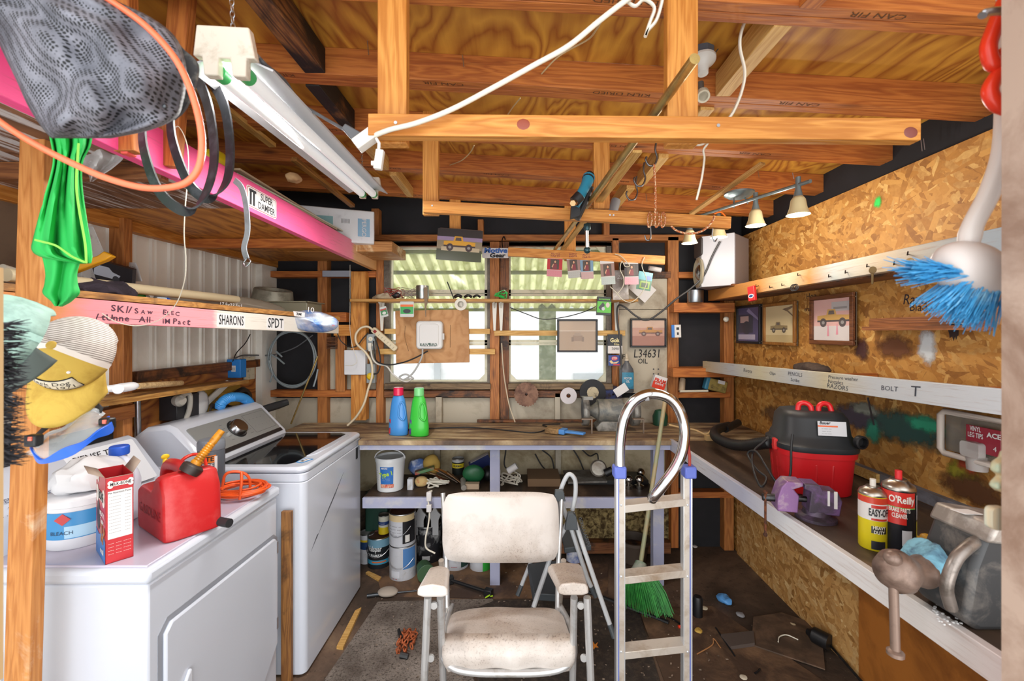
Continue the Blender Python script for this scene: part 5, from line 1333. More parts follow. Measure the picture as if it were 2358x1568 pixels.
# ================================================================== flat things, pictures and packs
def circ(x, y, r, n=18, ry=None): return [(x + r * cos(2 * pi * i / n), y + (ry or r) * sin(2 * pi * i / n)) for i in range(n)]
def rect(x0, y0, x1, y1): return [(x0, y0), (x1, y0), (x1, y1), (x0, y1)]
def art(th, w, h, items, z=.0008, name='picture'):
    """flat picture: items [(colour, polygon in units of the panel, -0.5..0.5)]"""
    cols = []; b = MB()
    for i, (c, poly) in enumerate(items):
        if c not in cols: cols.append(c)
        b.face([(x * w, y * h) for x, y in poly], None, z + i * .00006, cols.index(c))
    return b.obj(name, [paint(c, .35) for c in cols], th, smooth=0)
def panel(name, label, cat, x0, y0, x1, y1, Y, t, m, part='body', rot=0, group=None, wall='B', X=None, bev=.001, r=.002):
    cx, cy = (x0 + x1) / 2, (y0 + y1) / 2
    if wall == 'B':
        M = fB(cx, cy, Y); w, h = (x1 - x0) * Y / F, (y1 - y0) * Y / F
    else:
        a, c = PX(x0, cy, X), PX(x1, cy, X); Ym = (a.y + c.y) / 2; p = V((X, Ym, CH + (CY - cy) * Ym / F))
        M = frame(p, (0, -1 if wall == 'R' else 1, 0), (0, 0, 1)); w, h = abs(a.y - c.y), (y1 - y0) * Ym / F
    M = M @ RZ(rot)
    th = thing(name, label, cat, M=M, group=group)
    b = MB(); b.rbox((0, 0, -t / 2), (w, h, t), min(r, w / 3, h / 3)); b.obj(part, m, th, bev=bev)
    return th, w, h
def truck(cx, cy, s, body, dark='#2b2326', glass='#5a4a44', flip=1, low=0):
    f = lambda pts: [(cx + flip * x * s, cy + y * s) for x, y in pts]
    return [(body, f([(-.5, -.02), (.5, -.02), (.5, .12), (.12, .14), (.08, .30), (-.16, .30), (-.2, .14), (-.5, .12)])), (glass, f([(-.14, .15), (.06, .15), (.04, .26), (-.12, .26)])),
            (dark, f([(-.5, -.06), (.5, -.06), (.5, -.01), (-.5, -.01)])), (dark, [(cx + flip * -.3 * s + .11 * s * cos(a * .4), cy - .08 * s + .13 * s * sin(a * .4)) for a in range(16)]), (dark, [(cx + flip * .3 * s + .11 * s * cos(a * .4), cy - .08 * s + .13 * s * sin(a * .4)) for a in range(16)]),
            ('#8f8a86', circ(cx - flip * .3 * s, cy - .08 * s, .05 * s)), ('#8f8a86', circ(cx + flip * .3 * s, cy - .08 * s, .05 * s))]
def framed(label, x0, y0, x1, y1, Y, fm, fw, items, mat_c=None, wall='B', X=None, t=.02, rot=0):
    th, w, h = panel('picture_frame', label, 'picture frame', x0, y0, x1, y1, Y, t * .5, paint('#6a5a48', .7), 'backing', wall=wall, X=X, rot=rot)
    b = MB()
    for a in ((-w / 2, -h / 2, w / 2, -h / 2 + fw), (-w / 2, h / 2 - fw, w / 2, h / 2), (-w / 2, -h / 2 + fw, -w / 2 + fw, h / 2 - fw), (w / 2 - fw, -h / 2 + fw, w / 2, h / 2 - fw)):
        b.bb((a[0], a[1], -t * .4), (a[2], a[3], t * .6))
    b.obj('frame', fm, th, bev=.003)
    art(th, w - 2 * fw, h - 2 * fw, items)
    b = MB(); b.face(rect(-w / 2 + fw, -h / 2 + fw, w / 2 - fw, h / 2 - fw), None, .004); b.obj('glass', paint('#ffffff', .03, alpha=.06), th)
    return th
FBLK = paint('#26272b', .4); FWAL = wood('#7d4a24', '#5a3016', '#361a0c', 'x', knots=False); FOAK = wood('#a5702f', '#80501e', '#553214', 'y', knots=False)
# on the back wall
th, w, h = panel('poster', 'curled colour poster of a yellow hot rod pinned below the hanging rack', 'poster', 1006, 527, 1110, 601, 2.80, .002, paint('#4a3b34', .5), 'sheet', rot=-4, r=.02)
art(th, w, h, [('#2c2422', rect(-.5, .2, .5, .48)), ('#9a86a8', rect(-.5, .12, .5, .24)), ('#8d7f66', rect(-.5, -.15, .5, .12)), ('#3c4024', rect(-.5, -.5, .5, -.15)), ('#b9a88a', rect(-.4, -.2, .45, -.08))] + [(c, [(x, y * 1.3) for x, y in p]) for c, p in truck(0, -.01, .7, '#d9a02a', '#3a2426')])
th, w, h = panel('shop_sign', 'small Motive Gear sign hanging between the two windows', 'sign', 1110, 571, 1172, 594, 2.98, .004, PAPER, 'board', r=.01)
b = MB(); b.text('Motive', .045, T3(0, .016, .0006), bold=.05, fit=.16, shear=.1); b.obj('blue_lettering', paint('#2259a8', .4), th)
b = MB(); b.text('Gear', .04, T3(.012, -.018, .0006), bold=.05, fit=.11, shear=.1); b.obj('black_lettering', INK, th)
cable('sign_hook', [P(1158, 572, 2.99), P(1156, 555, 3.05), P(1160, 545, 3.1), P(1164, 552, 3.1)], .004, BLACKP, 'black wire hook holding the small blue lettered sign', 'hook')
cals = [(1260, 580, 1295, 637, -3, '#c9c4c0', '#b3252c', '#c9808a', 'red calendar card with a white heading, leftmost of the row'),
        (1306, 580, 1336, 640, 5, '#b8252c', '#8d6f6a', '#a9aaa6', 'calendar card with a red heading and a grey month grid'),
        (1336, 582, 1366, 642, 2, '#b59a88', '#6f8fa8', '#b89a98', 'faded calendar card with a brown heading, tucked beside the red headed one'),
        (1383, 588, 1415, 655, 4, '#c6c4c4', '#8a6f66', '#a9b4b0', 'calendar card folded open with a blank white top and pale green month grid'),
        (1438, 589, 1470, 655, 1, '#c8c4c8', '#2e2628', '#c58f9a', 'calendar card with a blank white top and pink month grid')]
for x0, y0, x1, y1, rot, top, mid, gridc, lab in cals:
    th, w, h = panel('calendar', lab, 'calendar', x0, y0, x1, y1, 2.815, .003, paint('#c4bfbc', .5), 'card', rot=rot, group='calendar cards on the far rack board')
    sk = '#c99878'
    art(th, w, h, [(top, rect(-.5, .24, .5, .5)), (mid, rect(-.5, -.22, .5, .22)), ('#4a4038', rect(-.3, -.2, .28, .2)), (gridc, rect(-.5, -.5, .5, -.24)),
                   ('#3a2420', circ(.02, .11, .11, 12, .08)), (sk, circ(.02, .10, .07, 12, .05)), ('#7a3038', [(-.16, -.19), (.16, -.19), (.13, .03), (-.1, .03)]), (sk, [(-.2, -.1), (-.1, .02), (-.06, 0), (-.14, -.14)])])
    b = MB()
    for i in range(3): b.text('. . . . . .', .010, T3(0, -h * .30 - i * .014, .002), fit=w * .8)
    if 'blank' not in lab: b.text('AUTO\nPARTS', .016, T3(0, h * .37, .002), bold=.02, fit=w * .6)
    b.obj('print', paint('#7a3034', .5), th)
th, w, h = panel('plastic_pouch', 'grey zip pouch hung between the last two calendar cards', 'pouch', 1410, 622, 1447, 690, 2.90, .006, paint('#8a7f76', .2, dirt='#b9b2ac', amt=.4), 'pouch', rot=2)
b = MB(); b.text('Zip', .03, T3(0, .05, .001), shear=.3); b.obj('lettering', PAPER, th)
th, w, h = panel('blister_card', 'teal and green blister card hung over the white paper', 'package', 1468, 626, 1501, 668, 2.86, .004, paint('#3f9aa8', .35), 'card', rot=-10)
art(th, w, h, [('#2f6a52', rect(-.5, -.5, .5, .05)), ('#7fa03a', rect(-.3, -.42, .38, -.02)), ('#2c4a30', rect(-.2, -.36, .28, -.1)), ('#4a6ab8', rect(.1, .1, .42, .3))])
th, w, h = panel('paper', 'white sheet of paper pinned askew on the beige hardboard', 'paper', 1452, 645, 1505, 685, 3.10, .001, PAPER, 'sheet', rot=-42)
for pts, lab in (([(1416, 585), (1430, 590), (1444, 604), (1450, 612), (1440, 614), (1432, 602), (1428, 620), (1436, 640), (1434, 660), (1418, 680)], 'thin white wire looped over the far rack board among the calendars'), ([(1484, 592), (1478, 612), (1488, 640), (1486, 660), (1472, 682), (1452, 696), (1434, 690), (1420, 675), (1405, 660)], 'pale wire hanging in a loop in front of the teal card')):
    cable('wire', [P(x, y, 2.80) for x, y in pts], .0028, paint('#c9c4b0', .5), lab, 'wire')
b = MB(); b.cyl(P(1494, 617, 3.0), P(1522, 622, 3.0), .017, 12); b.thing('spool', 'white empty spool lying on the block above the beige hardboard', 'spool', PAPER)
DIRTW = '#7c6a5c'
framed('black framed faded photo of a car hanging in front of the second window', 1283, 735, 1376, 811, 3.06, FBLK, .013, [('#b39a80', rect(-.5, -.5, .5, .5)), ('#a3896e', rect(-.5, -.5, .5, .15)), ('#c2b09c', rect(-.5, .15, .5, .18)), ('#8a6f58', rect(-.12, -.18, .14, .02)), ('#97806a', rect(-.08, .0, .1, .1)), ('#7a624e', rect(-.16, -.2, -.1, -.04)), ('#7a624e', rect(.12, -.2, .18, -.04))])
framed('black framed photo of a tan pickup on red dirt on the beige hardboard', 1451, 733, 1534, 800, 3.12, FBLK, .013, [('#b98a78', rect(-.5, -.5, .5, .5)), ('#c9a894', rect(-.5, .2, .5, .5)), ('#a06a58', rect(-.5, -.5, .5, -.12))] + truck(.08, .02, .72, '#b8813a', '#5a3228'))
th, w, h = panel('filter_box', 'black and white Gold oil filter box standing on its side by the window', 'box', 1400, 770, 1433, 814, 3.06, .03, paint('#1e2026', .4), 'carton')
art(th, w, h, [('#cfcac6', rect(-.5, -.5, .5, -.1))]); b = MB(); b.text('Gold', .04, T3(0, .025, .002), bold=.03, fit=.07); b.text('Filter', .022, T3(.015, -.003, .002), fit=.045); b.obj('gold_lettering', paint('#e8d9a0', .4), th); b = MB(); b.text('7090', .026, T3(0, -.035, .002)); b.obj('handwriting', INK, th)
th, w, h = panel('additive_box', 'blue STP box below the black and white filter box', 'box', 1402, 818, 1428, 842, 3.07, .02, paint('#26418a', .4), 'carton')
art(th, w, h, [('#c7343a', circ(.0, .2, .28, 16, .2)), ('#d9c08a', [(-.45, -.1), (-.3, .05), (-.1, -.2), (.4, -.05), (.2, -.28), (-.3, -.3)]), ('#c7343a', rect(-.1, -.46, .5, -.34))]); b = MB(); b.text('STP', .02, T3(0, .014, .002), bold=.03, fit=.034); b.obj('lettering', PAPER, th)
b = MB(); q = P(1450, 812, 3.145)
b.text('L34631', .085, fB(1490, 815, 3.146), fit=.185, shear=.1); b.text('OIL', .05, fB(1480, 832, 3.146), fit=.07); b.text('F', .05, fB(1436, 822, 3.146)); b.obj('handwritten_note', INK, kind='structure')
b = MB()
for x, y in ((1505, 850), (1516, 850), (1505, 861), (1516, 861)): b.cyl(P(x, y, 3.148), P(x, y, 3.152), .0055, 10)
b.obj('peg_holes', BLACKP, kind='structure')
th, w, h = panel('filter_carton', 'white and red FRAM carton leaning behind the ladder handle', 'box', 1504, 866, 1534, 896, 3.02, .04, PAPER, 'carton', rot=-18)
art(th, w, h, [('#cf3a22', rect(-.5, -.5, .5, .02))]); b = MB(); b.text('FRAM', .032, T3(0, .012, .002), bold=.04, fit=.08, mi=0); b.text('DRIVE', .02, T3(0, -.012, .002), bold=.02, fit=.06, mi=1); b.obj('lettering', [paint('#cf3a22', .4), PAPER], th)
th, w, h = panel('tag_card', 'small blue and white card pinned on the wall stud', 'card', 1547, 748, 1568, 777, 3.02, .012, paint('#3a78c4', .4), 'card', rot=2)
art(th, w, h, [('#d9d6d2', rect(-.2, -.5, .5, .5)), ('#2a2a2e', rect(.0, .1, .3, .3)), ('#2a2a2e', rect(.05, -.3, .25, -.1))])
th, w, h = panel('white_card', 'blank white card taped above the bench grinder', 'card', 1414, 888, 1446, 908, 2.98, .002, PAPER, 'card', rot=33)
# window shelf
wsx = thing('window_shelf', 'long narrow wooden shelf running across both windows', 'shelf', P(1135, 695, 3.0))
b = MB(); a, c = P(805, 694, 2.96), P(1470, 690, 2.96); b.bb((a.x, 2.96, 1.789), (c.x, 3.125, 1.808)); b.obj('board', wood('#c99a54', '#9c6a30', '#5a3518', 'x'), wsx, w=True, bev=.002)
BRK = paint('#d5d2c8', .4)
for i, x in enumerate((880, 1139, 1154, 1419)):
    b = MB(); p = P(x, 700, 3.02)
    b.prism([(-.018, .02), (.018, .02), (.008, -.19), (-.008, -.19)], .012, fB(x, 700, 3.085)); b.prism([(0, 0), (.09, 0), (0, -.05)], .008, frame(P(x, 696, 3.085), (0, -1, 0), (0, 0, 1)), z0=-.004)
    b.obj('bracket', BRK, wsx, w=True, bev=.002)
zsf = 1.8085
tc_ = thing('tin_can', 'paint stained tin can holding an old knife on the window shelf', 'can', (P(973, 690, 3.03).x, 3.03, zsf))
b = MB(); b.lathe([(.043, 0), (.044, .003), (.044, .095), (.041, .096), (.041, .004), (0, .004)], 22); b.obj('can', metal('#a9aaa8', .35, dirt='#6a9a94', amt=.25, sc=9), tc_)
kn = thing('old_knife', 'rusty pair of shears hanging over the front edge of the window shelf', 'shears', P(980, 728, 2.945))
b = MB(); b.prism([(-.012, .10), (.0, .11), (.006, 0), (.004, -.09), (0, -.095), (-.004, -.05)], .004, fB(980, 698, 2.948)); b.prism([(.0, .10), (.012, .11), (.014, .0), (.008, -.02)], .004, fB(980, 698, 2.944)); b.obj('blades', paint('#6e5a44', .5, .4), kn, w=True)
def tangle(name, label, c, r, m, n=26, rad=.0022, seed=1, fl=.5, cat='wire'):
    g = random.Random(seed); q = []
    for i in range(n):
        a = g.uniform(0, 2 * pi); d = g.uniform(.4, 1)
        q.append(V(c) + V((r * d * cos(a) * 1.2, r * .5 * d * sin(a), r * fl * abs(sin(a * 1.7 + i)) * g.uniform(.3, 1.2))))
    return MB().tube(spl(q, 6), rad, 5).thing(name, label, cat, m, smooth=60)
tangle('wire_bundle', 'tangle of red and brown wire on the window shelf over the small green pack', (P(905, 690, 3.02).x, 3.02, zsf + .002), .07, paint('#8a2c22', .5), 24, .002, 2, 1.1)
tangle('wire_bundle', 'tangle of grey wire on the window shelf between tin can and red wire', (P(942, 690, 3.03).x, 3.03, zsf + .002), .06, paint('#7d6f66', .5), 24, .0018, 3, 1.2)
b = lumpmesh((P(885, 684, 3.04).x, 3.04, zsf + .012), (.085, .045, .03), .45, 22, 5, flat=zsf); b.thing('work_gloves', 'pale work glove lying at the near end of the window shelf', 'glove', paint('#a8987e', .9, dirt='#7d6c54', amt=.4))
b = lumpmesh((P(913, 680, 3.04).x, 3.03, zsf + .03), (.035, .02, .022), .2, 22, 6); b.thing('black_adapter', 'small black adapter lying in the red wire tangle', 'adapter', BLACKP)
tp = thing('tape_roll', 'roll of white tape hanging on the front of the window shelf', 'tape roll', P(1061, 701, 2.945))
M = frame((0, 0, 0), (1, .1, 0), (0, 0, 1)); b = MB(); b.lathe([(.022, -.012), (.041, -.012), (.041, .012), (.022, .012), (.022, -.012)], 26, M); b.obj('roll', paint('#cfcabd', .5), tp)
for i, x in enumerate((1055, 1078, 1098)):
    b = MB(); b.tube(spl([P(x - 8, 684, 3.04), P(x, 680, 3.03), P(x + 8, 684, 3.04)], 5), .012 - .002 * i, 8); b.thing('black_fitting', ('largest', 'middle', 'smallest')[i] + ' black pipe fitting behind the tape roll on the window shelf', 'fitting', BLACKP, 'black fittings on the window shelf')
cable('black_rod', [P(1030, 649, 3.05), P(1046, 690, 3.03)], .004, BLACKP, 'thin black rod leaning against the window beside the tape roll', 'rod')
GRN = paint('#2fae4e', .4)
tangle('green_cable', 'coil of bright green cord on the window shelf between the windows', (P(1153, 690, 3.0).x, 3.0, zsf + .002), .045, GRN, 20, .0032, 8, 1.2, 'cord')
for x0, y0, x1, y1, cs, lab in ((921, 694, 953, 730, ('#2f9a4a', '#d8642a', '#22242c'), 'green and orange blister pack hanging under the window shelf'), (876, 706, 892, 730, ('#3a7a4a', '#a8443a', '#c4c8c0'), 'small torn green blister pack at the near window bracket')):
    th, w, h = panel('blister_pack', lab, 'package', x0, y0, x1, y1, 2.93, .004, paint('#c9cdc9', .2, alpha=.8), 'card', rot=0 if x0 > 900 else 15, r=.006)
    art(th, w, h, [(cs[0], rect(-.46, -.3, .46, .2)), (cs[1], rect(-.46, .16, .46, .3)), (cs[2], circ(0, -.12, .28, 12, .14))])
th, w, h = panel('bulb_pack', 'green and black light bulb pack hanging over the second window', 'package', 1375, 683, 1407, 726, 2.92, .03, paint('#2b2f2e', .35), 'carton', rot=-3)
art(th, w, h, [('#58b23a', rect(-.5, -.36, .5, .24)), ('#3a3c40', [(-.4, -.1), (-.1, .2), (.06, .05), (-.2, -.26)]), ('#b9bcc0', circ(-.05, -.15, .12, 12, .1)), ('#c9b9b4', circ(.26, .06, .14))]); b = MB(); b.text('ecosmart', .016, T3(0, h * .36, .002), bold=.02, fit=w * .8); b.obj('lettering', paint('#7fd05a', .4), th)
# plywood with the irrigation timer
th, w, h = panel('plywood_board', 'square of plywood screwed across the first window battens', 'board', 911, 714, 1080, 836, 3.085, .014, PLY_BOARD, 'sheet', rot=1, r=.004)
b = MB()
for pts in ([(-.19, .08), (-.195, 0), (-.17, -.10)], [(.13, .08), (.125, -.08)]): b.tube(spl([V((x, y, .001)) for x, y in pts], 4), .0012, 4)
b.obj('slots', paint('#4a3320', .8), th)
th, w, h = panel('irrigation_timer', 'white RAIN BIRD timer box on the plywood square', 'timer box', 958, 739, 1019, 804, 3.03, .055, paint('#c9c7c4', .35), 'case', r=.025, bev=.006)
b = MB(); b.rbox((0, 0, .0), (w * .93, h * .93, .006), .022); b.rbox((0, .0, .004), (w * .72, h * .8, .006), .02); b.obj('door', paint('#d0cecc', .3), th, bev=.005)
b = MB(); b.box((w / 2 + .006, -.01, -.01), (.012, .045, .02)); b.obj('latch', paint('#c2c0bd', .4), th, bev=.002)
b = MB(); b.text('RAIN BIRD', .028, T3(-.005, -.068, .0085), bold=.02, fit=.12, shear=.15); b.prism([(0, 0), (.01, .006), (.004, .009), (.012, .016), (-.004, .010), (-.008, .014), (-.006, .004)], .0004, T3(0, -.068, .008)); b.obj('lettering', paint('#20483a', .4), th)
ps = thing('power_strip', 'cream power strip hanging slanted beside the first window', 'power strip', M=fB(884, 781, 3.05) @ RZ(-41))
b = MB(); b.rbox((0, 0, -.015), (.225, .042, .03), .015); b.obj('body', paint('#d0c2a4', .4), ps, bev=.004)
for i in range(6):
    b = MB(); b.text(':', .026, T3(-.045 + i * .027, 0, .0006), bold=.03); b.obj('outlet', paint('#4a4436', .6), ps)
b = MB(); b.box((-.083, 0, .002), (.02, .02, .006)); b.obj('switch', paint('#8a1f1c', .4), ps, bev=.001)
for (y0, y1, lab) in ((769, 806, 'upper grey outlet box on the post beside the power strip'), (838, 882, 'lower grey outlet box with a yellow plug beside the breaker cover')):
    th, w, h = panel('outlet_box', lab, 'outlet', 844, y0, 863, y1, 3.04, .04, paint('#8f9699', .4, .3), 'box')
    if y0 < 800:
        b = MB(); b.prism(circ(0, .022, .015), .003); b.prism(circ(0, -.02, .015), .003); b.obj('receptacle', CREAM, th); b = MB(); b.text(':', .02, T3(0, .022, .0035), bold=.02); b.obj('slots', BLACKP, th)
        b = MB(); b.prism([(-.013, -.005), (.013, -.005), (.008, -.065), (-.008, -.065)], .025); b.obj('plug', paint('#d3cfc4', .4), th, bev=.003)
    else:
        b = MB(); b.lathe([(.024, 0), (.026, .008), (.015, .02), (0, .022)], 14, T3(0, -.02, .0)); b.obj('plug', paint('#d8b81e', .4), th)
th, w, h = panel('breaker_cover', 'white electrical cover box on the wide wall post', 'electrical box', 792, 806, 841, 863, 3.04, .05, paint('#d2d2d6', .3), 'cover', r=.006, bev=.004)
CB = paint('#cfc0a4', .5)
cable('cable', [P(858, 759, 3.04), P(846, 752, 3.02), P(830, 756, 3.01), P(819, 772, 3.0), P(822, 792, 2.99), P(842, 812, 2.98), P(855, 835, 2.98), P(857, 865, 2.97), P(848, 895, 2.97), P(838, 930, 2.97), P(820, 960, 2.97), P(800, 980, 2.96)], .008, CB, 'thick cream cord looping from the power strip down to the bench', 'cord', n=8)
cable('cable', [P(853, 800, 3.0), P(858, 825, 3.0), P(870, 838, 3.0), P(890, 843, 3.0), P(905, 862, 3.0), P(925, 876, 3.0), P(940, 878, 3.0), P(950, 870, 3.0)], .006, paint('#c7c4bc', .5), 'white cord drooping under the plywood square from the grey outlet', 'cord', n=8)
cable('cable', [P(973, 804, 3.02), P(972, 820, 3.0), P(962, 842, 3.0), P(948, 862, 3.0), P(930, 874, 3.0), P(920, 868, 3.0), P(935, 862, 3.0), P(952, 872, 3.0), P(935, 872, 3.0)], .006, paint('#a8a8a6', .5), 'grey cable hanging from the irrigation timer', 'cable', n=8)
cable('black_cable', [P(985, 808, 3.02), P(960, 822, 3.0), P(930, 834, 2.99), P(895, 840, 2.99), P(868, 832, 2.99), P(862, 810, 3.0), P(860, 785, 3.02)], .005, BLACKCORD, 'black cable sagging from the irrigation timer to the outlet boxes', 'cable')
cable('black_cable', [P(775, 762, 3.0), P(785, 785, 3.02), P(805, 799, 3.02), P(822, 796, 3.02), P(835, 780, 3.02), P(848, 766, 3.02)], .004, BLACKCORD, 'black cable draped from the shelf end across the wide wall post', 'cable')
cable('black_cable', [P(862, 775, 3.02), P(872, 805, 3.02), P(876, 835, 3.02), P(870, 858, 3.02), P(855, 862, 3.02)], .005, BLACKCORD, 'black cord curling down to the yellow plug', 'cable')
cable('string', [P(806, 610, 3.0), P(806, 700, 3.0), P(806, 760, 3.0), P(812, 798, 3.0), P(822, 828, 2.98), P(815, 840, 2.98), P(795, 842, 3.0)], .0018, WHITECORD, 'thin white string hanging past the breaker cover', 'string')
cable('strap_loop', [P(1155, 790, 3.08), P(1160, 860, 3.08), P(1172, 930, 3.05), P(1186, 972, 3.0)], .004, paint('#c0b199', .6), 'cream cord doubled over a nail between the windows', 'cord')
cable('black_cable', [P(1174, 708, 3.0), P(1210, 722, 3.02), P(1250, 735, 3.02), P(1300, 730, 3.02), P(1345, 718, 3.0), P(1372, 706, 2.98)], .003, BLACKCORD, 'thin black cable sagging across the second window', 'cable')
cable('speaker_cable', [P(1658, 556, 2.75), P(1640, 590, 2.78), P(1620, 635, 2.82), P(1590, 665, 2.85), P(1555, 690, 2.88), P(1520, 720, 2.92), P(1490, 737, 2.95), P(1465, 728, 2.98), P(1440, 708, 3.0), P(1424, 704, 3.03), P(1421, 730, 3.06), P(1428, 790, 3.06), P(1432, 850, 3.05), P(1442, 900, 3.03)], .0065, paint('#3b3a3a', .5), 'dark cable swinging from the speaker to the wall by the oil bottle', 'cable', n=8)
# tubing coil, rod
co_l = thing('tubing_coil', 'coil of clear grey tubing on the black wall panel', 'tubing', P(668, 890, 3.08))
b = MB()
for k, (rx, ry, n0) in enumerate(((.165, .205, 40), (.17, .19, 40), (.155, .20, 40))):
    c0 = P(673, 826, 3.08 - .012 * k); b.tube([c0 + V((rx * cos(2 * pi * i / n0), 0, ry * sin(2 * pi * i / n0))) for i in range(n0)], .006, 8, closed=True)
b.obj('loops', paint('#8d999e', .25), co_l, w=True, smooth=70)
b = MB()
for q in ([P(622, 880, 3.05), P(628, 860, 3.05), P(620, 830, 3.05)], [P(655, 838, 3.05), P(640, 825, 3.05), P(622, 815, 3.05)], [P(650, 822, 3.04), P(635, 808, 3.04)], [P(722, 890, 3.05), P(728, 870, 3.05), P(732, 850, 3.05)]): b.tube(q, .006, 8)
b.obj('ends', paint('#8d999e', .25), co_l, w=True)
b = MB(); b.cyl(P(732, 820, 2.98), P(670, 976, 2.98), .0055, 10); b.thing('brass_rod', 'thin brass rod leaning over the coil of tubing', 'rod', BRASS)
# saw blade, discs
def disc(name, lab, x, y, rpx, Y, m, hole=.18, teeth=0, cat='disc', t=.004):
    r = rpx * Y / F; th = thing(name, lab, cat, M=fB(x, y, Y))
    n = teeth * 2 if teeth else 40; outp = []
    for i in range(n):
        k = 1.0 if (not teeth or i % 2 == 0) else .92; outp.append((r * k * cos(2 * pi * (i + (.5 if teeth and i % 2 else 0)) / n), r * k * sin(2 * pi * (i + (.5 if teeth and i % 2 else 0)) / n)))
    inn = [(r * hole * cos(2 * pi * i / n), r * hole * sin(2 * pi * i / n)) for i in range(n)]
    b = MB()
    for z in (0, t): b.add([(x_, y_, z) for x_, y_ in outp + inn], [])
    fs = []
    for i in range(n):
        j = (i + 1) % n
        fs += [(2 * n + i, 2 * n + j, 3 * n + j, 3 * n + i), (n + i, n + j, j, i), (i, j, 2 * n + j, 2 * n + i), (n + j, n + i, 3 * n + i, 3 * n + j)]
    b.f = fs; b.m = [0] * len(fs); b.obj('blade' if teeth else 'disc', m, th)
    b = MB(); b.cyl((0, r * hole * .6, -.03), (0, r * hole * .6, .02), .003, 8); b.obj('nail', DKSTEEL, th)
    return th, r
disc('saw_blade', 'rusty circular saw blade hung below the second window', 1212, 908, 29, 3.06, paint('#7a5a48', .55, .5, dirt='#54382c', amt=.5, sc=18), .1, 26, 'saw blade')
disc('sanding_disc', 'white abrasive disc hung beside the saw blade', 1309, 911, 19, 3.06, paint('#c9c3c6', .7), .26, cat='abrasive disc')
th, r = disc('buffing_wheel', 'black wheel with a cream centre hung behind the grinder', 1364, 903, 30, 3.10, paint('#25262a', .7), .2, cat='wheel', t=.02)
b = MB(); b.prism(circ(0, 0, r * .45), .002, z0=.0205); b.obj('hub', paint('#c2b597', .6, dirt='#5a5246', amt=.4, sc=30), th)
disc('flap_wheel', 'blue and brown worn disc tucked beside the oil bottle', 1412, 908, 20, 3.11, paint('#3b4a80', .7, dirt='#3a2a26', amt=.6, sc=12), .12, cat='disc')
# oil bottle on the sill
ol = thing('oil_bottle', 'grey motor oil bottle with a blue label beside the L34631 note', 'bottle', P(1443, 900, 3.06))
b = MB(); b.lathe([(.046, 0), (.05, .005), (.05, .145), (.046, .165), (.02, .205), (.015, .21), (.015, .222)], 22, T3(0, 0, -.01), sy=.62); b.obj('bottle', paint('#56585c', .35), ol, smooth=50)
b = MB(); b.lathe([(.017, .212), (.017, .228), (.012, .23), (.006, .262), (.0, .263)], 16); b.obj('spout', paint('#b9ad98', .5), ol)
b = MB(); b.rbox((0, -.0325, .075), (.08, .003, .115), .001); b.obj('label', paint('#2f7d9c', .35, dirt='#1b2f3c', amt=.35, sc=10), ol); b = MB(); b.text('MOTOR\nOIL', .022, T3(0, -.0345, .08) @ RX(90), bold=.02, fit=.055); b.obj('lettering', PAPER, ol)

# ================================================================== right end of the back wall
sp_ = thing('speaker', 'grey loudspeaker with an exposed cone on the high wall ledge', 'speaker', M=T3(*P(1665, 662, 2.88)) @ RZ(-38))
b = MB(); b.prism([(-.14, .11), (-.155, -.04), (-.10, -.125), (.10, -.125), (.135, .11)], .325); b.obj('cabinet', paint('#8d8789', .5), sp_, bev=.006)
b = MB(); b.prism([(-.165, -.03), (-.10, -.135), (.10, -.135), (.08, -.12), (-.10, -.122), (-.15, -.03)], .33, z0=-.002); b.obj('front_trim', paint('#b2b2b8', .4), sp_, bev=.003)
Ms = frame((-.13, -.088, .10), (.52, -.85, 0), (0, 0, 1))
b = MB(); b.lathe([(.098, -.005), (.10, .008), (.085, .014), (.08, .010), (.055, -.012), (.05, -.01)], 28, Ms); b.obj('basket', paint('#a8a18c', .35, .4), sp_)
b = MB(); b.lathe([(.06, -.012), (.05, .004), (.03, .016), (0, .02)], 24, Ms); b.obj('cone', metal('#a9adb2', .25), sp_)
b = MB(); b.rbox((0, 0, 0), (.16, .12, .012), .02, M=Ms @ T3(-.01, .165, .0)); b.obj('tweeter_panel', paint('#3a3636', .6), sp_, bev=.004)
pc = thing('pipe_can', 'open tin can of wire standing on the wall block beside the speaker', 'can', P(1601, 697, 3.0))
b = MB(); b.lathe([(.052, 0), (.054, .004), (.054, .085), (.051, .086), (.05, .006), (0, .006)], 24); b.obj('can', metal('#9a9fa4', .3), pc)
b = MB(); b.tube(spl([V((-.03, 0, .05)), V((-.01, -.02, .085)), V((.02, 0, .08)), V((.03, .01, .04))], 5), .003, 6); b.obj('red_wire', paint('#b0302a', .5), pc)
b = MB(); b.ball(P(1672, 735, 3.10), (.02, .015, .02)); b.thing('knob', 'cream knob stuck on the corner stud', 'knob', CREAM)
fl = thing('fuel_can', 'flat tan metal can with a blue end leaning between the wall studs', 'can', M=fB(1652, 888, 3.10) @ RZ(-14))
b = MB(); b.box((0, 0, -.02), (.14, .085, .05)); b.obj('body', paint('#a08c4a', .5, dirt='#4a3f2a', amt=.35, sc=24), fl, bev=.008)
b = MB(); b.box((-.072, 0, -.02), (.03, .09, .052)); b.obj('blue_end', paint('#3a7d9a', .4), fl, bev=.008)
b = MB(); b.box((.02, .03, .0055), (.05, .025, .001)); b.obj('paper_label', PAPER, fl)
b = MB(); b.cyl(P(1566, 901, 3.06), P(1630, 900, 3.08), .008, 10); b.thing('chisel_handle', 'pale wooden stick lying on the wall block under the tan can', 'stick', CREAM)
b = MB(); b.cyl(P(1570, 900, 3.09), P(1572, 872, 3.12), .022, 12, .02); b.thing('brown_bottle', 'pale brown bottle standing on the wall block beside the tan can', 'bottle', paint('#a8937a', .4))

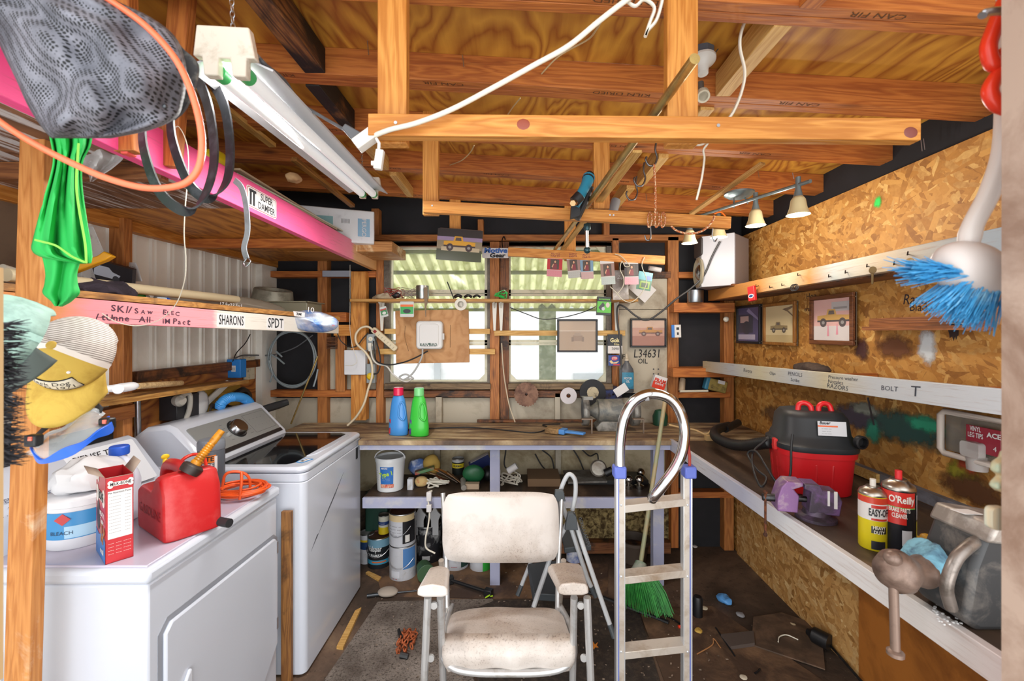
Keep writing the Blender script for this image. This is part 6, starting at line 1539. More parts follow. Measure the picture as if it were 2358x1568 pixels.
b = MB(); b.cyl(P(1418, 462, 2.55), P(1410, 492, 2.52), .028, 12); b.thing('lamp_shell', 'grey lamp shell half hidden under the rafter behind the second rack board', 'lamp', paint('#8d9094', .4))
b = MB()
for i in range(9): pbox(b, 752, 776 + i * 3.2, 776, 778 + i * 3.2, 3.10, 3.12)
b.obj('vent_louvre', W_DARK, kind='structure')
b = MB(); b.cyl(PX(4, 618, -1.74), PX(56, 634, -1.74), .016, 12); b.thing('plastic_pipe', 'cream pipe end on the wall behind the timber post', 'pipe', paint('#cfc6b4', .45))
# ================================================================== workbenches
LIL = paint('#a3a6c0', .5, dirt='#cfcbb8', amt=.3, sc=4)
WORN = NT('worn_bench_top'); co = WORN.coord((1, 1, 1), rnd=False)
n1 = WORN.noise(WORN.coord((1.2, 5, 1), rnd=False), 2.2, 8, .65, .5)
c = WORN.ramp(n1, [(.3, '#3a2c23'), (.43, '#665040'), (.53, '#8f7758'), (.63, '#b9a583'), (.78, '#a3a0a4')])
WORN.out(c, .6, bump=n1, bs=.2); WORN = WORN.mat
DARKTOP = NT('dark_bench_top'); n1 = DARKTOP.noise(DARKTOP.coord((4, 1.2, 1), rnd=False), 2, 8, .65, .5)
DARKTOP.out(DARKTOP.ramp(n1, [(.35, '#2a201b'), (.55, '#463528'), (.68, '#6a5442'), (.85, '#8d7b68')]), .55, bump=n1, bs=.2); DARKTOP = DARKTOP.mat
wb = thing('workbench', 'long lilac edged workbench under the two windows', 'workbench', P(1135, 1333, 2.78))
b = MB(); b.prism([(-.965, 2.605), (1.565, 2.605), (1.565, 3.125), (-1.55, 3.125), (-1.55, 2.715), (-.965, 2.715)], .03, T3(0, 0, .90)); b.obj('bench_top', WORN, wb, w=True, bev=.004)
b = MB(); b.bb((-.965, 2.625, .868), (.925, 2.665, .9295)); b.obj('apron', LIL, wb, w=True, bev=.002)
b = MB(); b.bb((-.965, 2.70, .535), (.88, 3.12, .56)); b.obj('lower_shelf', DARKTOP, wb, w=True, bev=.002)
b = MB(); b.bb((-.965, 2.675, .495), (.90, 2.70, .5585)); b.obj('shelf_apron', LIL, wb, w=True, bev=.002)
for x0, x1, yy in ((1128, 1151, 2.72), (1505, 1530, 2.74)):
    b = MB(); a, c_ = P(x0, 0, 2.70), P(x1, 0, 2.70); b.bb((a.x, 2.705, 0), (c_.x, 2.765, .9)); b.obj('leg', LIL, wb, w=True, bev=.002)
beam('bench_backboard', (-.3, 3.11, .945), (.8, 3.11, .945), .02, .02, W_DARK, **ST)
rbn = thing('side_bench', 'long bench along the strand board wall with a paint splashed edge', 'workbench', (1.0, 1.7, 0))
EDGE = loft_mat([(-1.3, '#9ea2b8'), (-.6, '#c6c6cc'), (-.2, '#a7a9bb'), (.1, '#d6d6d8'), (.6, '#cfcac6'), (.8, '#b9a6a2'), (1.3, '#c9c9cc')])
b = MB(); b.add([(x, y, z) for z in (.90, .9305) for x, y in ((.935, 2.604), (.99, .62), (1.543, .62), (1.543, 2.604))], [(3, 2, 1, 0), (4, 5, 6, 7), (0, 1, 5, 4), (1, 2, 6, 5), (2, 3, 7, 6), (3, 0, 4, 7)]); b.obj('bench_top', DARKTOP, rbn, w=True, bev=.003)
beam('apron', (.925, 2.64, .898), (.98, .60, .898), .022, .066, EDGE, par=rbn)
b = MB(); b.bb((1.545, .62, .93), (1.571, 2.6, .975)); b.obj('back_rail', paint('#77777e', .6, dirt='#4d4a4c', amt=.4, sc=8), rbn, w=True)
b = MB(); b.bb((.99, .64, 0), (1.03, .70, .9)); b.bb((1.52, .64, 0), (1.56, .70, .9)); b.obj('end_frame', LIL, rbn, w=True)
b = MB(); b.bb((1.53, 1.86, .935), (1.545, 2.16, .972)); b.thing('wood_offcut', 'pale wooden offcut leaning on the bench rail behind the shop vacuum', 'wood block', W_PALE)

# ================================================================== shelves on the strand board wall
kb = beam('key_rail', P(1636, 681, 3.05), (1.425, 1.15, 1.85), .035, .074, loft_mat([(-1.0, '#a5672a'), (-.35, '#b87f40'), (-.1, '#c5b898'), (.05, '#b07a3c'), (.2, '#a3a8a6'), (.45, '#b09c80'), (.8, '#9aa4ac')]), **ST)
b = MB(); b.add([(x, y, z) for z in (1.802, 1.812) for x, y in ((1.36, 3.06), (1.44, 1.15), (1.57, 1.15), (1.57, 3.06))], [(3, 2, 1, 0), (4, 5, 6, 7), (0, 1, 5, 4), (1, 2, 6, 5), (2, 3, 7, 6), (3, 0, 4, 7)]); struct(b, 'key_rail_plank', W_DARK)
b = MB(); b.bb((1.33, 2.7, 1.87), (1.57, 3.06, 1.882)); struct(b, 'speaker_plank', W_DARK)
def rail(x, y, off=0): # point on the face of the key rail
    q = P(x, y, 1.0); t0 = (V((1.425, 1.15, 0)) - V((P(1636, 681, 3.05).x, 3.05, 0))); p0 = V((P(1636, 681, 3.05).x, 3.05, 0)) + V((-.018 - off, 0, 0))
    d = V((q.x, q.y, 0)); den = t0.x * d.y - t0.y * d.x
    s = (-p0.x * d.y + p0.y * d.x) / den; Y = p0.y + t0.y * s
    return P(x, y, Y)
for i, (x, y) in enumerate(((1742, 657), (1773, 660), (1800, 655), (1836, 632), (1905, 635), (1942, 626), (1990, 612), (2050, 607), (2080, 585))):
    b = MB(); p = rail(x, y); b.tube([p + V((.02, 0, 0)), p + V((-.03, -.05, -.012)), p + V((-.035, -.058, -.002))], .0022, 6); b.thing('nail', 'long bent nail in the painted key rail', 'nail', paint('#3a2a22', .5, .5), 'nails in the key rail')
for (x, y), lab in zip(((2010, 622), (2095, 603)), ('dull brass key on a nail near the middle of the key rail', 'bright brass key on a nail beside the blue brush')):
    b = MB(); M = frame(rail(x, y, .03), (.3, -1, 0), (0, .1, 1)); b.prism(circ(0, 0, .014, 14), .002, M); b.prism([(-.004, -.01), (.004, -.01), (.004, -.05), (0, -.056), (-.004, -.05)], .002, M); b.thing('key', lab, 'key', metal('#b39c6a' if x > 2050 else '#8a7a58', .35), 'keys on the key rail')
b = MB(); M = frame(rail(1826, 658, .02), (.3, -1, 0), (0, 0, 1))
for k in range(3): b.tube([M @ V((.010 * k + .014 * cos(a * pi / 6), -.01 + .016 * sin(a * pi / 6), .003 * k)) for a in range(12)], .002, 5, closed=True)
b.thing('ring_bunch', 'bunch of steel rings on a nail of the key rail', 'rings', DKSTEEL)
rc = thing('red_tag', 'red sparkplug sleeve hanging off the key rail below the speaker', 'tag', M=frame(rail(1732, 676, .03), (.35, -.95, 0), (0, .1, 1)) @ RZ(8))
b = MB(); b.box((0, 0, 0), (.045, .085, .02)); b.obj('sleeve', paint('#d0282a', .4), rc, bev=.004); b = MB(); b.prism(circ(0, -.015, .018, 14, .012), .001, z0=.010); b.obj('oval_logo', PAPER, rc); b = MB(); b.prism(circ(0, -.015, .013, 14, .007), .001, z0=.0112); b.obj('logo_centre', paint('#2c4a7c', .4), rc)
b = MB(); b.tube(spl([P(2270, 566, 1.40), P(2290, 548, 1.36), P(2305, 560, 1.34), P(2300, 590, 1.34), P(2280, 600, 1.36)], 5), .012, 8); b.thing('rubber_loop', 'dark rubber hose loop on the near end of the key rail', 'hose', BLACKP)
# middle shelf: a trough with a white painted lip
MS0, MS1 = P(1622, 843, 3.08), V((1.335, 1.05, 1.392))
ms = beam('shelf_lip', MS0, MS1, .025, .072, loft_mat([(-1.0, '#bfae8a'), (-.6, '#a9adb2'), (-.3, '#bdb598'), (0, '#b5b9bc'), (.2, '#c0b698'), (.45, '#bcbfc1'), (1, '#c6c9ce')]), **ST)
b = MB(); b.add([(x, y, z + dz) for dz in (0, .012) for x, y, z in ((MS0.x, MS0.y, MS0.z - .034), (MS1.x, MS1.y, MS1.z - .034), (1.57, MS1.y, MS1.z - .034), (1.57, MS0.y, MS0.z - .034))], [(3, 2, 1, 0), (4, 5, 6, 7), (0, 1, 5, 4), (1, 2, 6, 5), (2, 3, 7, 6), (3, 0, 4, 7)]); struct(b, 'shelf_trough', W_DARK)
b = MB(); b.bb((1.33, 1.9, 1.345), (1.57, 1.912, 1.40)); b.bb((1.33, 1.35, 1.35), (1.57, 1.362, 1.41)); struct(b, 'shelf_divider', W_RAFT)
M0 = ms.matrix_basis
inks = MB(); 
for st, x, z, s in (('Rivots', -.42, .004, .03), ('Clips', -.18, .006, .022), ('PENCILS', -.0, .014, .024), ('Scribe', -.0, -.014, .022), ('Pressure washer', .30, .020, .020), ('Nozzles', .26, .0, .022), ('RAZORS', .27, -.020, .026), ('T', .62, .0, .05), ('BOLT', .52, .0, .024)):
    inks.text(st, s, T3(x, -.0127, z) @ RX(90) @ RZ(random.uniform(-3, 3)), sx=1.2, shear=.1)
# local y of a beam runs to its left, here towards the wall, so the lettering sits on its room side
o = inks.obj('handwriting', paint('#3a3c46', .7), ms)
b = lumpmesh(PX(1866, 850, 1.45) + V((0, 0, -.0)), (.05, .12, .035), .5, 18, 12); b.thing('work_glove', 'dark crumpled leather glove lying on the middle wall shelf', 'glove', paint('#3b2e27', .8, dirt='#5a483c', amt=.4))
b = MB(); p = PX(1998, 915, 1.335); b.strap([p, p + V((0, -.02, -.07)), p + V((0, -.03, -.10))], .006, .003, (0, 1, 0)); b.thing('bristle_pick', 'thin black pick hanging under the middle shelf lip', 'pick', BLACKP)
# little ledge with a screwdriver
b = MB(); lw = PX(2015, 735, 1.571); l2 = PX(2272, 735, 1.571)
b.bb((1.545, l2.y, 1.593), (1.571, lw.y, 1.640)); b.bb((1.50, PX(2218, 0, 1.5).y, 1.588), (1.571, PX(1985, 0, 1.5).y, 1.604)); b.bb((1.50, l2.y - .02, 1.585), (1.571, l2.y, 1.65)); b.obj('wall_ledge', wood('#a5683a', '#74411f', '#43230f', 'y', dirt='#5a3a28', amt=.3), kind='structure')
sd = thing('screwdriver', 'screwdriver lying on the small wooden wall ledge', 'screwdriver', PX(2220, 745, 1.53))
b = MB(); a, c_ = PX(2195, 746, 1.525), PX(2245, 746, 1.525); b.cyl(a, a.lerp(c_, .45), .010, 10, .007); b.obj('handle', BLACKP, sd, w=True); b = MB(); b.cyl(a.lerp(c_, .45), c_, .007, 10, .011); b.obj('shank', DKSTEEL, sd, w=True)
b = MB(); b.text('Razor', .06, fR(2112, 690, 1.5713) @ RZ(-3), sx=.9, shear=.15); b.text('Blades', .045, fR(2125, 708, 1.5713) @ RZ(-3)); b.text('Hon', .045, fR(1868, 682, 1.5713)); b.text('ers', .035, fR(1858, 712, 1.5713)); b.obj('wall_handwriting', paint('#2a1f2a', .7), kind='structure')
PUR = [('#4a3f6e', rect(-.5, -.5, .5, .5)), ('#2a2440', rect(-.5, -.25, .2, .3)), ('#c9a8a0', rect(-.4, .05, .0, .25)), ('#1e1a2e', circ(-.1, -.1, .2)), ('#b9b0c4', rect(-.5, -.45, .3, -.3)), ('#8f86b0', [(-.1, .4), (.45, .1), (.4, .2), (0, .48)])]
framed('black framed purple night photo, nearest the corner on the strand board', 1698, 703, 1753, 791, 0, FBLK, .016, PUR, wall='R', X=1.56)
framed('oak framed sepia photo of an old open car between two other frames', 1760, 697, 1834, 795, 0, FOAK, .018, [('#cdb98a', rect(-.5, -.5, .5, .5)), ('#b9a26e', rect(-.5, -.5, .5, -.3)), ('#6a5434', [(.1, .4), (.5, .48), (.5, .44), (.3, .36), (.48, .2), (.46, .18), (.28, .32)])] + truck(-.02, -.12, .6, '#8f7848', '#4a3a22'), wall='R', X=1.555)
framed('walnut framed photo of a yellow truck with pink cones', 1868, 678, 1969, 794, 0, FWAL, .022, [('#d9a8a0', rect(-.5, -.5, .5, .5)), ('#cfc6c4', rect(-.5, -.5, .5, -.15)), ('#b9b4b4', rect(.0, .2, .45, .42)), ('#8f8a8a', rect(.05, .25, .4, .3))] + truck(.03, -.0, .85, '#d0a048', '#3a2c2c', flip=1) + [('#d98a9a', [(-.12, -.4), (-.06, -.4), (-.08, -.12), (-.1, -.12)]), ('#d98a9a', [(.12, -.36), (.18, -.36), (.16, -.1), (.14, -.1)])], wall='R', X=1.55)
# clear tray with the leg tips
tryo = thing('plastic_tray', 'clear rounded plastic tray fixed to the wall by the jamb', 'tray', PX(2245, 1050, 1.53))
Mt = fR(2246, 1005, 1.535); b = MB()
q = [(-.10, -.065), (-.10, .055), (-.085, .07), (.12, .07), (.12, -.075), (-.085, -.08)]
b.tube([Mt @ V((x, y, .02)) for x, y in spl([V((x, y, 0)) for x, y in q], 1, True) and q], .011, 8, closed=True); b.obj('rim', paint('#c9bdb2', .3), tryo, w=True, smooth=60)
b = MB(); b.box((0, 0, 0), (.20, .14, .004)); b.v = [Mt @ v for v in b.v]; b.obj('back', paint('#8f8a80', .3, alpha=.5), tryo, w=True)
th, w, h = panel('leg_tip_pack', 'maroon ACE vinyl leg tips pack inside the clear tray', 'package', 2224, 984, 2304, 1044, 0, .004, paint('#8f2434', .4), 'card', wall='R', X=1.51)
b = MB(); b.text('VINYL\nLEG TIPS', .022, T3(-w * .2, h * .25, .001), bold=.02, fit=w * .45); b.text('ACE', .022, T3(w * .33, h * .25, .001), bold=.03); b.text('4', .022, T3(w * .36, -.02, .001)); b.obj('lettering', PAPER, th)
b = MB(); b.rbox((-.02, -.035, .012), (.06, .05, .024), .01); b.obj('blister', paint('#c9c4c0', .15, alpha=.6), th)
b = MB(); b.lathe([(.026, -.03), (.03, .02), (.02, .022)], 16, T3(*PX(2250, 1062, 1.53))); b.thing('plastic_cup', 'small clear cup fixed below the clear tray', 'cup', paint('#bdb6b2', .3, alpha=.8))

# ================================================================== at the doorway on the right
Yb = .60
bh = thing('dish_brush', 'white long handled scrub brush with blue bristles hanging in the doorway', 'brush', P(2230, 700, Yb))
b = MB(); q = spl([P(2322, -40, Yb), P(2318, 150, Yb), P(2312, 330, Yb), P(2280, 440, Yb), P(2240, 520, Yb), P(2226, 580, Yb)], 6); b.tube(q, [.012] * (len(q) - 6) + [.0125, .013, .0125, .012, .012, .013], 12); b.obj('handle', paint('#d3cac4', .4), bh, w=True, smooth=70)
b = MB(); b.ball(P(2236, 622, Yb), (.052, .035, .036), 20, 12, RY(28)); b.obj('head', paint('#c9beb8', .4), bh, w=True, smooth=70)
b = MB(); g = random.Random(3)
for i in range(650):
    t = g.uniform(-.9, 1.0); base = P(2226, 630, Yb) + (RY(28) @ V((t * .045, g.uniform(-.022, .022), -.012)))
    d = V((-.6 + t * .35, g.uniform(-.25, .25), -.55 - .25 * t)).normalized(); ln = g.uniform(.036, .058)
    if t < -.2: d = V((-.95, g.uniform(-.3, .3), g.uniform(-.25, .35))).normalized()
    b.tube([base, base + d * ln], [.0012, .0005], 3, cap=False)
b.obj('bristles', paint('#3f9ad0', .6, dirt='#8fc4e0', amt=.3, sc=30), bh, w=True, kind='stuff')
b = MB(); b.tube(spl([P(2316, 0, .57), P(2292, 60, .57), P(2276, 110, .57), P(2290, 150, .57), P(2316, 120, .57)], 6), .009, 10); b.tube(spl([P(2316, 150, .57), P(2286, 190, .57), P(2280, 215, .57), P(2296, 240, .57), P(2318, 250, .57)], 6), .009, 10); b.thing('red_clamp', 'bright red plastic clamp hanging on the door jamb', 'clamp', paint('#e0361c', .3), smooth=70)
b = MB(); b.tube(spl([P(2320, 26, .54), P(2290, 26, .54), P(2268, 30, .54), P(2262, 36, .54)], 5), .005, 10); b.thing('jamb_hook', 'steel hook end above the red clamp on the door jamb', 'hook', STEEL)
b = MB(); q = [(2330, 1035), (2300, 1035), (2295, 1050), (2278, 1062), (2275, 1080), (2290, 1092), (2278, 1105), (2272, 1115), (2284, 1126), (2302, 1132), (2330, 1132)]
b.prism([(P(x, y, .55).x, P(x, y, .55).z) for x, y in q], .012, frame((0, .55, 0), (1, 0, 0), (0, 0, 1))); b.thing('toothed_strip', 'pale green notched wooden strip edging out from the jamb', 'strip', wood('#c9a878', '#9fb09a', '#8a6a48', 'z'), bev=.003)
b = MB(); b.rbox((0, 0, 0), (.022, .028, .01), .006, M=frame(P(2296, 1192, .55), (1, 0, 0), (0, 0, 1))); b.thing('jamb_block', 'small pale block sticking out of the jamb below the notched strip', 'block', wood('#d0b894', '#a8b0a4', '#8a6a48', 'z'))

# ================================================================== on the side bench
zb = .931
va = thing('shop_vacuum', 'red and black shop vacuum on the side bench', 'vacuum', (1.225, 1.83, zb), -12)
def sq(r, k=4.0):  # rounded square section
    return [(lambda a: ((abs(cos(a)) ** (2 / k)) * (1 if cos(a) >= 0 else -1) * r, (abs(sin(a)) ** (2 / k)) * (1 if sin(a) >= 0 else -1) * r))(2 * pi * i / 40) for i in range(40)]
def loft_(b, secs, k=3.2, cap=True, M=None):
    m = M or Matrix(); vs = []; n = 40
    for r, z, sx, sy in secs:
        vs += [m @ V((x * sx, y * sy, z)) for x, y in sq(r, k)]
    fs = [(i * n + j, i * n + (j + 1) % n, (i + 1) * n + (j + 1) % n, (i + 1) * n + j) for i in range(len(secs) - 1) for j in range(n)]
    if cap: fs += [tuple(range(n))[::-1], tuple((len(secs) - 1) * n + j for j in range(n))]
    return b.add(vs, fs)
b = MB(); loft_(b, [(.122, 0, 1, 1), (.127, .005, 1, 1), (.139, .15, 1, 1), (.146, .152, 1, 1), (.148, .178, 1, 1)]); b.obj('bucket', paint('#c31a20', .35), va, smooth=50)
b = MB(); 
for a in range(0, 360, 30): 
    M = RZ(a + 15) @ T3(.130, 0, .075) @ RY(5); b.box((0, 0, 0), (.012, .022, .11), M=None); 
    for i in range(-8, 0): b.v[i] = M @ b.v[i]
b.obj('bucket_ribs', paint('#b8181e', .35), va, bev=.004)
b = MB(); loft_(b, [(.150, .175, 1, 1), (.152, .18, 1, 1), (.152, .196, 1, 1), (.140, .205, 1, 1), (.136, .225, 1, .95), (.130, .235, 1, .92), (.125, .30, .98, .86), (.112, .322, .95, .82), (.09, .328, .9, .78)]); hd = b.obj('motor_head', paint('#232629', .45), va, smooth=40)
b = MB()
for sx in (-1, 1): b.tube(spl([(sx * .012, -.05, .32), (sx * .016, -.045, .345), (sx * .035, -.04, .357), (sx * .055, -.04, .35), (sx * .062, -.045, .325)], 5), .010, 10)
b.obj('carry_handle', paint('#d01a20', .35), va, smooth=70)
b = MB(); M = frame((.03, -.1215, .272), (1, -.0, 0), (0, .12, 1)); b.bb((-.05, -.03, 0), (.05, .026, .001)); b.v = [M @ v for v in b.v]; b.obj('label', paint('#c9c9cc', .4), va)
b = MB(); b.bb((-.05, .004, .0012), (.02, .01, .0016)); b.v = [M @ v for v in b.v]; b.obj('orange_stripe', paint('#e0642a', .4), va)
b = MB(); b.text('Bauer', .016, M @ T3(-.025, .019, .0008), bold=.03, shear=.2); b.text('-- ---- ---\n---- -- --\n-- --- ----', .010, M @ T3(-.02, -.012, .001)); b.obj('lettering', INK, va)
b = MB(); b.lathe([(.020, 0), (.026, .004), (.026, .02), (.019, .022), (.018, .004)], 16, frame((.118, -.125, .225), (1, .3, 0), (0, 0, 1))); b.obj('port', BLACKP, va)
b = MB(); b.box((-.150, -.05, .185), (.014, .03, .045)); b.obj('latch', paint('#c92a28', .4), va, bev=.003)
q = spl([P(1775, 1018, 1.86), P(1745, 1022, 1.95), P(1710, 1026, 2.1), P(1675, 1020, 2.25), P(1648, 1005, 2.40), P(1650, 990, 2.55), P(1680, 980, 2.7)], 12)
b = MB(); b.tube(q, [.024 + .003 * (i % 2) for i in range(len(q))], 12); b.thing('vacuum_hose', 'black ribbed vacuum hose lying in the bench corner', 'hose', BLACKP, smooth=70)
b = MB(); b.cyl(P(1670, 988, 2.62), P(1700, 973, 2.75), .022, 12); b.thing('hose_nozzle', 'black hose nozzle at the back corner of the side bench', 'nozzle', BLACKP)
cable('vacuum_cable', [P(1825, 1000, 1.68), P(1822, 1030, 1.67), P(1818, 1100, 1.66), P(1790, 1110, 1.66), P(1768, 1080, 1.70), P(1742, 1040, 1.80), P(1722, 1045, 1.85), P(1742, 1080, 1.74), P(1765, 1100, 1.68), P(1752, 1120, 1.64), P(1735, 1080, 1.72), P(1735, 1040, 1.84), P(1765, 1012, 1.86)], .0045, BLACKCORD, 'black power cord looping in front of the shop vacuum', 'cord', n=8)
b = MB(); b.tube(spl([P(1540, 978, 2.75), P(1570, 985, 2.72), P(1600, 990, 2.70), P(1625, 1000, 2.66), P(1640, 990, 2.66), P(1660, 985, 2.66), P(1650, 1010, 2.62), P(1628, 1010, 2.62)], 6), .006, 8); b.box(P(1634, 1008, 2.6), (.05, .03, .03)); b.thing('tan_cable', 'tan cord with a plug lying at the back corner of the side bench', 'cord', paint('#b99a6a', .6), smooth=60)
# small purple vise
pv = thing('bench_vise', 'small purple paint splashed vise on the side bench edge', 'vise', M=T3(*PZ(1866, 1192, zb)) @ RZ(-14) @ Matrix.Scale(.84, 4))
PURP = paint('#7a5a8c', .45, .3, dirt='#4d4450', amt=.5, sc=12)
b = MB(); b.lathe([(.075, 0), (.075, .012), (.05, .022), (.045, .04)], 24, T3(.02, 0, 0)); b.obj('base', paint('#5a4a60', .5, .3, dirt='#3a3238', amt=.5, sc=14), pv)
b = MB(); b.prism([(-.02, .035), (.09, .03), (.10, .09), (.085, .125), (.03, .128), (.02, .15), (-.035, .15), (-.035, .13), (-.01, .12)], .085, frame((0, .0425, 0), (1, 0, 0), (0, 0, 1))); b.obj('fixed_jaw', PURP, pv, bev=.004)
b = MB(); b.prism([(-.135, .03), (-.06, .03), (-.055, .10), (-.075, .125), (-.04, .14), (-.04, .155), (-.10, .155), (-.12, .13), (-.135, .08)], .085, frame((0, .0425, 0), (1, 0, 0), (0, 0, 1))); b.obj('moving_jaw', paint('#86608f', .45, .3, dirt='#b9a9a4', amt=.35, sc=14), pv, bev=.004)
b = MB(); b.cyl((-.15, 0, .075), (.0, 0, .075), .012, 12); b.cyl((-.18, 0, .07), (-.13, 0, .07), .015, 12); b.obj('screw', DKSTEEL, pv)
b = MB(); b.cyl((-.172, -.01, .095), (-.172, -.01, -.085), .005, 10); b.ball((-.172, -.01, -.085), .009); b.ball((-.172, -.01, .095), .009); b.obj('handle_bar', RUST, pv)
b = MB(); b.box((.05, -.0432, .10), (.008, .002, .06)); b.box((.075, -.0432, .095), (.012, .002, .07)); b.obj('paint_drip', PAPER, pv)
# spray cans
def spray(name, label, x, y, r, h, cap, items, texts):
    p = PZ(x, y, zb); o = thing(name, label, 'spray can', (p.x * (p.y + r) / p.y, p.y + r, zb))
    b = MB(); b.lathe([(r * .96, 0), (r, .003), (r, h * .78), (r * .97, h * .785)], 30); b.obj('can', paint(items[0], .3), o)
    b = MB(); b.lathe([(r * 1.02, h * .78), (r * 1.03, h * .79), (r * .95, h * .83), (r * .6, h * .875), (r * .5, h * .885), (r * .5, h * .9), (0, h * .9)], 26); b.obj('dome', metal('#b0a89e', .3), o)
    b = MB(); b.cyl((0, 0, h * .89), (0, 0, h), r * .22, 12); b.obj('nozzle', paint(cap, .4), o)
    for i, (c, z0, z1, a0, a1) in enumerate(items[1:]):
        b = MB(); b.patch(r, z0 * h, z1 * h, a0, a1, off=.0004 + .0002 * i, n=24); b.obj('label_field', paint(c, .35), o)
    for i, (st, s, z, a, c, f) in enumerate(texts):
        b = MB(); b.wraptext(st, s, r + .0014, z * h, a, bold=.025, fit=f); b.obj('lettering', paint(c, .4), o)
    return o
e = spray('oven_cleaner_can', 'yellow and white EASY-OFF heavy duty spray can', 2010, 1272, .036, .205, '#d9d2c8', ['#d6c21e', ('#c8402a', .68, .77, 150, 390), ('#d9d4d0', .44, .68, 150, 390), ('#c2342c', .62, .665, 225, 290), ('#c2342c', .445, .475, 225, 290), ('#2c2a22', .26, .36, 225, 285), ('#23242a', .03, .15, 225, 280)],
      [('EASY-OFF', .03, .555, 258, '#1c1c20', .055), ('HEAVY\nDUTY', .014, .31, 255, '#e8e2d0', .032)])
k = spray('brake_cleaner_can', "red and black O'Reilly brake parts cleaner spray can", 2069, 1283, .040, .238, '#d0282c', ['#1e1f24', ('#cf3028', .58, .77, 150, 290), ('#cf3028', .38, .58, 170, 255), ('#6fae4a', .575, .59, 170, 290), ('#c9c24a', .03, .42, 300, 316), ('#b9b9be', .44, .74, 300, 316)],
      [("O'Reilly", .028, .68, 240, '#e9e4da', .062), ('BRAKE PARTS\nCLEANER', .018, .52, 232, '#e9e4da', .05)])
b = MB(); 
b.patch(.040, .03, .075, 240, 275, off=.0012, n=12); b.obj('disc_picture', paint('#c4c4c8', .35), k)
for i, (x, y) in enumerate(((2110, 1252), (2132, 1248))):
    b = MB(); b.ball(PZ(x, y, zb) + V((0, 0, .012)), (.016, .016, .014)); b.thing('amber_cap', ('left', 'right')[i] + ' one of two small amber plastic caps behind the black spray can', 'cap', paint('#b98a2a', .4))
# big vise in the foreground
bv = thing('bench_vise', 'large grey vise with a rag on it at the near end of the side bench', 'vise', PZ(2240, 1430, zb))
VM = paint('#3f3f40', .5, .3, dirt='#77706a', amt=.3, sc=14); VR = paint('#8a7468', .4, .4, dirt='#5e4a40', amt=.4, sc=16)
b = MB(); c0 = P(2076, 1315, 1.0); b.lathe([(.0, -.05), (.03, -.045), (.046, -.02), (.046, .0), (.032, .022), (.03, .03), (.036, .05), (.034, .06), (.0, .06)], 22, aim(c0, c0 + V((1, .05, -.04)), (0, 0, 1))); b.obj('screw_knob', VR, bv, w=True, smooth=60)
b = MB(); b.cyl(P(2110, 1318, 1.0), P(2190, 1330, 1.0), .016, 14); b.obj('screw', BLACKP, bv, w=True)
b = MB(); b.cyl(P(2056, 1300, .985), P(2062, 1505, .985), .0095, 12); b.lathe([(.011, 0), (.017, .004), (.017, .012), (.011, .016)], 12, T3(*P(2062, 1512, .985))); b.ball(P(2056, 1285, .985), (.018, .018, .017)); b.obj('handle_bar', VR, bv, w=True)
b = MB(); M = frame((P(2160, 0, 1.0).x, 1.06, zb), (1, .0, 0), (0, 0, 1))
b.prism([(0, .02), (.03, -.0), (.24, .0), (.26, .15), (.22, .19), (.10, .215), (.045, .205), (.02, .14)], .12, M); b.obj('body', VM, bv, w=True, bev=.012)
b = MB(); b.tube(spl([P(2190, 1400, .95), P(2180, 1350, .94), P(2200, 1290, .94), P(2235, 1255, .95), P(2262, 1240, .97)], 6), .012, 10); b.obj('front_web', paint('#8f857e', .35, .5, dirt='#5e564f', amt=.4, sc=20), bv, w=True, smooth=70)
b = MB(); b.prism([(.04, .195), (.25, .175), (.25, .205), (.06, .235)], .14, M @ T3(0, 0, -.01)); b.obj('jaw', paint('#8a8078', .4, .4, dirt='#b9b0a8', amt=.4, sc=14), bv, w=True, bev=.008)
b = MB(); b.rbox((0, 0, 0), (.055, .03, .001), .002, M=frame((P(2225, 0, 1.0).x, 1.0, zb + .236), (1, .2, -.1), (-.2, 1, 0))); b.obj('label', PAPER, bv, w=True)
b = lumpmesh(P(2130, 1290, 1.03), (.055, .05, .05), .55, 14, 21); b.v = [v + V((0, 0, -.06 * ((v.x - .95) < -.03))) for v in b.v]; b.thing('rag', 'pale blue and navy rag draped over the big vise screw', 'rag', paint('#7fb9cf', .8, dirt='#2c3a5a', amt=.42, sc=16), smooth=70)
g = random.Random(9); b = MB()
for i in range(50): b.ball(PZ(g.uniform(2150, 2240), g.uniform(1375, 1440), zb) + V((0, 0, .002)), (.004, .003, .002), 5, 3)
b.thing('plaster_crumbs', 'white crumbs scattered on the bench below the big vise', 'debris', PAPER, kind='stuff')
# ================================================================== on the workbench
def bottle(label, x, y, body, capc, cap_clear, lab):
    p = PZ(x, y, zb); o = thing('detergent_bottle', label, 'bottle', (p.x, p.y + .035, zb), -8)
    pr = [(.056, 0), (.062, .006), (.063, .06), (.056, .13), (.050, .18), (.042, .225), (.028, .255), (.026, .262)]
    b = MB(); b.lathe(pr, 28, sy=.62); b.obj('body', paint(body, .3), o, smooth=60)
    b = MB(); b.lathe([(.029, .250), (.032, .254), (.031, .296), (.028, .30), (0, .30)], 24); b.obj('cap', paint(capc, .2, alpha=.8 if cap_clear else 1), o)
    b = MB(); b.tube(spl([(.026, -.024, .21), (.016, -.034, .16), (.02, -.037, .12), (.044, -.028, .10), (.052, -.016, .14), (.044, -.018, .19)], 6, True), .0055, 8, closed=True); b.obj('handle', paint(body, .3), o, smooth=70)
    b = MB(); b.grid(lambda u, v: ((.0635 - .005 * v) * cos(R(165 + 65 * u)), (.0635 - .005 * v) * .62 * sin(R(165 + 65 * u)) - .001, .012 + .09 * v), 12, 2); b.obj('label', paint(lab, .3, dirt='#3a2c5c', amt=.4, sc=30), o)
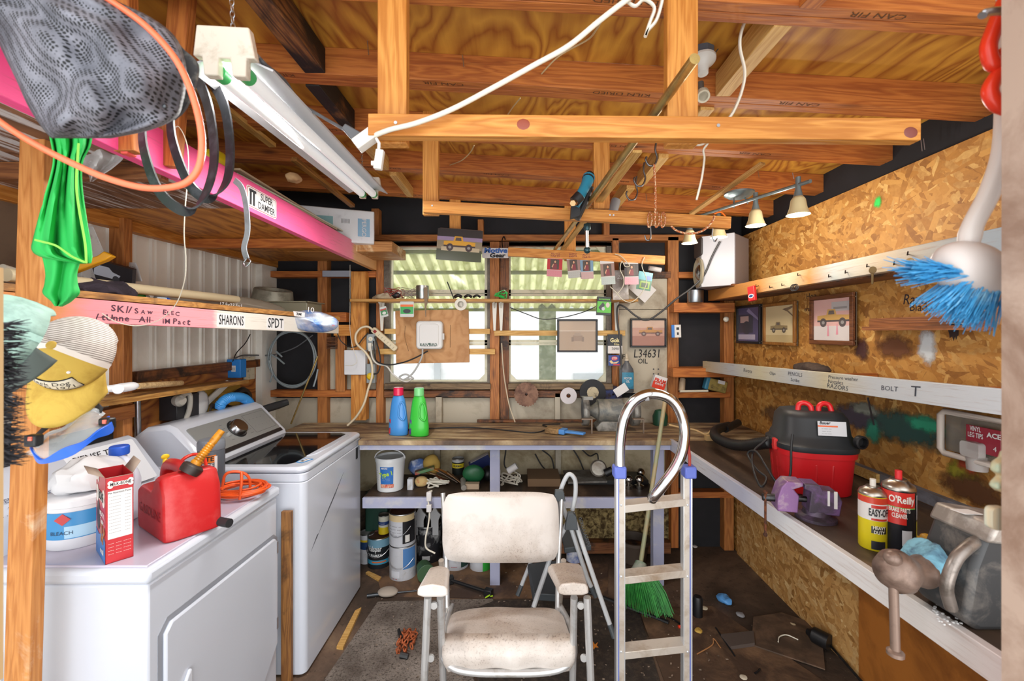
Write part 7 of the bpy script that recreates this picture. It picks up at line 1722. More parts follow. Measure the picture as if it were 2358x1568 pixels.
bottle('blue laundry detergent bottle with a red cap', 914, 1004, '#3f86c9', '#d01f4a', 0, '#c43a4a')
bottle('green laundry detergent bottle with a clear green cap', 962, 1006, '#38b53a', '#7fd68a', 1, '#6a4a8c')
gr = thing('bench_grinder', 'dusty grey bench grinder behind the ladder handle', 'bench grinder', (P(1402, 0, 2.92).x, 2.90, zb))
GM = paint('#5d6060', .5, .3, dirt='#8d8a80', amt=.5, sc=12); GD = paint('#8b8983', .45, .3, dirt='#5a5854', amt=.4, sc=16)
b = MB(); b.prism([(-.09, 0), (.09, 0), (.085, .03), (.06, .065), (-.06, .065), (-.10, .03)], .13, frame((0, .065, 0), (1, 0, 0), (0, 0, 1))); b.obj('base', GD, gr, bev=.006)
b = MB(); b.lathe([(.03, -.17), (.035, -.12), (.06, -.085), (.078, -.08), (.08, .08), (.06, .085), (.035, .12), (.03, .17)], 26, frame((0, 0, .125), (0, 1, 0), (0, 0, 1)) @ RZ(0)); b.obj('motor', GM, gr)
for sx in (-1, 1):
    M = frame((sx * .165, 0, .125), (0, 1, 0), (0, 0, 1))
    b = MB(); b.lathe([(.03, -.012), (.088, -.012), (.088, .012), (.03, .012)], 28, M); b.obj('wheel', paint('#3c434a', .6, dirt='#6f7880', amt=.4, sc=20), gr)
    b = MB(); b.grid(lambda u, v: M @ V((.096 * cos(R(60 + 230 * u)), .096 * sin(R(60 + 230 * u)), -.02 + .04 * v)), 20, 1); b.lathe([(.0, -.022 * sx), (.095, -.02 * sx)], 24, M); b.obj('guard', GD, gr, solid=.004)
    b = MB(); b.bb((sx * .165 - .04, -.135, .09), (sx * .165 + .03, -.10, .098)); b.bb((sx * .165 + .022, -.13, .0), (sx * .165 + .03, -.12, .09)); b.obj('tool_rest', paint('#7a6a5c', .5, .4), gr)
b = MB(); b.bb((-.19, -.12, .215), (-.13, -.10, .235)); b.obj('eye_shield', GD, gr)
pb = thing('paint_brush', 'wide paint brush with a blue handle on the workbench', 'brush', M=T3(*PZ(1290, 992, zb + .02)) @ RZ(-28))
b = MB(); b.rbox((-.045, 0, 0), (.10, .085, .035), .015); b.obj('bristles', paint('#9a7a50', .8, dirt='#6a5030', amt=.5, sc=30), pb, bev=.006)
b = MB(); b.rbox((.02, 0, 0), (.04, .07, .03), .006); b.prism([(.03, -.02), (.16, -.018), (.165, .018), (.03, .02)], .014, z0=-.007); b.obj('handle', paint('#4a86c9', .4), pb, bev=.003)
cable('black_cable', [PZ(x, y, zb + .005) for x, y in ((930, 990), (1000, 986), (1080, 984), (1160, 990), (1230, 996), (1262, 985), (1250, 978), (1290, 976))], .004, BLACKCORD, 'long black cable lying along the back of the workbench', 'cable')
b = MB(); b.lathe([(.05, 0), (.052, .06), (.035, .10), (0, .11)], 20, T3(P(1520, 0, 3.05).x, 3.05, zb)); b.thing('green_cup', 'dark green plastic bowl upturned behind the broom handle', 'bowl', paint('#1f4a36', .4))

# ================================================================== under the workbench
zl = .5605
def can(label, x, y, z, r, h, mats, bands=(), texts=(), bail=None, lid='#8c8c8c', cat='paint can', name='paint_can', dz=0, rot=0):
    p = PZ(x, y, z); o = thing(name, label, cat, (p.x * (p.y + r) / p.y, p.y + r, z + dz))
    b = MB(); b.lathe([(r * .98, 0), (r, .003), (r, h - .006), (r * 1.02, h - .003), (r * 1.01, h), (r * .93, h), (r * .92, h - .01), (0, h - .01)], 30, mis=[0, 0, 1, 1, 1, 2, 2]); b.obj('can', [mats, metal('#a8a8a8', .35, dirt='#6a5a48', amt=.3), paint(lid, .5)], o)
    for i, (c, z0, z1, a0, a1) in enumerate(bands):
        b = MB(); b.patch(r, z0 * h, z1 * h, a0, a1, off=.0005 + .0002 * i, n=24); b.obj('label', paint(c, .4), o)
    for st, s, zz, a, c, f in texts:
        b = MB(); b.wraptext(st, s, r + .0016, zz * h, a, bold=.02, fit=f); b.obj('lettering', paint(c, .5), o)
    if bail:
        b = MB(); a0, a1, dn = bail; b.tube([V(((r + .006) * cos(R(a0 + (a1 - a0) * t / 12)), (r + .012) * sin(R(a0 + (a1 - a0) * t / 12)), h * .62 - dn * sin(pi * t / 12))) for t in range(13)], .002, 6); b.obj('bail', STEEL, o)
    return o
WC = paint('#c9cbd2', .35, dirt='#a9a6a2', amt=.25, sc=14)
can('white and blue paint can on the floor carrying the drip stained can', 928, 1340, .001, .086, .215, WC, [('#4a78b0', .35, .95, 285, 345), ('#c9cbd2', .1, .3, 230, 270)], [('- -', .02, .08, 250, '#b02a3a', .03)], (200, 330, .05), '#6a4a3a')
can('drip stained paint can with a brown lid stacked on the blue and white can', 927, 1340, .001, .084, .205, WC, [('#17171a', .1, .86, 285, 350), ('#cdb78c', .78, .97, 190, 345), ('#d2d0cc', .14, .36, 296, 316)], [('-- ---- --\n--- -- ---\n-- --- ---\n---- -- --', .02, .5, 250, '#8a8a90', .09)], (195, 320, .06), '#4f2a20', dz=.217)
can('black Valspar Duramax paint can on the floor beside the washer', 874, 1312, .001, .078, .20, paint('#23272b', .35), [('#6f9ab0', .72, .98, 200, 340), ('#3a8aa8', .16, .3, 200, 340), ('#c8642e', .22, .26, 250, 320)], [('Valspar', .05, .68, 262, '#d6d9da', .10), ('DURAMAX', .026, .46, 262, '#d6d9da', .10)], (200, 335, .04), '#5a3a30')
can('small yellow and white tin standing on the Valspar can', 884, 1300, .001, .036, .125, paint('#d5d2c2', .35), [('#d8bc20', .0, .38, 190, 350), ('#26407a', .5, .68, 190, 350)], [('---', .016, .59, 265, '#e8e4d8', .04)], None, '#5a5248', name='tin', cat='tin', dz=.203)
can('black paint tub streaked with white behind the stacked cans', 985, 1300, .001, .10, .25, paint('#2a2a2e', .4, dirt='#c0c0c0', amt=.3, sc=12), [('#c9c9cc', .1, .22, 260, 290)], [], None, '#141416')
can('white paint can with a dark green label under the chair back', 1050, 1316, .001, .088, .19, WC, [('#1f3a34', .1, .9, 300, 350)], [('-- ----', .02, .15, 260, '#b02a3a', .07)], None, '#7a7a7a')
can('white paint can with a bright green label beside the bench leg', 1107, 1318, .001, .075, .17, WC, [('#2fa03a', .0, .8, 285, 340)], [], None, '#7a7a7a')
can('white and navy can at the washer, left of the Valspar can', 845, 1300, .001, .05, .2, WC, [('#26406a', .5, .75, 200, 350), ('#d0b020', .75, .82, 200, 350)], [], None, '#6a6a6a')
b = MB(); M = aim(PZ(975, 1318, .05), PZ(950, 1300, .06)); b.lathe([(.055, 0), (.057, .002), (.045, .10), (0, .10), (0, .095), (.042, .094), (.053, .004)], 22, aim(PZ(982, 1322, .056), PZ(958, 1295, .05) + V((0, .08, 0)))); b.thing('flower_pot', 'green plastic pot lying on its side beside the stacked cans', 'pot', paint('#3c5a3c', .45))
b = MB(); b.bb((P(845, 0, 2.9).x - .06, 3.03, .0), (P(868, 0, 2.9).x + .03, 3.11, .46)); b.thing('storage_case', 'dark green case standing behind the cans at the washer', 'case', paint('#1d3f33', .5), bev=.01)
for i, x in enumerate((968, 1002)):
    b = MB(); b.prism([(-.025, 0), (.025, 0), (.025, .10), (.04, .14), (.02, .16), (0, .20), (-.02, .16), (-.04, .14), (-.025, .10)], .015, fB(x, 1230, 2.98)); b.thing('fence_picket', ('nearer the can', 'nearer the chair')[i] + ', one of two white pointed pickets behind the black tub', 'picket', paint('#a8a8aa', .5))
    b = MB(); b.tube([P(x, 1200, 3.0) + V((.055 * cos(a * pi / 10), 0, .06 * sin(a * pi / 10))) for a in range(21)], .012, 8); b.thing('black_ring', ('nearer the can', 'nearer the chair')[i] + ', one of two black rings behind the pickets', 'ring', BLACKP)
# mortar bucket on the shelf
bk = thing('bucket', 'white Type 1 tile adhesive bucket on the lower bench shelf', 'bucket', (PZ(899, 1135, zl).x * 1.03, PZ(899, 1135, zl).y + .083, zl))
b = MB(); b.lathe([(.078, 0), (.082, .003), (.092, .185), (.096, .186), (.097, .205), (.093, .214), (.089, .214), (.088, .2), (0, .2)], 32); b.obj('pail', paint('#d6d8da', .35), bk)
b = MB(); b.patch(.0815, .03, .165, 243, 298, off=.002, r2=.0905, n=16); b.obj('label', paint('#2a6ab4', .4), bk)
b = MB(); b.patch(.083, .032, .055, 243, 300, off=.0026, r2=.0845, n=16); b.obj('tile_picture', paint('#d8b49a', .4, dirt='#c8402a', amt=.5, sc=50), bk)
b = MB(); b.wraptext('Type 1', .038, .0915, .118, 268, bold=.03, fit=.085, tilt=12); b.obj('green_lettering', paint('#a8cc2a', .4), bk)
b = MB(); b.wraptext('MAPEI', .014, .0925, .155, 262, bold=.02, fit=.04); b.wraptext('-- ----\n--- ---', .012, .0895, .085, 268, fit=.05); b.obj('white_lettering', PAPER, bk)
b = MB(); b.wraptext('--- -\n-- --\n- ---\n-- --\n--- -', .014, .089, .11, 225, fit=.03); b.obj('fine_print', INK, bk)
b = MB(); b.tube([V((.098 * cos(pi * t / 14), -.01 - .012 * sin(pi * t / 14), .20 + .062 * sin(pi * t / 14))) for t in range(15)], .004, 8); b.obj('handle', paint('#d0d0d2', .4), bk)
g = random.Random(11)
def L(name, label, cat, x, y, r, m, dz=0, dy=.12, amp=.3, seed=0, rot=0):
    p = PZ(x, y, zl); return lumpmesh((p.x, p.y + dy, zl + r[2] + dz), r, amp, 20, seed, 20, 12, flat=zl + .001, M=RZ(rot) @ RY(rot)).thing(name, label, cat, m, smooth=60)
def BX(name, label, cat, x, y, d, m, dz=0, dy=.1, rz=0, ry=0):
    p = PZ(x, y, zl); M = T3(p.x, p.y + dy, zl + dz + d[2] / 2) @ RZ(rz) @ RY(ry); b = MB(); b.box((0, 0, 0), d); b.v = [M @ v for v in b.v]; return b.thing(name, label, cat, m, bev=.002)
L('foil_bag', 'crumpled silver foil bag hanging behind the adhesive bucket', 'bag', 905, 1100, (.12, .05, .05), metal('#a4a8b0', .3), .17, .12, .6, 3)
L('wipes_pack', 'blue and white plastic pack lying beside the bucket', 'pack', 952, 1112, (.06, .04, .055), paint('#5a78b8', .3, dirt='#d0d4dc', amt=.4), .02, .12, .4, 4)
L('sponge', 'round yellow grout sponge on the lower shelf', 'sponge', 985, 1118, (.06, .045, .07), paint('#b8964a', .9), .03, .13, .1, 5)
BX('sandpaper_pack', 'green and red packet lying across the shelf clutter', 'packet', 975, 1118, (.13, .05, .02), paint('#4a7a4a', .5, dirt='#a83a34', amt=.4, sc=12), .08, .04, 8, -14)
L('sponge', 'cream sponge in a red net at the shelf front', 'sponge', 967, 1126, (.045, .03, .035), paint('#c9ab72', .8, dirt='#a82a2a', amt=.25, sc=20), 0, .04, .2, 6)
BX('carton', 'white small carton at the shelf front beside the netted sponge', 'box', 943, 1130, (.035, .04, .07), WC, 0, .03)
cl = can('black and yellow stripper tin among the shelf clutter', 1055, 1105, zl, .042, .11, paint('#1f2422', .4), [('#c9b424', .45, .72, 190, 350), ('#a8a8a8', .8, .95, 190, 350)], [('HELMSMAN', .02, .58, 268, '#1c1c20', .06)], None, '#8a8a8a', 'tin', 'tin', .03)
L('green_scoop', 'dark green oval plastic scoop at the shelf front', 'scoop', 1088, 1122, (.075, .03, .06), paint('#22613a', .4), .01, .06, .08, 7)
BX('blue_bag', 'navy carton with a grey printed label leaning behind the green scoop', 'box', 1103, 1108, (.15, .06, .09), paint('#22306a', .4), .03, .14, 10, -25)
BX('label_card', 'grey printed card lying on the navy carton', 'card', 1100, 1108, (.14, .05, .004), paint('#b9b4ba', .5), .125, .12, 10, -25)
BX('wood_scrap', 'pale wood block under the green scoop', 'wood block', 1085, 1128, (.10, .05, .035), paint('#b59e84', .7), 0, .03)
b = MB(); p = PZ(1068, 1130, zl); b.cyl(p + V((0, 0, .018)), p + V((-.02, .12, .03)), .018, 14); b.thing('grey_tube', 'grey plastic tube lying end on beside the wood block', 'tube', paint('#8d8880', .5))
for i, (x, dz, rz, ry, c, lab) in enumerate(((1028, .05, 20, 35, '#6d5f55', 'grey brown folded sandpaper standing in the shelf clutter'), (1045, .03, 14, 40, '#8a6a4c', 'tan sandpaper strip lying below the black and yellow tin'), (1020, .01, 25, 30, '#8a4a2a', 'rust orange cardboard strip at the shelf front'), (1012, .06, -10, 20, '#c9823a', 'bright orange packet in the shelf clutter'), (1000, .03, 30, 25, '#b59a7a', 'beige torn paper hanging over the sponge'))):
    BX('sandpaper', lab, 'paper', x, 1122, (.15, .05, .006), paint(c, .8), dz, .06 + .02 * i, rz, ry)
L('black_case', 'black moulded case at the back of the shelf by the bench leg', 'case', 1122, 1120, (.05, .06, .05), BLACKP, 0, .12, .1, 8)
q = [PZ(990, 1130, zl + .01)]
tangle('white_cable', 'white extension lead coiled at the shelf front', (PZ(1000, 1130, zl).x, PZ(1000, 1130, zl).y + .06, zl + .004), .07, WHITECORD, 22, .005, 12, .8, 'cord')
ec = thing('extension_lead', 'white lead with two outlet blocks hanging down in front of the shelf', 'cord', P(985, 1270, 2.62))
b = MB(); b.tube(spl([P(995, 1130, 2.66), P(985, 1138, 2.64), P(989, 1180, 2.63), P(986, 1210, 2.63), P(980, 1240, 2.62), P(982, 1262, 2.62), P(1002, 1274, 2.62)], 6), .005, 8); b.obj('lead', WHITECORD, ec, w=True)
for y in (1143, 1170):
    b = MB(); b.box(P(988, y, 2.63), (.03, .02, .055 if y < 1150 else .045)); b.obj('outlet_block', PAPER, ec, w=True, bev=.004)
tangle('lamp_cable', 'white cord and lamp socket heaped on the shelf beside the bench leg', (PZ(1172, 1125, zl).x, PZ(1172, 1125, zl).y + .05, zl + .004), .08, WHITECORD, 24, .005, 15, 1.1, 'cord')
b = MB(); b.cyl(P(1170, 1085, 2.8), P(1190, 1072, 2.8), .022, 12); b.thing('lamp_socket', 'white plastic lamp socket resting on the white cord', 'socket', PAPER)
b = MB(); p0, p1 = PZ(1215, 1118, zl), PZ(1285, 1125, zl); b.bb((p0.x, p0.y - .02, zl), (p1.x + .02, p0.y + .2, zl + .05)); b.thing('cardboard_box', 'flat brown cardboard box on the shelf behind the chair', 'box', paint('#7d6248', .8))
b = MB(); p = PZ(1350, 1118, zl); M = T3(p.x, p.y + .08, zl + .035) @ RZ(4) @ RX(4); b.box((0, 0, 0), (.26, .2, .012)); b.v = [M @ v for v in b.v]; b.thing('metal_sheet', 'dirty grey sheet lying on the shelf left of the ladder', 'sheet', paint('#77736e', .5, dirt='#4a4038', amt=.5))
b = MB(); b.bb((p.x - .12, p.y + .02, zl), (p.x + .42, p.y + .2, zl + .028)); b.thing('black_tray', 'long black tray under the grey sheet', 'tray', BLACKP)
b = MB(); M = frame(P(1378, 1078, 2.85), (1, 0, .1), (0, .3, 1)); b.lathe([(.05, -.01), (.055, 0), (.045, .012), (.0, .014)], 20, M); b.thing('round_fitting', 'round grey metal cap leaning at the back of the shelf', 'fitting', paint('#9a948a', .4, .4, dirt='#6a5a4a', amt=.4))
b = MB(); b.cyl(P(1393, 1090, 2.8), P(1410, 1082, 2.8), .025, 12); b.thing('black_fitting', 'black pipe elbow beside the round metal cap', 'fitting', BLACKP)
for i, (x, y, c) in enumerate(((1450, 1128, 'front left one'), (1478, 1110, 'rear one'), (1475, 1128, 'front right one'))):
    b = MB(); p = PZ(x, y, zl); b.lathe([(.028, 0), (.03, .02), (.012, .028), (.012, .036)], 16, T3(p.x, p.y + .03, zl)); b.ball((p.x, p.y + .03, zl + .058), .028); b.thing('tow_ball', 'chrome tow ball behind the ladder, ' + c + ' of three', 'tow ball', metal('#b8b4ae', .15), 'tow balls on the lower shelf', smooth=60)
for i, pts in enumerate(([(1165, 1035), (1163, 1075), (1195, 1090)], [(1232, 1045), (1250, 1075), (1275, 1095)], [(1248, 1036), (1270, 1055), (1277, 1090)], [(1320, 1035), (1335, 1060), (1345, 1085)], [(1340, 1035), (1358, 1050), (1375, 1045), (1378, 1070)])):
    cable('black_cable', [P(x, y, 3.1) for x, y in pts], .005, BLACKCORD, ('bent black cable beside the bench leg', 'thin black cable left of a hanging pair', 'thick black cable hanging right of the thin one', 'black cable hanging behind the step stool', 'black cable loop reaching the round metal cap')[i] + ' on the panel under the workbench', 'cable')

# ================================================================== folding chair
VIN = NT('dirty_shaded_top_vinyl'); co = VIN.coord((1, 1, 1)); 
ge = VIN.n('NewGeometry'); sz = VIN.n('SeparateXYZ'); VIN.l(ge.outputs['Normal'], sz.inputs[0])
sm = VIN.ramp(VIN.noise(co, 2.6, 6, .6, .3), [(.42, 0.0), (.66, .75)]); sm = VIN.math('MINIMUM', VIN.math('ADD', sm, VIN.ramp(sz.outputs[2], [(.7, 0.0), (.93, .45)])), .9); sp = VIN.ramp(VIN.noise(co, 150, 3), [(.56, 0.0), (.66, .7)])  # stains, plus upward faces darkened in the colour to stand for shade
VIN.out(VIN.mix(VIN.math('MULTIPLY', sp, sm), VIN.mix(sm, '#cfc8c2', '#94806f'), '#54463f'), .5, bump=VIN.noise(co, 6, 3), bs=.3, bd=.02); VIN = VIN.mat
AL = paint('#c6c6c6', .3, .55, dirt='#a09a92', amt=.3)
ch = thing('folding_chair', 'white padded aluminium folding chair in the middle of the floor', 'chair', (.0, 1.72, 0))
def cushion(nm, pts, th_, w2=None, bulge=.02, nrm=None):
    """padded panel over corner points a,b,c,d with rounded corners"""
    a, b_, c, d = [V(p) for p in pts]; n = (b_ - a).cross(d - a).normalized() if nrm is None else V(nrm).normalized()
    b = MB()
    def f(u, v, s):
        uu, vv = 2 * u - 1, 2 * v - 1; k = .18
        x = uu * (1 - k * .5 * abs(vv) ** 5); y = vv * (1 - k * .5 * abs(uu) ** 5); u2, v2 = (x + 1) / 2, (y + 1) / 2
        p = (a * (1 - u2) + b_ * u2) * (1 - v2) + (d * (1 - u2) + c * u2) * v2
        e = (1 - abs(uu) ** 5) ** .5 * (1 - abs(vv) ** 5) ** .5
        return p + n * s * (th_ * .5 * e + bulge * (1 - uu * uu) * (1 - vv * vv) * (1 if s > 0 else .2)) + n * .004 * sin(9 * u + 5 * v) * e
    b.grid(lambda u, v: f(u, v, 1), 24, 18); b.grid(lambda u, v: f(1 - u, v, -1), 24, 18)
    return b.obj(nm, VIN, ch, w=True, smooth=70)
bs = [P(1018, 1296, 1.97), P(1288, 1296, 1.97), P(1286, 1132, 2.08), P(1020, 1132, 2.08)]
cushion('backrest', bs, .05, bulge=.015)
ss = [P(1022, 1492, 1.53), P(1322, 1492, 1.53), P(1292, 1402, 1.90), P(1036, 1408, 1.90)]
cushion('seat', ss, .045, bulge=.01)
b = MB(); f0, f1 = P(1020, 1490, 1.525), P(1324, 1490, 1.525)
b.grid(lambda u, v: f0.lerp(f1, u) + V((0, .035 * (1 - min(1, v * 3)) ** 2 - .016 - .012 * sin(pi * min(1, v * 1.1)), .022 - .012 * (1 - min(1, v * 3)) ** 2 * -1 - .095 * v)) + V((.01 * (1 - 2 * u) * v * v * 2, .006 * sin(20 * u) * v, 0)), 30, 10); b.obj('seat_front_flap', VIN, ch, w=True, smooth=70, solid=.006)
b = MB(); q = [P(1290, 1395, 1.95), P(1312, 1440, 1.75), P(1322, 1500, 1.56), P(1300, 1535, 1.51), P(1250, 1548, 1.50), P(1170, 1550, 1.50), P(1090, 1548, 1.50), P(1040, 1535, 1.51), P(1018, 1500, 1.56), P(1026, 1440, 1.75), P(1040, 1395, 1.95)]; b.tube(spl(q, 5), .0125, 10); b.obj('seat_frame', AL, ch, w=True, smooth=70)
def armp(x0, x1, y0, y1, Ya, Yb_, nm):
    a, c = P(x0, y0, Ya), P(x1, y0, Ya); d, e = P(x0 + (26 if x0 < 1100 else -26), y1, Yb_), P(x1 + (4 if x0 < 1100 else -14), y1, Yb_)
    b = MB()
    vs = []
    for s, (l, r_) in ((0, (a, c)), (1, (d, e))):
        w = r_ - l
        for u, dz in ((0, -.028), (.02, -.008), (.12, .004), (.5, .010), (.88, .004), (.98, -.008), (1, -.028), (.8, -.034), (.2, -.034)): vs.append(l + w * u + V((0, 0, dz)))
    n = 9; b.add(vs, [(i, (i + 1) % n, n + (i + 1) % n, n + i) for i in range(n)] + [tuple(range(n))[::-1], tuple(range(n, 2 * n))])
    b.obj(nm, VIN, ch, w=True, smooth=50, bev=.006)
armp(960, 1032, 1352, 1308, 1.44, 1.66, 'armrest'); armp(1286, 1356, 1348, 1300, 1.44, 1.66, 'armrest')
for xs in ((985, 1014), (1322, 1352)):
    sgn = -1 if xs[0] < 1100 else 1
    for i, x in enumerate(xs):
        a = P(x, 1375, 1.46 + .02 * (i if sgn < 0 else 1 - i)); e = V((a.x + sgn * (-.0 if i == (0 if sgn < 0 else 1) else -.02), a.y + (.0 if i == (0 if sgn < 0 else 1) else .16), .0)); e.x += .03 * sgn
        b = MB(); b.tube([a, e], .0125, 10); b.obj('leg', AL, ch, w=True)
    for y in (1394, 1515):
        p = P(sum(xs) / 2 + sgn * (y - 1390) * .06, y, 1.465); b = MB(); b.lathe([(.006, -.004), (.012, -.004), (.012, .004), (.006, .004)], 14, aim(p, p + V((0, -1, 0)))); b.obj('rivet_plate', AL, ch, w=True)
for x0, x1 in ((1034, 1030), (1280, 1284)):
    s = -1 if x0 < 1100 else 1
    b = MB(); b.tube([P(x0 - 14 * -s, 1135, 2.1), P(x0 - 6 * -s, 1290, 2.0), P(x1, 1400, 1.92), V((P(x1, 0, 1.9).x, 1.86, .36))], .0115, 10); b.obj('back_upright', AL, ch, w=True)
    b = MB(); b.tube([P(x0 + 18 * s, 1290, 1.98), P(x0 + 8 * s, 1400, 2.05), V((P(x0 + 4 * s, 0, 2.1).x, 2.14, 0))], .0125, 10); b.obj('rear_leg', paint('#b9aea2', .4, .5), ch, w=True)

# ================================================================== ladder with a curved grab rail
ld = thing('ladder', 'aluminium bunk ladder with a curved grab rail standing right of the chair', 'ladder', (.44, 1.63, 0))
L0, L1 = V((P(1426, 0, 1.62).x, 1.62, 0)), V((P(1586, 0, 1.66).x, 1.66, 0))
ALD = paint('#c4bbb0', .4, .3, dirt='#9c8873', amt=.35, sc=8); ALB = paint('#d3d4d6', .3, .5)
lean = V((0, .045, 0))
for q, s in ((L0, 1), (L1, -1)):
    z1 = CH - (1082 - CY) * q.y / F
    b = MB(); ex = V((1, .04, 0)).normalized(); 
    def rail_(b, dx, dy, w, d, z0=0): 
        p = q + V((dx, dy, 0)); b.add([V((p.x + a * w / 2, p.y + e * d / 2, z)) for z in (z0, z1) for a, e in ((-1, -1), (1, -1), (1, 1), (-1, 1))], [(3, 2, 1, 0), (4, 5, 6, 7), (0, 1, 5, 4), (1, 2, 6, 5), (2, 3, 7, 6), (3, 0, 4, 7)])
    rail_(b, s * .006, 0, .024, .008); rl = b.obj('side_rail', ALD, ld, w=True, bev=.001)
    b = MB(); rail_(b, -s * .008, .012, .008, .034); rail_(b, s * .019, .012, .005, .03); b.obj('rail_flange', ALB, rl, w=True)
    b = MB(); rail_(b, -s * .0035, -.005, .003, .003, .05); b.obj('blue_strip', paint('#4a62b8', .4), rl, w=True)
    b = MB(); b.box((q.x, q.y, z1 - .005), (.045, .05, .045)); b.obj('rail_cap', paint('#5b6cc0', .4), ld, w=True, bev=.006)
for y in (1150, 1314, 1487, 1660, 1830):
    a = V((L0.x + .012, L0.y, CH - (y + 14 - CY) * L0.y / F)); c = V((L1.x - .012, L1.y, CH - (y - 2 - CY) * L1.y / F))
    b = MB(); d = c - a; b.add([p + V((0, dy, dz)) for p in (a, c) for dy, dz in ((-.004, 0), (.045, 0.004), (.045, -.02), (-.004, -.028))], [(0, 1, 2, 3), (7, 6, 5, 4), (0, 4, 5, 1), (1, 5, 6, 2), (2, 6, 7, 3), (3, 7, 4, 0)]); b.obj('rung', ALD, ld, w=True, bev=.002)
    for q, dx in ((L0, .006), (L1, -.006)):
        b = MB(); b.ball((q.x + dx, q.y - .004, CH - (y + 12 - CY) * q.y / F), (.005, .003, .005), 8, 5); b.obj('rivet', ALB, ld, w=True)
q = [P(1428, 1095, 1.62), P(1427, 1050, 1.62), P(1430, 1000, 1.62), P(1440, 955, 1.62), P(1462, 922, 1.61), P(1496, 907, 1.60), P(1535, 914, 1.60), P(1562, 940, 1.60), P(1576, 985, 1.60), P(1572, 1035, 1.58), P(1556, 1075, 1.57), P(1530, 1112, 1.57), P(1508, 1140, 1.58), P(1502, 1148, 1.60)]
b = MB(); b.tube(spl(q, 8), .0195, 16); b.obj('grab_rail', metal('#d0d1d3', .16), ld, w=True, smooth=80)
b = MB(); b.lathe([(.0205, -.008), (.0215, -.006), (.0215, .006), (.0205, .008)], 16, aim(P(1488, 910, 1.605), P(1500, 908, 1.60))); b.obj('rail_joint', ALB, ld, w=True)
b = MB(); b.tube([P(1578, 985, 1.62), P(1588, 1050, 1.65), P(1588, 1090, 1.66)], .006, 8); b.obj('red_strap', paint('#a8463c', .5), ld, w=True)

# ================================================================== step stool, broom, pot
stl = thing('step_stool', 'grey folding step stool between the chair and the ladder', 'step stool', (.28, 2.15, 0))
SG = paint('#b6b9bc', .4); SB = paint('#43484c', .5)
hl = spl([P(1284, 1180, 2.14), P(1286, 1150, 2.13), P(1296, 1115, 2.13), P(1310, 1092, 2.13), P(1324, 1105, 2.13), P(1325, 1140, 2.13), P(1318, 1175, 2.13)], 6)
b = MB(); b.tube(hl, .011, 10); b.obj('handle', SG, stl, w=True, smooth=70)
for pts in ([P(1286, 1140, 2.13), P(1318, 1225, 2.12), P(1352, 1330, 2.10), P(1362, 1352, 2.10)], [P(1318, 1180, 2.13), P(1345, 1265, 2.06), P(1405, 1440, 1.96)], [P(1314, 1190, 2.10), P(1270, 1275, 2.05), P(1228, 1400, 1.99)], [P(1232, 1270, 2.5), P(1200, 1350, 2.44)]):
    b = MB(); b.tube(pts, .011, 10); lg = b.obj('leg', SG, stl, w=True)
    b = MB(); d = (pts[-1] - pts[-2]).normalized(); b.tube([pts[-1] - d * .005, V((pts[-1] + d * .05).xyz)], .0125, 10); b.obj('rubber_foot', SB, lg, w=True)
b = MB(); p = P(1315, 1198, 2.10); b.prism([(-.03, -.035), (.034, -.035), (.026, .03), (.012, .045), (-.012, .045)], .03, fB(1313, 1198, 2.09)); b.obj('hinge_bracket', SB, stl, w=True, bev=.003); b = MB(); b.prism([(-.024, -.02), (.03, -.02), (.02, .03), (-.02, .03)], .03, fB(1287, 1140, 2.11)); b.obj('hinge_bracket', SB, stl, w=True, bev=.003)
b = MB(); b.add([P(x, y, Y) for x, y, Y in ((1290, 1205, 2.35), (1335, 1210, 2.40), (1362, 1255, 2.16), (1300, 1262, 2.12), (1290, 1215, 2.35), (1335, 1220, 2.40), (1362, 1268, 2.16), (1300, 1275, 2.12))], [(3, 2, 1, 0), (4, 5, 6, 7), (0, 1, 5, 4), (1, 2, 6, 5), (2, 3, 7, 6), (3, 0, 4, 7)]); b.obj('step', SB, stl, w=True, bev=.004)
b = MB(); b.add([P(x, y, Y) for x, y, Y in ((1216, 1298, 2.45), (1280, 1290, 2.45), (1285, 1370, 2.15), (1230, 1366, 2.15), (1214, 1308, 2.46), (1280, 1300, 2.46), (1285, 1386, 2.16), (1226, 1382, 2.16))], [(3, 2, 1, 0), (4, 5, 6, 7), (0, 1, 5, 4), (1, 2, 6, 5), (2, 3, 7, 6), (3, 0, 4, 7)]); b.obj('step', SB, stl, w=True, bev=.004)
b = MB(); b.text('GORILLA LADDERS', .022, frame(P(1346, 1225, 2.05), (.33, -.1, -1), (1, 0, .33)), fit=.14); b.obj('lettering', SB, stl, w=True)
br = thing('broom', 'broom with a green bristle head leaning behind the ladder', 'broom', P(1480, 1405, 2.35))
b = MB(); b.tube([P(1532, 918, 2.62), P(1474, 1305, 2.44)], .0125, 12); b.obj('handle', paint('#8f9272', .5, dirt='#a8926a', amt=.4), br, w=True)
b = MB(); b.tube([P(1476, 1295, 2.45), P(1471, 1318, 2.42)], [.03, .045], 14); b.obj('collar', paint('#8a8f84', .4, dirt='#2f7a4a', amt=.4), br, w=True)
b = MB(); g = random.Random(2)
for i in range(520):
    u, v = g.uniform(-1, 1), g.uniform(-1, 1); a = P(1470 + 32 * u, 1318, 2.42) + V((0, v * .035, 0)); e = P(1482 + 45 * u + 14 * (u + .3), 1404 - 26 * (u < -.2) * abs(u) + g.uniform(-8, 3), 2.36) + V((0, v * .07, 0)); e.z = max(e.z, .005)
    b.tube([a, a.lerp(e, .5) + V((.01 * u, 0, .01)), e], [.0022, .002, .0012], 3, cap=False)
b.obj('bristles', paint('#3f9a44', .6, dirt='#2a7434', amt=.5, sc=30), br, w=True, kind='stuff')
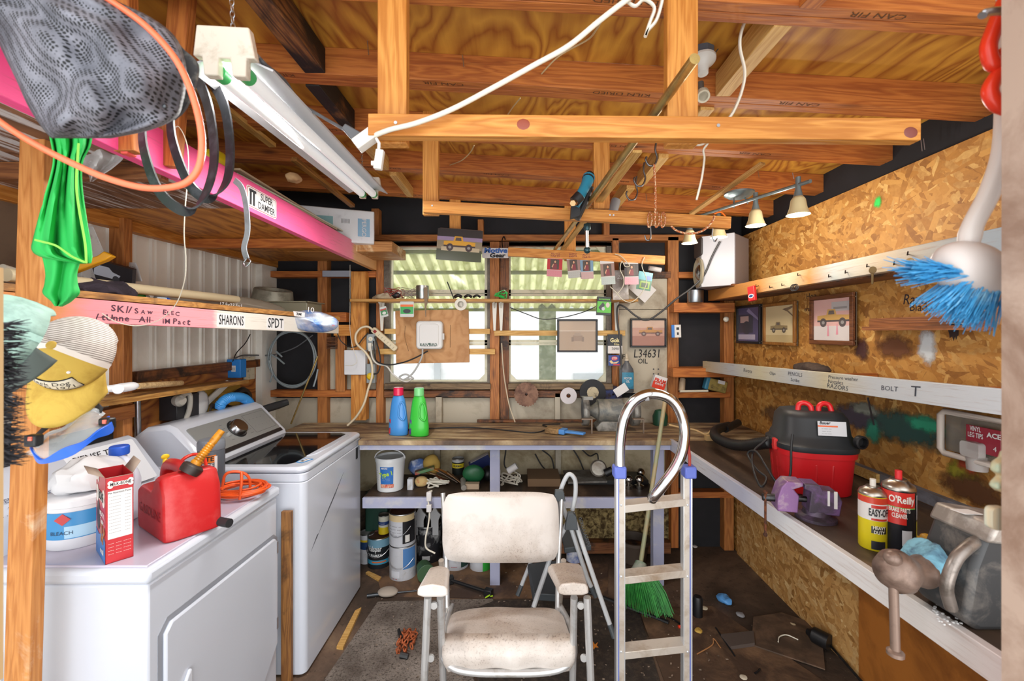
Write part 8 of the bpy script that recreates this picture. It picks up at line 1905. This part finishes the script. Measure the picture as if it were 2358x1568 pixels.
b = MB(); p = PZ(1470, 1312, .0); b.lathe([(.075, 0), (.08, .004), (.105, .13), (.115, .135), (.115, .155), (.102, .155), (.075, .01), (0, .01)], 30, T3(p.x, p.y + .12, .001)); b.thing('flower_pot', 'dark grey flower pot behind the green broom head', 'pot', paint('#4f4238', .6))
b = MB(); b.cyl(PZ(1325, 1300, .0) + V((0, .06, .001)), PZ(1325, 1300, .0) + V((0, .06, .10)), .055, 18); b.thing('white_tub', 'white and blue tub on the floor under the step stool', 'tub', paint('#c9ccd4', .4, dirt='#3a5aa8', amt=.35, sc=8))
tangle('wire_bundle', 'tangle of grey wire on the floor beside the flower pot', (PZ(1420, 1275, .0).x + .02, PZ(1420, 1275, 0).y + .1, .004), .06, GREYCORD, 22, .002, 31, 1.6)

# ================================================================== on the floor
CAR = NT('worn_carpet'); co = CAR.coord((1, 1, 1), rnd=False)
CAR.out(CAR.mix(CAR.ramp(CAR.noise(co, 90, 5, .7), [(.5, 0.0), (.66, 1.0)]), CAR.ramp(CAR.noise(co, 5, 6), [(.35, '#574c44'), (.65, '#8a7f76')]), '#33291f'), .95, bump=CAR.noise(co, 140, 4), bs=.6)
def flat(name, label, cat, pts, z0, z1, m, **k):
    b = MB(); b.prism([tuple(PZ(x, y, z1).xy) for x, y in pts], z1 - z0, T3(0, 0, z0)); return b.thing(name, label, cat, m, **k)
flat('carpet', 'worn grey carpet remnant beside the washer and under the chair', 'carpet', [(870, 1385), (1136, 1378), (1135, 1402), (1060, 1412), (1120, 1700), (690, 1700), (745, 1568)], .0005, .009, CAR.mat)
flat('rubber_mat', 'dark brown mat under the chair and ladder', 'mat', [(1140, 1382), (1440, 1378), (1475, 1420), (1560, 1700), (1130, 1700), (1065, 1412)], .0045, .010, paint('#2e2620', .9, dirt='#4a3d33', amt=.4, sc=30, bump=.4))
chn = thing('rusty_chain', 'heap of rusty orange chain on the carpet left of the chair', 'chain', PZ(935, 1485, .01))
b = MB(); g = random.Random(6); RC = paint('#a8552c', .8, dirt='#6a3418', amt=.4, sc=40)
for i in range(46):
    a, d = g.uniform(0, 6.28), g.uniform(0, 1) ** .6; c = PZ(936, 1480, .01) + V((.045 * d * cos(a), .085 * d * sin(a) - .0, .012 + g.uniform(0, .035) * (1 - d)))
    M = T3(*c) @ Euler((g.uniform(0, 3), g.uniform(0, 3), g.uniform(0, 3))).to_matrix().to_4x4(); b.tube([M @ V((.014 * cos(k * pi / 5), .009 * sin(k * pi / 5), 0)) for k in range(10)], .0035, 6, closed=True)
b.obj('links', RC, chn, w=True, smooth=70, kind='stuff'); b = MB(); b.tube([PZ(918, 1450, .03), PZ(925, 1475, .02)], .008, 8); b.tube([PZ(922, 1508, .02), PZ(940, 1512, .015)], .014, 8); b.obj('black_hook', BLACKP, chn, w=True)
b = MB(); a, c = PZ(1035, 1335, .03), PZ(1125, 1364, .03); b.tube([a, c], .010, 10); b.box(a, (.05, .04, .045), 20); b.box(c, (.05, .04, .04), -20); b.thing('black_bar', 'black steel clamp bar lying on the floor behind the chair', 'clamp', BLACKP, bev=.004)
b = MB(); b.tube([PZ(1118, 1376, .01), PZ(1128, 1370, .03)], .004, 6); b.tube([PZ(1125, 1374, .01), PZ(1134, 1372, .03)], .004, 6); b.thing('green_tie', 'lime green tie at the end of the black clamp bar', 'tie', paint('#a8d02a', .5))
b = MB(); b.tube([PZ(845, 1372, .015), PZ(892, 1366, .015)], .010, 10); b.tube([PZ(892, 1366, .015), PZ(960, 1360, .012)], .004, 8); b.thing('long_screwdriver', 'long screwdriver with a black handle lying at the carpet edge', 'screwdriver', DKSTEEL)
cp = lumpmesh(PZ(893, 1362, .02), (.06, .045, .022), .1, 10, 3, flat=.0045); cp.thing('dust_mask', 'pale cap shaped dust mask lying by the washer', 'mask', paint('#a09488', .8))
flat('wood_strip', 'pale wood strip lying along the washer base', 'strip', [(818, 1405), (832, 1398), (790, 1490), (775, 1488)], .001, .016, W_PALE)
flat('wood_strip', 'short pale lath on the floor below the Valspar can', 'strip', [(842, 1318), (848, 1314), (878, 1328), (872, 1336)], .001, .012, W_PALE)
lf = flat('maple_leaf', 'orange maple leaf on the dark mat beside the chair', 'leaf', [(1358, 1484), (1366, 1487), (1365, 1476), (1370, 1484), (1377, 1478), (1374, 1486), (1378, 1490), (1370, 1490), (1368, 1495), (1364, 1490)], .011, .0125, paint('#d8842a', .7))
b = MB(); b.tube(spl([PZ(1345, 1360, .01), PZ(1400, 1380, .01), PZ(1450, 1400, .01), PZ(1500, 1418, .01), PZ(1540, 1434, .01)], 5), .011, 8); b.thing('black_hose', 'black hose lying on the floor under the broom', 'hose', BLACKP)
cable('black_rod', [PZ(1520, 1408, .012), PZ(1568, 1437, .012)], .005, BLACKP, 'thin black rod with a red tip lying right of the broom head', 'rod')
b = MB(); b.tube([PZ(1562, 1443, .012), PZ(1574, 1442, .012)], .008, 8); b.thing('red_stopper', 'bright red cap lying by the right ladder rail', 'cap', paint('#d83a1c', .4))
lumpmesh(PZ(1668, 1378, .02), (.035, .05, .022), .6, 26, 17, flat=.0005).thing('nitrile_glove', 'crumpled bright blue glove on the dark floor', 'glove', paint('#5a9ad8', .5), smooth=60)
b = MB(); p = PZ(1610, 1425, .0); b.lathe([(.022, 0), (.026, .004), (.026, .10), (.02, .112), (0, .114)], 18, T3(p.x, p.y + .02, .0005)); b.thing('black_bottle', 'black cylinder standing on the floor right of the ladder', 'bottle', BLACKP)
fu = thing('funnel', 'black plastic funnel lying at the foot of the strand board', 'funnel', PZ(1885, 1470, .05))
b = MB(); a = PZ(1910, 1480, .05); d = V((-.045, .07, .0)).normalized(); b.lathe([(.036, 0), (.038, .0), (.037, .07), (.02, .09), (.016, .10), (.014, .09), (.033, .06), (.034, .004)], 22, aim(a, a + d)); b.obj('cone', BLACKP, fu, w=True)
b = MB(); b.tube([PZ(1905, 1478, .03), PZ(1985, 1570, .02)], .006, 8); b.thing('metal_rod', 'dark metal rod lying from the black funnel towards the camera', 'rod', DKSTEEL)
flat('board_offcut', 'thin dirty board offcut on the plywood sheet by the side bench', 'board', [(1735, 1420), (1800, 1410), (1890, 1440), (1900, 1540), (1730, 1483)], .0065, .013, paint('#6a5240', .7, dirt='#4a3a2e', amt=.5, sc=8))
flat('tile', 'grey square tile lying on the plywood sheet', 'tile', [(1660, 1460), (1735, 1452), (1738, 1480), (1682, 1488)], .0065, .024, paint('#574c46', .6))
cable('white_wire', [PZ(1792, 1478, .016), PZ(1795, 1466, .02), PZ(1812, 1462, .02), PZ(1838, 1473, .016)], .003, CREAM, 'curved white wire on the dirty board offcut', 'wire')
cable('thin_wire', [PZ(1605, 1506, .01), PZ(1640, 1485, .01), PZ(1643, 1470, .02), PZ(1660, 1492, .01)], .003, paint('#a8764a', .6), 'thin tan wire lying right of the ladder foot', 'wire')
cable('black_pen', [PZ(1648, 1445, .012), PZ(1692, 1510, .012)], .004, BLACKP, 'thin black stick lying across the grey tile', 'stick')
b = MB(); b.tube(spl([PZ(1738, 1550, .012), PZ(1745, 1546, .014), PZ(1750, 1540, .014)], 5), .004, 6); b.thing('bent_hook', 'small bent black hook on the plywood sheet', 'hook', BLACKP)
for x, y, s, c, lab in ((1826, 1440, .018, '#c2b08f', 'cream plastic ring at the foot of the strand board'), (1705, 1415, .022, '#8c8c90', 'grey foil scrap above the grey tile'), (1608, 1452, .02, '#c9a24a', 'yellow scrap lying by the right ladder rail'), (1600, 1245 + 13, .02, '#d0cdc8', 'white cap on the dark floor in the back corner'), (1622, 1400, .018, '#cfc2a8', 'cream torn card beside the black cylinder'), (1712, 1560, .016, '#c9bda8', 'folded cream paper scrap at the near floor edge')):
    lumpmesh(PZ(x, y, s * .4), (s, s * 1.1, s * .4), .5, 40, int(x), 12, 8, flat=.0065).thing('scrap', lab, 'scrap', paint(c, .7))
b = MB(); g = random.Random(8)
for i in range(420):
    x, y = g.uniform(860, 1960), g.uniform(1290, 1567); p = PZ(x, y, .011)
    if 1.0 < p.x or p.x < -.9: continue
    s = g.uniform(.002, .006); M = T3(*p) @ RZ(g.uniform(0, 180)); b.box((0, 0, 0), (s * 2, s, .0015)); b.v[-8:] = [M @ v for v in b.v[-8:]]
b.thing('floor_debris', 'pale chips and crumbs strewn over the shed floor', 'debris', paint('#a89684', .8, dirt='#5a4a3c', amt=.5, sc=40), kind='stuff')
# ================================================================== light and camera
w = bpy.data.worlds.new('overcast'); S.world = w; w.use_nodes = True
bg = w.node_tree.nodes['Background']; bg.inputs[0].default_value = (.93, .97, 1, 1); bg.inputs[1].default_value = 1.5
def area(name, loc, rot, sx, sy, power, col=(1, 1, 1)):
    l = bpy.data.lights.new(name, 'AREA'); l.shape = 'RECTANGLE'; l.size = sx; l.size_y = sy; l.energy = power; l.color = col
    o = bpy.data.objects.new(name, l); C.objects.link(o); o.location = loc; o.rotation_euler = [R(a) for a in rot]; return o
area('daylight_through_doorway', (0, -1.6, 1.6), (88, 0, 0), 3.4, 2.6, 38, (1, .99, .97))
area('low_front_fill', (0, -.5, .45), (106, 0, 0), 3.0, .9, 13, (1, .97, .92))  # added low fill lamp, brightens the chair and bench fronts
area('tube_fill', tuple((fx0 + fx1) / 2 + V((0, 0, -.05))), (0, 0, 90), 1.1, .07, 18, (1, .98, .94))  # added fill lamp under the switched-off tubes, brightens the left side
for i, p in enumerate(sh_p):
    l = bpy.data.lights.new('track_bulb', 'POINT'); l.energy = 3.0; l.color = (1, .93, .82); l.shadow_soft_size = .03
    o = bpy.data.objects.new('track_bulb', l); C.objects.link(o); o.location = p + V((0, 0, -.07))
sl = bpy.data.lights.new('sun', 'SUN'); sl.energy = 3.2; sl.angle = R(8); so_ = bpy.data.objects.new('sun', sl); C.objects.link(so_); so_.rotation_euler = (R(-38), R(14), 0)
cam = bpy.data.cameras.new('camera'); co_ = bpy.data.objects.new('camera', cam); C.objects.link(co_)
cam.sensor_width = 36; cam.lens = 36 * F / 2358; cam.clip_start = .02
cam.shift_x = -(CX - 1179) / 2358; cam.shift_y = -(784 - CY) / 2358
co_.location = (0, 0, CH); co_.rotation_euler = (R(90), 0, 0)
S.camera = co_
cam.dof.use_dof = True; cam.dof.focus_distance = 2.3; cam.dof.aperture_fstop = 5
S.view_settings.view_transform = 'Standard'; S.view_settings.look = 'None'; S.view_settings.gamma = 1
S.view_settings.exposure = .45
S.view_settings.use_curve_mapping = False
